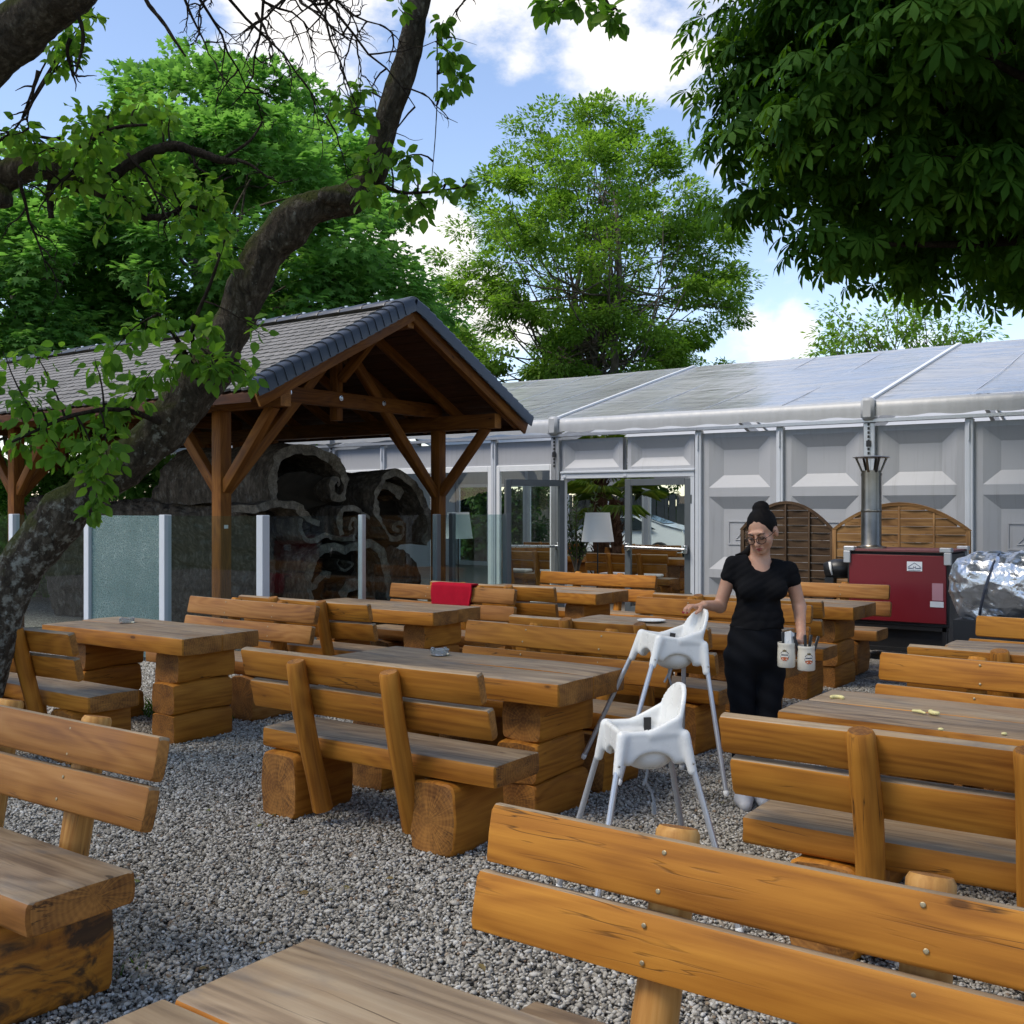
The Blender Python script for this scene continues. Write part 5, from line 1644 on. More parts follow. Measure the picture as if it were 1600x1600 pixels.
# ---------------------------------------------------------------- old leaning fruit tree and its neighbour
def wide_line(pts, n=11):
    """smooth curve through (px, py, d, radius px) -> points and radii in metres"""
    P = [at(p[0], p[1], p[2]) for p in pts]; R = [p[3] * p[2] / 1664 for p in pts]
    out = []; rad = []
    for i in range(len(P) - 1):
        p0, p1, p2, p3 = P[max(i - 1, 0)], P[i], P[i + 1], P[min(i + 2, len(P) - 1)]
        for k in range(n):
            t = k / n
            out.append(.5 * ((2 * p1) + (p2 - p0) * t + (2 * p0 - 5 * p1 + 4 * p2 - p3) * t * t + (3 * p1 - p0 - 3 * p2 + p3) * t ** 3)); rad.append(R[i] * (1 - t) + R[i + 1] * t)
    out.append(P[-1]); rad.append(R[-1]); return out, rad
def rough_tube(lines, seed, mat, n=20, amp=.12, name='trunk'):
    """trunk and limbs with burrs and ridges as one mesh"""
    Vs = []; Fs = []; b = 0
    for pts, rad in lines:
        k = n if max(rad) > .05 else 8
        mb = MB(); mb.tube(pts, rad, k)
        V = np.array([tuple(v) for v in mb.v]); c = np.repeat(np.array([tuple(p) for p in pts]), k, 0)
        dr = V - c; R = np.linalg.norm(dr, axis=1)[:, None] + 1e-9
        a = wobble(V, 1.1, seed) * amp + np.maximum(0, wobble(V, 2.6, seed + 1)) * amp * 1.2 + wobble(V * [1, 1, .45], 9, seed + 2) * amp * .55 + np.abs(wobble(V * [1, 1, .35], 16, seed + 3)) * amp * .4
        V = c + dr * (.87 + a[:, None])
        Vs.append(V)
        for f in mb.f: Fs.append(tuple(b + q for q in f))
        b += len(V)
    me = bpy.data.meshes.new(name); me.from_pydata(np.concatenate(Vs).tolist(), [], Fs); me.materials.append(mat)
    me.polygons.foreach_set('use_smooth', [True] * len(Fs)); me.update(); return me
def fruit_tree(name, label, base, lines_px, sprigs, twigs, seed, d_leaf, leaf=.080, bright=0.0, nsingle=290, dens=2.3):
    r = np.random.default_rng(seed)
    off = base
    t = thing(name, label, 'tree', (base.x, base.y, 0))
    lines = [wide_line(l) for l in lines_px]
    lines = [([p - off for p in P], R) for P, R in lines]
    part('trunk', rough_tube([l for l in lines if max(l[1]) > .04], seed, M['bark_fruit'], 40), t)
    small = [l for l in lines if max(l[1]) <= .04]
    allp = [p for P, R in lines for p in P]
    mb = MB()
    for P, R in small: mb.tube(P, R, 7, wob=.15, seed=seed)
    for (x0, y0, d, ang, ln, gen) in twigs:       # crooked bare twigs
        def grow(p, dv, L, rad, g):
            pts = [p]; rr = [rad]; n = 7
            for k in range(n):
                dv = (dv + Vector(r.normal(size=3)) * .22 + Vector((0, 0, -.05))).normalized()
                p = p + dv * L / n; pts.append(p); rr.append(rad * (1 - .75 * (k + 1) / n))
                if g > 0 and k > 0 and r.uniform() < .75:
                    q = (dv + Vector(r.normal(size=3)) * .75).normalized(); grow(p, q, L * r.uniform(.25, .5), rad * .55, g - 1)
            mb.tube(pts, rr, 5)
        p = at(x0, y0, d) - off; q = at(x0 + 100 * cos(ang), y0 + 100 * sin(ang), d) - off
        grow(p, (q - p).normalized(), ln * d / 1664, .011, gen)
    P_ = []; D_ = []; N_ = []; S_ = []
    for (px, py, sp, n) in sprigs:
        d = d_leaf + r.normal() * .12; c = at(px, py, d) - off
        s = min(allp, key=lambda q: (q - c).length)
        L = sp * d / 1664
        ctr = s.lerp(c, .5) + Vector((r.normal() * .03, r.normal() * .03, .05))
        tw = [s * (1 - u) ** 2 + ctr * 2 * u * (1 - u) + c * u * u for u in (0, .25, .5, .75, 1.0)]
        end = c + (c - s).normalized() * L * .5; tw.append(end)
        mb.tube(tw, [.0075, .006, .005, .004, .003, .002], 5)
        for k in range(int(n * dens)):
            u = unit(r, 1)[0]; p = c + Vector(u) * L * r.uniform() ** .5
            if r.uniform() < .5: p = tw[3].lerp(tw[5], r.uniform()) + Vector(u) * L * .35
            dv = Vector(u) + Vector((r.normal() * .4, r.normal() * .4, -.75)); 
            P_.append(tuple(p)); D_.append(tuple(dv)); N_.append(tuple(Vector((0, 0, .6)) + Vector(unit(r, 1)[0]) * .9)); S_.append(leaf * r.uniform(.7, 1.25))
    part('twigs', mb.mesh('twigs', M['bark_dark'], 180), t, kind='stuff')
    P_ = np.array(P_); D_ = np.array(D_); N_ = np.array(N_); S_ = np.array(S_); A = np.clip(r.normal(.5 + bright, .25, len(P_)), 0, 1)
    order = np.argsort(-S_); single = np.zeros(len(P_), bool); single[order[:nsingle]] = True
    lm = [np_mesh('leaf', np.array(T_OVATE[0]), np.array(T_OVATE[1]), M['leaf_fruit'], attrs={'rnd': np.full(9, q)}, smooth=180) for q in (.15, .4, .65, .9)]
    for i in np.nonzero(single)[0]:
        dv = Vector(D_[i]).normalized(); sv = Vector(N_[i]).cross(dv).normalized(); uv = dv.cross(sv)
        Mx = Matrix((dv, sv, uv)).transposed().to_4x4() @ Matrix.Scale(S_[i], 4); Mx.translation = Vector(P_[i])
        o = part('leaf', lm[int(A[i] * 3.99)], t); o.matrix_local = Mx
    if (~single).any():
        V, F, B = field(P_[~single], D_[~single], N_[~single], S_[~single], *T_OVATE, A[~single])
        part('leaves', np_mesh('leaves', V, F, M['leaf_fruit'], attrs={'rnd': B}), t, kind='stuff')
    return t
DT = 6.7
trunk_px = [(-95, 1230, 56), (-60, 1120, 50), (-18, 1000, 45), (22, 900, 41), (104, 800, 38), (236, 690, 38), (300, 615, 36), (346, 545, 34), (385, 455, 36), (425, 380, 35), (480, 330, 31), (545, 311, 26), (582, 275, 24), (600, 205, 21), (630, 110, 21), (655, 5, 21), (690, -110, 18), (720, -260, 12)]
lines1 = [[(x, y, DT - .0005 * max(0, 600 - y), q) for x, y, q in trunk_px],
          [(545, 312, 6.5, 14), (520, 308, 6.45, 16), (500, 306, 6.4, 9)],
          [(690, -90, 6.4, 9), (600, -170, 6.2, 7), (480, -150, 6.0, 6), (330, -80, 5.9, 5), (225, -25, 5.9, 4), (262, 45, 5.9, 3), (290, 88, 5.9, 1.5)],
          [(640, -120, 6.3, 6), (520, -90, 6.1, 5), (430, -60, 6.0, 4), (380, -30, 6.0, 3)],
          [(683, 60, 6.4, 1.2), (683, 150, 6.38, .9), (680, 215, 6.38, .8), (675, 275, 6.38, .6)],
          [(320, 575, 6.45, 5), (300, 520, 6.3, 3.5), (330, 440, 6.2, 2.6), (352, 372, 6.2, 1.6)],
          [(310, 590, 6.45, 5), (270, 520, 6.25, 3.5), (235, 470, 6.2, 2.2), (232, 430, 6.2, 1.2)],
          [(250, 660, 6.4, 5), (190, 640, 6.2, 4), (110, 650, 6.1, 3), (20, 690, 6.0, 2)],
          [(590, 285, 6.5, 4), (625, 300, 6.3, 3), (670, 300, 6.2, 2), (725, 292, 6.2, 1)]]
spr1 = [(625, 15, 18, 6), (690, 40, 18, 10), (700, 85, 22, 13), (718, 120, 20, 10), (700, 140, 15, 8), (555, 140, 22, 10), (535, 165, 22, 10), (560, 180, 20, 10), (575, 255, 22, 16), (572, 300, 22, 14), (595, 240, 18, 8), (630, 245, 22, 12), (640, 265, 15, 8), (640, 315, 25, 12), (665, 325, 15, 6), (690, 293, 20, 10), (722, 292, 14, 7),
        (352, 385, 18, 8), (345, 410, 20, 10), (240, 430, 12, 5), (238, 460, 14, 7), (255, 500, 30, 14), (225, 520, 30, 12), (180, 545, 40, 14), (150, 570, 30, 8), (320, 510, 30, 14), (300, 560, 30, 16), (335, 575, 35, 22), (365, 570, 30, 14), (395, 590, 20, 8), (265, 575, 40, 16), (230, 590, 40, 12), (210, 610, 30, 10),
        (190, 640, 40, 18), (160, 650, 40, 22), (130, 690, 40, 24), (165, 700, 40, 22), (100, 660, 30, 12), (60, 640, 50, 18), (20, 620, 40, 14), (30, 690, 40, 16), (90, 700, 30, 10), (150, 745, 28, 20), (150, 785, 16, 8), (140, 805, 12, 5), (10, 560, 40, 10), (60, 560, 40, 10), (405, 520, 25, 6)]
tw1 = [(x, -35, 6.1 - .02 * i, 1.15 + .25 * sin(i * 2.1), 150 + 60 * ((i * 7) % 3), 2) for i, x in enumerate((275, 300, 330, 390, 410, 430, 445, 460, 480, 500, 520))] + [(735, -30, 6.2, 1.5, 70, 1), (340, -30, 6, 1.2, 110, 2), (400, 20, 6, 1.2, 100, 2)]
bx = at(-40, 1120, DT); bx.z = 0
fruit_tree('fruit_tree', 'old mossy fruit tree leaning right across the left side, trunk bent upward', bx, lines1, spr1, tw1, 91, 6.25)
lines2 = [[(-330, 1050, 6.2, 70), (-320, 800, 6.2, 62), (-290, 560, 6.1, 55), (-230, 420, 6.0, 48), (-120, 330, 5.9, 36), (-40, 295, 5.8, 30), (30, 266, 5.7, 24), (85, 264, 5.7, 19), (115, 285, 5.7, 14), (160, 300, 5.7, 11), (190, 318, 5.7, 8)],
          [(-280, 520, 6.0, 52), (-200, 330, 5.7, 50), (-110, 190, 5.4, 48), (-20, 90, 5.2, 45), (50, 30, 5.1, 42), (110, -15, 5.0, 34), (180, -80, 4.9, 28), (300, -190, 4.8, 18)],
          [(-25, 270, 5.75, 18), (0, 300, 5.7, 15), (8, 322, 5.7, 12)],
          [(85, 275, 5.7, 8), (78, 300, 5.7, 6), (80, 340, 5.7, 4.5)],
          [(150, 295, 5.7, 9), (185, 268, 5.7, 9), (230, 240, 5.7, 9), (270, 228, 5.7, 8), (310, 238, 5.7, 7), (345, 250, 5.7, 6), (370, 252, 5.7, 5)],
          [(175, 310, 5.7, 7), (205, 315, 5.7, 6), (225, 338, 5.7, 6), (265, 336, 5.7, 5), (285, 323, 5.7, 4), (310, 325, 5.7, 3)],
          [(345, 250, 5.7, 3), (390, 220, 5.7, 2.2), (410, 190, 5.7, 1.5)],
          [(60, 250, 5.7, 5), (120, 230, 5.65, 4), (180, 200, 5.6, 3), (230, 195, 5.6, 2)],
          [(100, -10, 5.0, 6), (120, 20, 5.0, 4), (130, 60, 5.0, 3), (118, 115, 5.0, 1.5)],
          [(5, 260, 5.7, 4), (-10, 230, 5.7, 3), (20, 205, 5.7, 2), (35, 185, 5.7, 1.2)]]
spr2 = [(105, 45, 22, 14), (115, 85, 18, 14), (95, 95, 18, 10), (145, 15, 10, 5), (150, 28, 8, 4), (118, 55, 16, 10), (85, 70, 14, 6), (30, 200, 26, 12), (50, 225, 22, 10), (15, 230, 22, 8),
        (130, 195, 36, 16), (175, 180, 36, 18), (215, 170, 36, 18), (250, 175, 30, 14), (265, 190, 22, 8), (140, 225, 40, 18), (185, 225, 40, 20), (110, 250, 40, 16), (160, 255, 40, 18), (205, 270, 36, 16), (125, 285, 36, 14), (180, 295, 36, 16), (205, 320, 30, 14), (160, 355, 20, 8), (60, 240, 30, 10),
        (250, 275, 30, 12), (280, 290, 36, 18), (315, 300, 34, 18), (335, 310, 26, 14), (300, 335, 36, 16), (345, 330, 26, 10), (280, 345, 22, 8), (225, 250, 26, 10), (360, 365, 18, 5), (95, 310, 26, 8)]
tw2 = [(100, 215, 5.6, 2.6, 120, 2), (200, 240, 5.6, .9, 120, 2), (120, 250, 5.6, 1.2, 120, 2), (30, 280, 5.6, 1.5, 150, 2), (370, 250, 5.7, -.3, 80, 2), (60, 110, 5.0, 2.0, 90, 1), (110, 60, 5.0, 1.8, 90, 1), (300, 240, 5.7, 1.2, 70, 1)]
b2 = at(-330, 1050, 6.2); b2.z = 0
fruit_tree('fruit_tree', 'gnarled dark limbs of a second fruit tree reaching in from the left edge', b2, lines2, spr2, tw2, 95, 5.65, .066, .16)
t3 = fruit_tree('fruit_tree', 'few dark leafy twigs of an overhead branch hanging at the top middle', cw(-.6, -1.2, 0), [[(1500, -900, 4.2, 22), (905, -330, 5.4, 12), (880, -180, 5.4, 7), (890, -60, 5.4, 4), (900, -5, 5.4, 2)], [(890, -60, 5.4, 4), (935, -20, 5.4, 2.5), (955, 15, 5.4, 1.5)]],
           [(850, 8, 14, 7), (865, 18, 12, 6), (905, 5, 16, 8), (940, 10, 16, 8), (955, 25, 16, 9), (965, 38, 12, 6)], [], 99, 5.4, .08, -.2)

# leaf crowns added overhead, out of the picture, shaped to keep the yard in shade
def shade_crown(t, lobes, leafmat, tpl, ncl, per, leaf, seed, limbs=False):
    r = np.random.default_rng(seed); off = np.array(t.location)
    lob = []
    for (x, d, z, R) in lobes:
        c = cw(x, d, z); lob.append((c.x, c.y, c.z, R, .6))
    C, L = crown_lobes(r, lob, ncl, per, .55, leaf, tpl, inner=.4, droop=.5)
    keep = L[0][:, 2] > CAM_Z + .55 * np.maximum(0, -.58 * L[0][:, 0] + .8146 * L[0][:, 1])
    keep |= (.8146 * L[0][:, 0] + .58 * L[0][:, 1]) < -.56 * np.maximum(0, -.58 * L[0][:, 0] + .8146 * L[0][:, 1]) - .4
    V, F, A = field(L[0][keep] - off, L[1][keep], L[2][keep], L[3][keep], *tpl, L[4][keep])
    part('crown', np_mesh('crown', V, F, leafmat, attrs={'rnd': A}), t, kind='stuff')
    mb = MB()
    for i in r.choice(len(C), min(70, len(C)), replace=False):
        tip = Vector(C[i]); root = Vector((limbs[0], limbs[1], limbs[2])) + Vector(off)
        ctr = root.lerp(tip, .5) + Vector((0, 0, .5)); pts = [root * (1 - u) ** 2 + ctr * 2 * u * (1 - u) + tip * u * u for u in (0, .2, .4, .6, .8, 1)]
        if all(p.z > CAM_Z + .53 * max(0, -.58 * p.x + .8146 * p.y) for p in pts): mb.tube([p - Vector(off) for p in pts], [.05, .04, .03, .022, .015, .008], 6)
    if mb.v: part('limbs', mb.mesh('limbs', M['bark_dark'], 180), t)
ft = [o for o in COL.objects if o.name.startswith('fruit_tree')]
def rootof(t, x, d, z): 
    c = cw(x, d, z) - Vector(t.location); return (c.x, c.y, c.z)
shade_crown(ft[0], [(-2.7, 7.3, 7.6, 2.2), (-1.2, 6.0, 7.2, 2.1), (-3.6, 5.4, 7.0, 2.0), (-.2, 7.6, 7.9, 1.9), (-4.4, 8.2, 8.3, 2.2)], M['leaf_fruit'], T_OVATE, 120, 60, .09, 201, rootof(ft[0], -.3, 6.4, 6.4))
shade_crown(ft[1], [(-5.6, 7.0, 7.9, 2.4), (-6.0, 4.6, 7.2, 2.5), (-4.4, 3.2, 6.4, 2.2), (-7.2, 9.0, 8.8, 2.3), (-6.8, 5.6, 5.4, 2.1), (-5.6, 3.4, 4.6, 1.9), (-7.8, 8.2, 5.8, 2.2), (-5.0, 1.2, 4.6, 2.0)], M['leaf_fruit'], T_OVATE, 170, 60, .09, 202, rootof(ft[1], -5.0, 4.6, 5.6))
shade_crown(ft[2], [(-1.6, 3.0, 6.2, 2.2), (.8, 4.6, 6.8, 2.0), (-2.8, 1.0, 5.8, 2.4), (1.4, 7.0, 8.0, 1.9), (.2, .6, 5.6, 2.2), (-5.0, .2, 5.8, 2.4), (2.4, 2.0, 6.0, 2.2)], M['leaf_fruit'], T_OVATE, 120, 60, .09, 203, rootof(ft[2], .6, 2.2, 5.4))
# ---------------------------------------------------------------- white high chairs
def chair_shell():
    s = SDF((-.25, -.25, .54), (.25, .26, .96), .0058)
    H = .138
    s.box((0, 0, .685), (H, H, .066), .03, 0)
    s.box((0, 0, .77), (H - .024, H - .024, .075), .045, .010, cut=True)
    s.box((0, 0, .615), (H - .026, H - .026, .055), .035, .006, cut=True)
    for sx in (-1, 1):
        s.ell((sx * H, 0, .615), (.06, .088, .058), .007, cut=True)
        s.ell((0, sx * H, .615), (.086, .06, .055), .007, cut=True)
    q = H - .012
    for a, b in (((-q, -q), (q, -q)), ((-q, -q), (-q, q)), ((q, -q), (q, q))):
        s.cap((*a, .744), (*b, .744), .0125, k=.008)
    for sx in (-1, 1):
        for sy in (-1, 1):
            s.cap((sx * q, sy * q, .73), (sx * .150, sy * .150, .600), .024, .019, k=.016)
    s.ell((0, .010, .655), (.112, .112, .076), .008)
    s.ell((0, .010, .695), (.105, .105, .094), .005, cut=True)
    s.box((0, -.01, .83), (H - .036, H - .036, .10), .045, .008, cut=True)
    # high rounded back: a bent plate with a round top, flowing down into the side walls
    sl, (X, Y, Z) = s.region((-.17, .02, .66), (.17, .25, .955))
    u = np.clip((Z - .70) / .222, 0, 1)
    yc = H - .022 + .040 * u - 1.5 * X * X
    w = (H - .010) * np.sqrt(np.clip(1 - np.clip((Z - .775) / .147, 0, 1) ** 2.3, 0.0, 1)) + .0
    d = np.maximum(np.maximum(np.abs(Y - yc) - .0105, (np.abs(X) - w) * .75), np.maximum(Z - .922, .70 - Z))
    s.join(sl, d.astype(np.float32), .012)
    for sx in (-1, 1):
        for zz in (0, .018, .036, .054): s.cap((sx * (H - .012), .10, .80 - zz), (sx * (H - .011), -.01, .748 - zz * .3), .0125, .011, k=.012)
    V, Q = surface_nets(s.f, s.lo, s.h)
    for _ in range(3):   # relax the stair-steps
        acc = np.zeros_like(V); n = np.zeros(len(V))
        for i in range(4):
            for j in ((i + 1) % 4, (i - 1) % 4):
                np.add.at(acc, Q[:, i], V[Q[:, j]]); np.add.at(n, Q[:, i], 1)
        V = V * .5 + acc / n[:, None] * .5
    return np_mesh('seat_shell', V, Q, M['white_plastic'], smooth=180)
def high_chair_mesh():
    mb = MB(); mb.tube([(0, 0, 0), (0, 0, 1)], .0125, 12); leg = mb.mesh('leg', M['leg_tube'], 50)
    mb = MB(); mb.lathe([(.0, -.004), (.012, -.003), (.0145, .004), (.0145, .022), (.013, .024)], 12); foot = mb.mesh('foot_cap', M['white_plastic'], 50)
    return chair_shell(), foot
HC_SHELL, HC_FOOT = high_chair_mesh()
def high_chair(label, x, d, face, lift=0.0, tilt=0.0):
    p = cw(x, d, lift); f = cw(face[0], face[1], 0)
    t = thing('high_chair', label, 'high chair', p, atan2(f.y, f.x) + pi / 2, 'white high chairs')
    part('seat_shell', HC_SHELL, t)
    for sx in (-1, 1):
        for sy in (-1, 1):
            a = Vector((sx * .148, sy * .148, .63)); b = Vector((sx * .285, sy * .29, .02)); dv = (b - a)
            mb = MB(); mb.tube([(0, 0, 0), (0, 0, dv.length)], .0125, 12)
            o = part('leg', mb.mesh('leg', M['leg_tube'], 50), t, a); o.rotation_euler = dv.to_track_quat('Z', 'Y').to_euler()
            part('foot_cap', HC_FOOT, o, (0, 0, dv.length + .01), (pi, 0, 0))
    mb = MB()
    mb.tube([(-.115, .05, .74), (-.108, .05, .70), (-.09, .04, .64), (-.04, .03, .612)], .008, 6); mb.tube([(.115, .05, .74), (.108, .05, .70), (.09, .04, .64)], .008, 6)
    mb.box(-.142, -.106, .03, .06, .752, .762); mb.box(-.112, -.104, .03, .06, .68, .762)
    part('safety_strap', mb.mesh('safety_strap', M['black']), t)
    mb = MB(); mb.tube([(.05, .0, .60), (.055, -.01, .54), (.04, .02, .49), (.05, .03, .44)], .006, 5); mb.tube([(-.03, .02, .60), (-.05, .03, .55), (-.045, .01, .50)], .006, 5); mb.box(.035, .06, .02, .032, .41, .45)
    part('hanging_belt', mb.mesh('hanging_belt', m_plain('grey belt', (.25, .26, .27), .7)), t)
    mb = MB(); mb.lathe([(.0045, 0), (.0045, .002), (0, .0025)], 8); sc_ = mb.mesh('screw', M['steel'], 40)
    for sx in (-1, 1):
        for sy in (-1, 1): part('screw', sc_, t, (sx * .1675, sy * .148, .632), (0, sx * pi / 2, 0))
    if tilt:
        # leaning back, away from the way it faces
        t.rotation_euler = (Matrix.Rotation(t.rotation_euler.z, 4, 'Z') @ Matrix.Rotation(-tilt, 4, 'X')).to_euler()
    return t
high_chair('white high chair standing in the aisle with grey strap over its tray edge', .53, 4.27, (-.98, -.16))
high_chair('white high chair tilted and lifted off the gravel under the woman\'s hand',   .735, 5.60, (-.97, -.24), .205, radians(9))

# ---------------------------------------------------------------- the woman
WX, WD = 1.345, 5.80
WB = cw(WX, WD, 0)
woman = thing('person', 'woman in black with a hair bun and glasses holding two beer mugs', 'person', WB, math.asin(.58))
def skin_mat():
    m = NT('skin'); v = m.coord('Object')
    n = m.noise(v, 9, 4, .6); f = m.noise(v, 120, 3, .6)
    col = m.mix(m.maprange(n, .35, .65), (.44, .235, .15), (.55, .325, .22))
    col = m.mix(m.math('MULTIPLY', f, .25), col, (.38, .15, .10))
    return m.pbr(col, .48, 0, .4, m.bump(f, .12, .002), Subsurface_Weight=.12, Subsurface_Scale=.02)
M['skin'] = skin_mat()
M['hair'] = m_plain('black hair', (.006, .005, .005), .7, spec=.10, var=.3, sc=30, bump=.2)
M['shirt'] = m_plain('black cotton', (.006, .006, .007), .9, spec=.12, var=.2, sc=20, bump=.2)
M['trousers'] = m_plain('black trousers', (.0062, .0068, .0088), .85, spec=.15, var=.2, sc=16, bump=.2)
HC = Vector((.010, -.025, 1.500))
HR = Matrix.Rotation(radians(-33), 4, 'Z') @ Matrix.Rotation(radians(25), 4, 'X') @ Matrix.Rotation(radians(-5), 4, 'Y')
def hd(x, y, z): return HC + HR @ Vector((x, y, z))
SHL, SHR = Vector((-.138, .01, 1.318)), Vector((.170, .02, 1.287))
ELL, ELR = Vector((-.205, .045, 1.085)), Vector((.228, .03, 1.085))
WRL, WRR = Vector((-.315, -.085, 1.105)), Vector((.198, -.12, .945))
def torso(s, g=0.0, k=.05, neck=True):
    s.cap((-.068, .02, 1.265), (.085, .03, 1.245), .090 + g, .090 + g, k, sq=((0, 1, 0), .95))
    s.cap((0, .02, 1.20), (.005, .02, 1.05), .108 + g, .090 + g, k, sq=((1, 0, 0), 1.16))
    for x in (-.068, .082): s.ell((x, -.068, 1.185), (.056 + g, .045 + g, .052 + g), .035)
    s.cap((-.0, .02, 1.04), (-.01, .02, .95), .096 + g, .110 + g, k, sq=((1, 0, 0), 1.22))
    s.cap(tuple(SHL), (-.06, .02, 1.315), .040 + g, .055 + g, .025); s.cap(tuple(SHR), (.09, .02, 1.29), .040 + g, .055 + g, .025)
def hips(s, g=0.0, k=.05):
    s.cap((-.015, .02, .97), (-.015, .03, .84), .110 + g, .124 + g, k, sq=((1, 0, 0), 1.24))
    s.cap((-.098, .02, .80), (-.085, .015, .47), .088 + g, .060 + g, .022); s.cap((-.085, .015, .47), (-.085, .05, .12), .060 + g, .042 + g, .02)
    s.cap((.068, .03, .80), (.052, .01, .47), .088 + g, .060 + g, .022); s.cap((.052, .01, .47), (.045, .12, .12), .060 + g, .042 + g, .02)
def body():
    s = SDF((-.46, -.30, -.02), (.34, .30, 1.70), .0052)
    def E(c, r, k=.012, cut=False): s.ell(tuple(hd(*c)), r, k, HR, cut)
    def Cp(a, b, ra, rb, k=.012): s.cap(tuple(hd(*a)), tuple(hd(*b)), ra, rb, k)
    # head
    E((0, .015, .022), (.072, .090, .092), .0)
    E((0, -.032, -.045), (.053, .056, .062), .03)
    E((0, -.070, -.088), (.022, .019, .017), .018)
    for sx in (-1, 1):
        E((sx * .036, -.057, -.028), (.026, .026, .026), .02)
        E((sx * .031, -.098, .006), (.016, .013, .009), .010, True)
        E((sx * .031, -.080, .004), (.0135, .0135, .012), .004)
        E((sx * .074, .012, -.012), (.010, .022, .032), .008)
    Cp((-.034, -.080, .026), (.034, -.080, .026), .011, .011, .014)
    Cp((0, -.088, .012), (0, -.112, -.030), .0075, .0115, .010)
    for sx in (-1, 1): Cp((sx * .009, -.100, -.034), (sx * .009, -.098, -.034), .0075, .0075, .006)
    E((0, -.088, -.062), (.022, .012, .011), .010)
    # neck
    s.cap((.012, .02, 1.46), (.012, .03, 1.30), .050, .056, .03)
    torso(s, -.018); hips(s, -.026)
    # arms
    s.cap(tuple(SHL), tuple(ELL), .042, .034, .02); s.cap(tuple(ELL), tuple(WRL), .035, .022, .015)
    s.cap(tuple(SHR), tuple(ELR), .042, .035, .02); s.cap(tuple(ELR), tuple(WRR), .036, .023, .015)
    # right hand resting over the chair back: palm, four fingers curling down, thumb to the side
    pc = Vector((-.352, -.108, 1.098))
    s.cap(tuple(WRL), tuple(pc), .023, .026, .012, sq=((0, 0, 1), .62))
    for i, (dx, dy, L) in enumerate(((-.030, .022, .9), (-.036, .004, 1.0), (-.034, -.014, .95), (-.026, -.031, .78))):
        a = pc + Vector((dx * .5, dy, .004)); b = a + Vector((-.033 * L, -.004 + dy * .1, .0)); c = b + Vector((-.018 * L, 0, -.018 * L)); e = c + Vector((-.002, 0, -.020 * L))
        s.cap(tuple(a), tuple(b), .0092, .0085, .005); s.cap(tuple(b), tuple(c), .0085, .0078, .003); s.cap(tuple(c), tuple(e), .0078, .0066, .003)
    a = pc + Vector((.012, -.026, -.004)); b = a + Vector((-.012, -.024, -.012)); c = b + Vector((-.020, -.008, -.014))
    s.cap(tuple(a), tuple(b), .0115, .010, .008); s.cap(tuple(b), tuple(c), .010, .0075, .004)
    # left hand closed round the two mug handles
    pc = Vector((.168, -.155, .895))
    s.cap(tuple(WRR), tuple(pc), .024, .029, .014, sq=((1, 0, 0), .8))
    for i in range(4):
        a = pc + Vector((-.012 + .004 * i, -.018, .016 - .021 * i)); b = a + Vector((-.030, -.020, -.004)); c = b + Vector((.004, .028, -.004)); e = c + Vector((.020, .012, 0))
        r_ = (.0092, .0096, .0092, .008)[i]
        s.cap(tuple(a), tuple(b), r_, r_ * .93, .004); s.cap(tuple(b), tuple(c), r_ * .93, r_ * .88, .003); s.cap(tuple(c), tuple(e), r_ * .88, r_ * .78, .003)
    a = pc + Vector((.006, -.018, .022)); b = a + Vector((-.016, -.022, .010)); c = b + Vector((-.022, -.010, -.004))
    s.cap(tuple(a), tuple(b), .0118, .010, .006); s.cap(tuple(b), tuple(c), .010, .008, .003)
    # feet
    for (x, y) in ((-.075, .03), (.035, .10)):
        s.cap((x, y + .03, .06), (x - .02, y - .13, .035), .036, .026, .02)
    return s.mesh('body', M['skin'])
part('body', body(), woman)
def shirt():
    s = SDF((-.30, -.25, .86), (.34, .25, 1.45), .0055)
    torso(s, .001, .04)
    s.cap((0, .02, 1.0), (-.008, .02, .93), .102, .114, .04, sq=((1, 0, 0), 1.22))
    for sh, el in ((SHL, ELL), (SHR, ELR)):
        m = sh.lerp(el, .27); s.cap(tuple(sh), tuple(m), .043, .047, .018)
    # open at cuffs, hem and round neckline
    s.ell((.010, -.105, 1.362), (.098, .115, .092), .006, cut=True)
    s.cap((.012, -.02, 1.385), (.012, .03, 1.41), .080, .080, .006, cut=True)
    f = s.f; X, Y, Z = np.meshgrid(*[s.lo[i] + np.arange(f.shape[i]) * s.h for i in range(3)], indexing='ij', sparse=True)
    wr = .004 * np.sin(Z * 46 + X * 25 + 1.5 * np.sin(X * 30)) * np.clip((1.2 - Z) * 6, 0, 1) + .003 * np.sin(Z * 80 - X * 50 + Y * 30)
    s.f = np.maximum(f - np.abs(wr) * .8, .972 + .006 * np.sin(X * 30) - Z).astype(np.float32)
    return s.mesh('shirt', M['shirt'])
part('shirt', shirt(), woman)
def trousers():
    s = SDF((-.30, -.25, .05), (.30, .28, 1.02), .007)
    hips(s, .003, .05)
    f = s.f; X, Y, Z = np.meshgrid(*[s.lo[i] + np.arange(f.shape[i]) * s.h for i in range(3)], indexing='ij', sparse=True)
    s.f = np.maximum(f + .003 * np.sin(Z * 60 + X * 40), Z - .988 + 0 * X).astype(np.float32)
    return s.mesh('trousers', M['trousers'])
part('trousers', trousers(), woman)
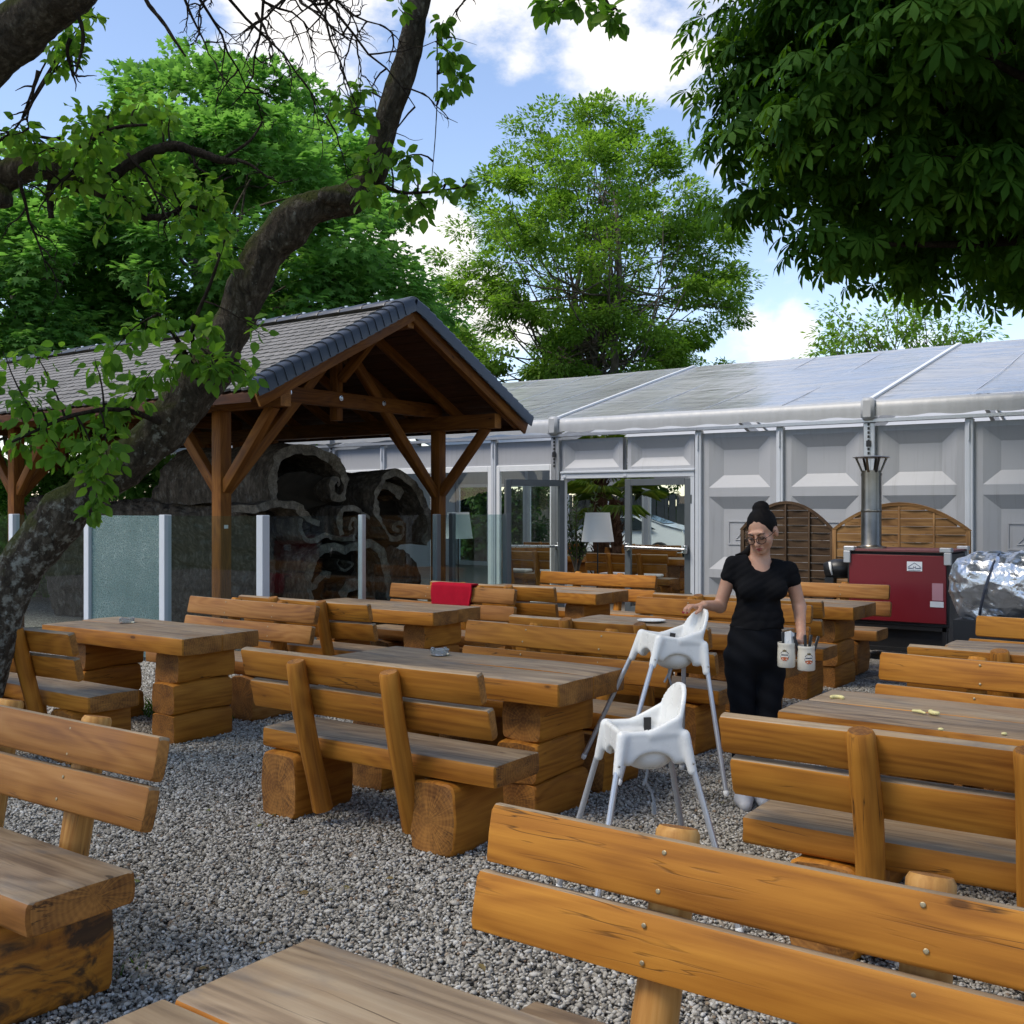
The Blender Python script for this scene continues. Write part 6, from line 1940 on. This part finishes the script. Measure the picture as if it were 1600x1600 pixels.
def shoes():
    for (x, y) in ((-.075, .03), (.035, .10)):
        s = SDF((x - .09, y - .22, -.01), (x + .08, y + .13, .15), .006)
        s.cap((x, y + .04, .05), (x - .015, y - .06, .052), .047, .045, .03); s.cap((x - .015, y - .06, .045), (x - .022, y - .14, .035), .046, .034, .03)
        s.box((x - .010, y - .04, -.02), (.09, .2, .02), 0, 0, cut=True)
        part('shoe', s.mesh('shoe', m_plain('white trainer', (.55, .55, .56), .6, var=.05)), woman)
shoes()
def hair():
    s = SDF((-.16, -.17, 1.33), (.18, .20, 1.70), .005)
    s.ell(tuple(hd(0, .022, .030)), (.079, .091, .093), 0, HR)
    s.ell(tuple(hd(0, -.120, -.028)), (.094, .115, .118), .006, HR, cut=True)
    s.ell(tuple(hd(0, .01, -.085)), (.09, .10, .055), .008, HR, cut=True)
    for sx in (-1, 1): s.ell(tuple(hd(sx * .080, .004, -.018)), (.02, .026, .038), .006, HR, cut=True)
    s.ell(tuple(hd(0, .062, .112)), (.046, .044, .036), .005, HR)
    s.cap(tuple(hd(0, .072, .075)), tuple(hd(0, .062, .10)), .036, .034, .008)
    s.cap(tuple(hd(-.02, .080, -.04)), (-.062, .045, 1.375), .024, .018, .012); s.cap((-.062, .045, 1.375), (-.125, .02, 1.368), .018, .004, .008)
    f = s.f; X, Y, Z = np.meshgrid(*[s.lo[i] + np.arange(f.shape[i]) * s.h for i in range(3)], indexing='ij', sparse=True)
    s.f = (f + .0005 * np.sin(X * 260 + Z * 90)).astype(np.float32)
    return s.mesh('hair', M['hair'])
part('hair', hair(), woman)
def face_bits():
    brow = m_plain('dark brow', (.02, .012, .008), .7); lip = m_plain('rose lips', (.34, .065, .05), .4)
    for sx in (-1, 1):
        mb = MB(); mb.tube([hd(sx * .014, -.0955, .020), hd(sx * .030, -.0945, .027), hd(sx * .049, -.083, .021)], [.0028, .0032, .0014], 6); part('eyebrow', mb.mesh('eyebrow', brow), woman)
        mb = MB(); mb.tube([hd(sx * .018, -.0925, .001), hd(sx * .031, -.0950, -.0035), hd(sx * .045, -.0865, .000)], [.0014, .0024, .0018], 6); part('eyelashes', mb.mesh('eyelashes', brow), woman)
        mb = MB(); mb.tube([hd(sx * .020, -.0935, -.004), hd(sx * .031, -.0955, -.0070), hd(sx * .043, -.088, -.004)], [.0008, .0022, .0008], 6); part('eye', mb.mesh('eye', m_plain('eye', (.05, .03, .02), .15)), woman)
    mb = MB(); mb.tube([hd(-.021, -.089, -.061), hd(-.008, -.1005, -.0575), hd(0, -.1005, -.0590), hd(.008, -.1005, -.0575), hd(.021, -.089, -.061)], [.001, .0042, .0036, .0042, .001], 8)
    mb.tube([hd(-.019, -.089, -.0645), hd(0, -.1010, -.0685), hd(.019, -.089, -.0645)], [.001, .0055, .001], 8); part('lips', mb.mesh('lips', lip, 180), woman)
    fr = m_plain('tortoise spectacle frame', (.035, .015, .008), .25)
    mb = MB()
    for sx in (-1, 1):
        c = []
        for k in range(25):
            a = 2 * pi * k / 24; x = .0255 * cos(a) * (1 + .06 * sin(a)); z = .0215 * sin(a)
            c.append(hd(sx * .031 + x, -.113 + abs(sx * .031 + x) * .16, -.005 + z))
        mb.tube(c, .0021, 6, cap=False)
        mb.tube([hd(sx * .057, -.103, .003), hd(sx * .075, -.06, .004), hd(sx * .079, .012, .0)], .0020, 6)
    mb.tube([hd(-.008, -.112, .002), hd(0, -.1145, .005), hd(.008, -.112, .002)], .0020, 6)
    g = part('glasses', mb.mesh('glasses', fr, 180), woman)
    for sx in (-1, 1):
        mb = MB(); c = [hd(sx * .031 + .024 * cos(2 * pi * k / 20), -.1125 + abs(sx * .031 + .024 * cos(2 * pi * k / 20)) * .16, -.005 + .020 * sin(2 * pi * k / 20)) for k in range(20)]
        mb.add(c, [tuple(range(20))]); part('lens', mb.mesh('lens', M['spectacle']), g)
    mb = MB()
    for (dx, dy) in ((-.072, .022), (-.08, .004), (-.076, -.014), (-.062, -.031)):
        p = Vector((-.352 + dx + .004, -.108 + dy, 1.068)); mb.tube([p + Vector((-.004, 0, .004)), p + Vector((-.005, 0, -.006))], [.0045, .003], 6)
    part('fingernails', mb.mesh('fingernails', m_plain('red nail varnish', (.30, .015, .03), .25), 180), woman)
face_bits()

# mugs with cutlery, hung from her hand
def mug(label, lx, ly, lz, turn, seed):
    R = Matrix.Rotation(math.asin(.58), 4, 'Z')
    p = WB + R @ Vector((lx, ly, lz))
    t = thing('beer_mug', label, 'mug', p, math.asin(.58) + turn, 'beer mugs in the woman\'s hand')
    mb = MB(); mb.lathe([(.0, .0), (.042, .0), (.046, .006), (.0465, .05), (.045, .095), (.0435, .108), (.0445, .114), (.0455, .124), (.044, .128), (.041, .126), (.0405, .112), (.042, .05), (.041, .012), (.0, .010)], 32)
    part('cup', mb.mesh('cup', m_plain('cream glazed stoneware', (.62, .57, .47), .22, var=.04, sc=14), 40), t)
    mb = MB(); mb.tube([Vector((.0, .0445 + .038 * sin(pi * k / 10), .100 - .075 * k / 10)) for k in range(11)], .0075, 8)
    part('handle', mb.mesh('handle', m_plain('cream glazed handle', (.60, .55, .45), .25, var=.04), 180), t)
    Rr = .0472
    def dec(name, pts, col, off=0.0):
        mb = MB(); V = [Vector(((Rr + off) * sin(x / Rr), -(Rr + off) * cos(x / Rr), z)) for x, z in pts]
        c = Vector(((Rr + off) * sin(sum(x for x, z in pts) / len(pts) / Rr), -(Rr + off) * cos(sum(x for x, z in pts) / len(pts) / Rr), sum(z for x, z in pts) / len(pts)))
        n = len(V); mb.add(V + [c], [(k, (k + 1) % n, n) for k in range(n)]); part(name, mb.mesh(name, m_plain(name + ' print', col, .3, var=.02)), t)
    el = lambda rx, rz, cz_, n=24: [(rx * cos(2 * pi * k / n), cz_ + rz * sin(2 * pi * k / n)) for k in range(n)]
    dec('emblem_ring', el(.0235, .0250, .064), (.035, .05, .075))
    dec('emblem_field', el(.0205, .0218, .064), (.66, .62, .53), .0004)
    dec('emblem_band', [(-.0225, .062), (.0225, .062), (.0225, .0735), (-.0225, .0735)], (.62, .60, .54), .0008)
    for k, (a, b) in enumerate(((-.018, -.0135), (-.0125, -.009), (-.008, -.0045), (-.0035, .0005), (.0015, .005), (.006, .0095), (.0105, .0135), (.0145, .018))):
        dec('emblem_letter', [(a, .065), (b, .065), (b, .0705 + .001 * (k % 2)), (a, .0705)], (.03, .045, .08), .0011)
    dec('emblem_crest', [(-.017, .055), (-.02, .046), (-.012, .042), (-.006, .036), (0, .041), (.006, .036), (.012, .042), (.02, .046), (.017, .055), (0, .058)], (.42, .10, .035), .0011)
    dec('emblem_crown', [(-.008, .084), (.008, .084), (.010, .095), (.005, .091), (0, .098), (-.005, .091), (-.010, .095)], (.12, .085, .03), .0011)
    return t
RW = Matrix.Rotation(math.asin(.58), 4, 'Z')
mug('cream beer mug with round emblem hanging left in the woman\'s hand', .094, -.215, .792, -.45, 1)
mug('cream beer mug with round emblem hanging right in the woman\'s hand', .192, -.235, .778, .05, 2)
CUT = ['left mug, leftmost and leaning left', 'left mug, upright behind the napkin', 'left mug, leaning right', '', 'right mug, leftmost, leaning far left', 'right mug, upright in the middle', 'right mug, leaning slightly right', 'right mug, rightmost, leaning far right']
def cutlery():
    k = 0
    for (mx, my, mz, items) in ((.094, -.215, .792, ((-.018, -.005, -.06, 0), (-.004, .01, .02, 0), (.018, .0, .22, 0), (.004, -.012, .10, 1))), (.192, -.235, .778, ((-.024, .0, -.30, 0), (-.002, -.006, -.04, 0), (.014, .008, .12, 0), (.026, .0, .30, 0)))):
        for (ox, oy, lean, nap) in items:
            p = WB + RW @ Vector((mx + ox * .6, my + oy, mz + .02))
            if nap:
                t = part('paper_napkin', None); mb = MB(); mb.add([(-.024, 0, .03), (.02, .004, .03), (.026, .01, .155), (.0, -.006, .172), (-.028, .006, .16), (-.024, .006, .03), (.02, .010, .03), (.026, .016, .155), (.0, .0, .172), (-.028, .012, .16)], [(0, 1, 2, 3, 4), (9, 8, 7, 6, 5), (0, 5, 6, 1), (1, 6, 7, 2), (2, 7, 8, 3), (3, 8, 9, 4), (4, 9, 5, 0)])
                bpy.data.objects.remove(t)
                t = part('paper_napkin', mb.mesh('paper_napkin', M['white_cloth']), None, p, (0, lean, math.asin(.58))); tag(t, 'folded white napkin sticking out of the left beer mug', 'napkin')
            else:
                mb = MB(); mb.box(-.008, .008, -.004, .004, .0, .165, bev=.003)
                t = part('table_knife', mb.mesh('table_knife', M['black'], 40), None, p, (0, lean, math.asin(.58)))
                tag(t, 'black cutlery handle sticking up out of the %s' % CUT[k], 'cutlery', 'cutlery handles in the mugs')
            k += 1
cutlery()

# ---------------------------------------------------------------- small things on the tables
def ashtray(x, d, z, label):
    t = thing('ashtray', label, 'ashtray', cw(x, d, z))
    mb = MB(); mb.lathe([(.0, .0), (.048, 0), (.055, .004), (.058, .034), (.055, .036), (.048, .012), (.0, .009)], 20)
    g = NT('pressed glass'); part('bowl', mb.mesh('bowl', g.pbr((.80, .84, .84), .08, 0, .6, Transmission_Weight=.75), 40), t)
    mb = MB()
    for k in range(4): mb.box(.046, .062, -.010, .010, .030, .042, M=Matrix.Rotation(pi / 2 * k, 4, 'Z'), bev=.003)
    part('notch', mb.mesh('notch', g.mat, 40), t)
ashtray(-.43, 6.32, .753, 'clear glass ashtray on the middle table')
ashtray(-2.93, 8.10, .753, 'clear glass ashtray on the left table by the leaning tree')
t = thing('plate', 'flat white dish on the table behind the tilted high chair', 'plate', cw(1.07, 8.18, .752))
mb = MB(); mb.lathe([(0, .004), (.07, .004), (.10, .016), (.11, .018), (.11, .014), (.07, 0), (0, 0)], 28); part('dish', mb.mesh('dish', M['white_plastic'], 60), t)
lemon = m_plain('pale peel', (.66, .58, .25), .5, var=.1, sc=40)
def scrap(px, py, kind, rz, label):
    d = .868 * 1664 / (py - 795); p = cw((px - 800) * d / 1664, d, .7525)
    s = SDF((-.045, -.03, -.01), (.045, .03, .03), .0028)
    if kind == 'wedge':
        for k in range(6):
            a0 = .5 + 2.1 * k / 6; a1 = .5 + 2.1 * (k + 1) / 6
            s.cap((.028 * cos(a0), .028 * sin(a0) - .018, .008), (.028 * cos(a1), .028 * sin(a1) - .018, .008), .0085, .0085, .004)
    elif kind == 'strip':
        s.cap((-.03, 0, .005), (0, .006, .006), .006, .007, .004); s.cap((0, .006, .006), (.03, -.002, .005), .007, .005, .004)
    else: s.ell((0, 0, .004), (.012, .009, .006), 0)
    o = part('food_scrap', s.mesh('food_scrap', lemon), None, p, (0, 0, rz)); tag(o, label, 'food scrap', 'food scraps on the right table')
scrap(1308, 1092, 'wedge', .3, 'curled pale peel near the far left corner of the right table')
scrap(1436, 1114, 'strip', -.4, 'long pale peel strip in the middle of the right table')
scrap(1459, 1116, 'wedge', 2.4, 'short bent peel right beside the long strip on the right table')
scrap(1470, 1141, 'crumb', 0, 'small pale crumb near the front edge of the right table')
scrap(1569, 1148, 'crumb', .8, 'small pale crumb close to the right picture edge on the table')

# red blanket folded over a bench back
def blanket():
    n, m = 22, 18; V = []; F = []
    path = []
    for k in range(m):
        u = k / (m - 1)
        if u < .46: path.append((-.045 - .01 * (1 - u / .46), -.22 * (1 - u / .46)))
        elif u < .54: a = (u - .46) / .08 * pi; path.append((-.045 * cos(a), .018 * sin(a)))
        else: path.append((.045 + .02 * (u - .54) / .46, -.20 * (u - .54) / .46))
    for off in (0, 1):
        for i in range(n):
            x = -.24 + .48 * i / (n - 1)
            for k, (y, z) in enumerate(path):
                sgn = -1 if y < 0 else 1
                V.append((x + .012 * sin(z * 18 + i * .1), y * (1.0 if off else 1.35) + sgn * .005 * sin(i * .9 + z * 12), z + (0.0 if off else .012) + .006 * sin(i * .5) * (abs(z) * 4)))
    def id(o, i, k): return o * n * m + i * m + k
    for i in range(n - 1):
        for k in range(m - 1):
            F.append((id(0, i, k), id(0, i + 1, k), id(0, i + 1, k + 1), id(0, i, k + 1))); F.append((id(1, i, k), id(1, i, k + 1), id(1, i + 1, k + 1), id(1, i + 1, k)))
    for i in range(n - 1):
        for k in (0, m - 1): F.append((id(0, i, k), id(1, i, k), id(1, i + 1, k), id(0, i + 1, k)))
    for k in range(m - 1):
        for i in (0, n - 1): F.append((id(0, i, k), id(0, i, k + 1), id(1, i, k + 1), id(1, i, k)))
    o = part('blanket', np_mesh('blanket', np.array(V), np.array(F), M['cloth_red'], smooth=180), None, (-6.52, 8.185, .875))
    tag(o, 'red fleece blanket folded over the back of a bench', 'blanket')
blanket()

# ---------------------------------------------------------------- red stove with chimney, screens, foil bundle
stove = thing('outdoor_stove', 'dark red outdoor stove cabinet with a tall steel chimney before the tent', 'stove', (-3.24, 11.6, 0))
mb = MB(); mb.box(-.505, .505, .0, .02, .42, 1.13, bev=.006); part('front_panel', mb.mesh('front_panel', M['red_paint']), stove)
mb = MB(); mb.box(-.53, .53, .02, .80, .38, 1.15, bev=.01); mb.box(-.50, .50, .05, .75, 1.15, 1.165); part('cabinet', mb.mesh('cabinet', M['black']), stove)
mb = MB(); mb.box(-.54, .54, -.01, .82, 1.166, 1.185); part('lid', mb.mesh('lid', m_plain('dusty red lid', (.16, .05, .05), .6, var=.2)), stove)
for sx in (-1, 1):
    for sy in (-.015, .74):
        mb = MB(); mb.box(-.06, .06, -.01, .09, .0, .05, bev=.008); mb.box(-.015, .06 if sx > 0 else .015, -.012, .03, -.13, .0, bev=.006) if sx > 0 else mb.box(-.06, .015, -.012, .03, -.13, .0, bev=.006)
        part('corner_bracket', mb.mesh('corner_bracket', M['alu'], 30), stove, (sx * .50, sy, 1.165))
mb = MB()
for z0 in (.10, .34): mb.box(-.52, .52, .03, .78, z0, z0 + .04)
for sx in (-.5, .46):
    for sy in (.03, .74): mb.box(sx, sx + .04, sy, sy + .04, 0, .38)
mb.box(-.50, .50, .10, .72, .14, .34)
part('base_frame', mb.mesh('base_frame', M['black']), stove)
mb = MB(); mb.lathe([(.16, 0), (.16, .02), (.115, .03), (.108, .04), (.108, .80), (.113, .80), (.113, .83), (.106, .83), (.106, .86), (.09, .86), (.085, .80)], 24); mb.lathe([(.1105, .40), (.1125, .405), (.1125, .425), (.1105, .43)], 24)
M['chimney'] = m_plain('heat-stained steel', (.24, .22, .19), .34, 1.0, var=.25, sc=5)
ch = part('chimney', mb.mesh('chimney', M['chimney'], 40), stove, (-.36, .32, 1.185))
mb = MB()
for k in range(8):
    a = 2 * pi * k / 8; mb.bar((.105 * cos(a), .105 * sin(a), .84), (.175 * cos(a), .175 * sin(a), 1.0), .028, .004, up=(cos(a), sin(a), .2))
mb.lathe([(.05, 1.0), (.19, 1.0), (.20, 1.006), (.19, 1.012), (.0, 1.03)], 24)
part('chimney_cap', mb.mesh('chimney_cap', M['chimney'], 40), ch)
def sticker(x0, x1, z0, z1, mat, name='sticker', y=-.004): 
    mb = MB(); mb.box(x0, x1, y, .0, z0, z1); return part(name, mb.mesh(name, mat), stove)
lab = sticker(.11, .265, .965, 1.065, m_plain('white sticker', (.72, .74, .76), .4, var=.02), 'maker_plate')
navy = m_plain('navy print', (.03, .05, .11), .5, var=.02)
mb = MB()
for a, b in (((.12, 1.005), (.1875, 1.052)), ((.1875, 1.052), (.255, 1.005)), ((.135, 1.01), (.135, .995)), ((.24, 1.01), (.24, .995))): mb.bar((a[0], -.0052, a[1]), (b[0], -.0052, b[1]), .0015, .005)
mb.box(.12, .17, -.006, -.0045, .990, .998); mb.box(.205, .255, -.006, -.0045, .990, .998); mb.box(.125, .25, -.006, -.0045, .972, .976)
part('print', mb.mesh('print', navy), lab)
def text_mesh(name, body, size, mat):
    cu = bpy.data.curves.new(name, 'FONT'); cu.body = body; cu.size = size; cu.extrude = .0006; cu.align_x = 'CENTER'; cu.resolution_u = 3
    tmp = bpy.data.objects.new(name, cu); COL.objects.link(tmp)
    dg = bpy.context.evaluated_depsgraph_get(); me = bpy.data.meshes.new_from_object(tmp.evaluated_get(dg)); bpy.data.objects.remove(tmp)
    me.materials.clear(); me.materials.append(mat); me.name = name; return me
part('letter', text_mesh('letter', 'M', .042, navy), lab, (.1875, -.0055, .986), (pi / 2, 0, 0))
sticker(.365, .475, .665, .845, m_plain('faded pink notice', (.40, .20, .23), .5, var=.04)); sticker(.345, .48, .595, .655, m_plain('grey-white notice', (.58, .60, .63), .5, var=.06))
t = thing('duct_bundle', 'black wrapped duct with a white stripe left of the red stove', 'duct', (-4.0, 11.75, 0))
mb = MB(); mb.tube([(-.06, 0, .93), (.05, .02, .95), (.2, .05, .96)], [.09, .11, .11], 14, wob=.05, seed=2); part('sleeve', mb.mesh('sleeve', M['black'], 180), t)
mb = MB(); mb.tube([(.02, -.085, 1.03), (.035, -.10, .96), (.05, -.095, .89)], [.016, .014, .010], 6); part('stripe', mb.mesh('stripe', M['white_cloth'], 180), t)
mb = MB(); mb.box(-.05, .05, -.05, .05, 0, .86); part('stand', mb.mesh('stand', M['black']), t)

def lattice_screen(x0, x1, y, zc, ze, label, mats, back=False):
    """arched woven fence panel: frame, horizontal laths bulging round uprights"""
    w = x1 - x0
    t = thing('wooden_screen', label, 'screen', (x0, y, 0))
    top = lambda x: ze + (zc - ze) * (1 - ((x - w / 2) / (w / 2)) ** 2)
    mb = MB()
    mb.tube([(w * k / 16, 0, top(w * k / 16)) for k in range(17)], .026, 4); part('arch_rail', mb.mesh('arch_rail', mats[0], 30), t)
    for x in (.02, w - .02): part('upright', beam_mesh('upright', ze, .045, .05, .004, 0, .001, 3, False, 3, mats), t, (x, 0, ze / 2), (0, -pi / 2, 0))
    z = .10; k = 0; me_cache = {}
    while z < zc - .03:
        n = 26; V = []; F = []; sg = 1 if k % 2 else -1; xs = []
        for i in range(n + 1):
            x = .03 + (w - .06) * i / n
            if top(x) - .02 > z + .004: xs.append(x)
        if len(xs) > 2:
            for x in xs:
                yy = sg * .009 * sin(2 * pi * x / (w / 2.0)); zt = min(z + .0915, top(x) - .015)
                for (dy, zz) in ((-.006, z), (.006, z), (.006, zt), (-.006, zt)): V.append((x, yy + dy, zz))
            for i in range(len(xs) - 1):
                for q in range(4): F.append((i * 4 + q, i * 4 + (q + 1) % 4, i * 4 + 4 + (q + 1) % 4, i * 4 + 4 + q))
            mb = MB(); mb.add(V, F); part('lath', mb.mesh('lath', mats[0]), t)
        z += .094; k += 1
    for q in (.25, .5, .75):
        part('batten', beam_mesh('batten', top(w * q) - .05, .028, .022, .003, 0, .001, 2, False, 5, mats), t, (w * q, -.022 if back else .0, top(w * q) / 2), (0, -pi / 2, 0))
SW = (M['screen_wood'], M['end'], M['screen_wood']); SD = (M['screen_shaded'], M['end'], M['screen_shaded'])
lattice_screen(-4.36, -2.78, 12.9, 1.68, 1.36, 'arched woven wooden screen behind the red stove and its chimney', SW)
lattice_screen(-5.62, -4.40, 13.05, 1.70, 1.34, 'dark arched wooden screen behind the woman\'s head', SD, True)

def foil_bundle():
    t = thing('foil_bundle', 'bulky bundle wrapped in crumpled silver foil at the right edge', 'foil bundle', (-1.55, 9.35, 0))
    s = SDF((-.75, -.5, .60), (1.15, .5, 1.45), .016)
    s.cap((-.38, 0, 1.02), (.05, 0, 1.0), .24, .25, .1); s.cap((-.05, .02, .98), (.45, .05, .88), .25, .21, .1); s.cap((.3, .02, .92), (.85, .05, .84), .20, .2, .1); s.cap((-.45, -.05, .82), (-.30, -.1, .72), .10, .05, .06)
    f = s.f; X, Y, Z = np.meshgrid(*[s.lo[i] + np.arange(f.shape[i]) * s.h for i in range(3)], indexing='ij')
    P = np.stack([X.ravel(), Y.ravel(), Z.ravel()], 1); near = np.abs(f.ravel()) < .12
    w = np.zeros(len(P)); w[near] = np.abs(wobble(P[near], 2.2, 5)) * .045 + np.abs(wobble(P[near], 6, 6)) * .02
    s.f = (f + w.reshape(f.shape) - .03).astype(np.float32)
    m = NT('crumpled foil'); v = m.coord()
    n1 = m.voro(m.vec('ADD', v, m.vec('SCALE', (1, 1, 1), None, m.math('MULTIPLY', m.noise(v, 4, 3), .25))), 5, 'F1'); n2 = m.noise(v, 11, 3, .5, 1.0)
    part('foil', s.mesh('foil', m.pbr((.66, .68, .71), m.maprange(n2, .3, .7, .26, .42), .85, .5, m.bump(m.math('ADD', n1, m.math('MULTIPLY', n2, .3)), .6, .06))), t)
    mb = MB()
    for x, r in ((-.32, .262), (.22, .250)):
        mb.tube([(x + .08 * sin(a * .9), (r + .012) * cos(a), .98 - .08 * (x > 0) + (r + .012) * sin(a)) for a in [2 * pi * k / 20 for k in range(21)]], .012, 5)
    part('strap', mb.mesh('strap', m_plain('dark strap', (.05, .055, .075), .5)), t)
    mb = MB(); mb.box(-.55, 1.0, -.22, .25, 0, .72); part('cart', mb.mesh('cart', M['black']), t)
    mb = MB(); mb.lathe([(0, 0), (.30, 0), (.34, .04), (.34, .16), (.30, .2), (0, .2)], 28, M=Matrix.Translation((.30, .42, 1.0)) @ Matrix.Rotation(pi / 2, 4, 'X')); mb.box(-.4, .2, .30, .55, 0, 1.24)
    part('drum', mb.mesh('drum', M['black'], 40), t)
foil_bundle()

# leaf litter, bud scales and pale chips lying about on the gravel
def litter():
    r = np.random.default_rng(17); n = 260
    P = np.stack([r.uniform(-9, 1.5, n), r.uniform(1.2, 8.5, n), r.uniform(.012, .02, n)], 1)
    D = unit(r, n); D[:, 2] *= .15; N = unit(r, n) * .35 + np.array([0, 0, 1.0])
    V, F, A = field(P, D, N, r.uniform(.018, .045, n), *T_OVATE, r.uniform(0, 1, n))
    m = NT('dry leaf'); a = m.attr('rnd')
    mat = m.pbr(m.ramp(a, [(0, (.10, .06, .025)), (.5, (.20, .15, .06)), (.8, (.10, .13, .03)), (1, (.38, .33, .22))]), .8, 0, .2)
    part('leaf_litter', np_mesh('leaf_litter', V, F, mat, attrs={'rnd': A}), kind='stuff')
litter()
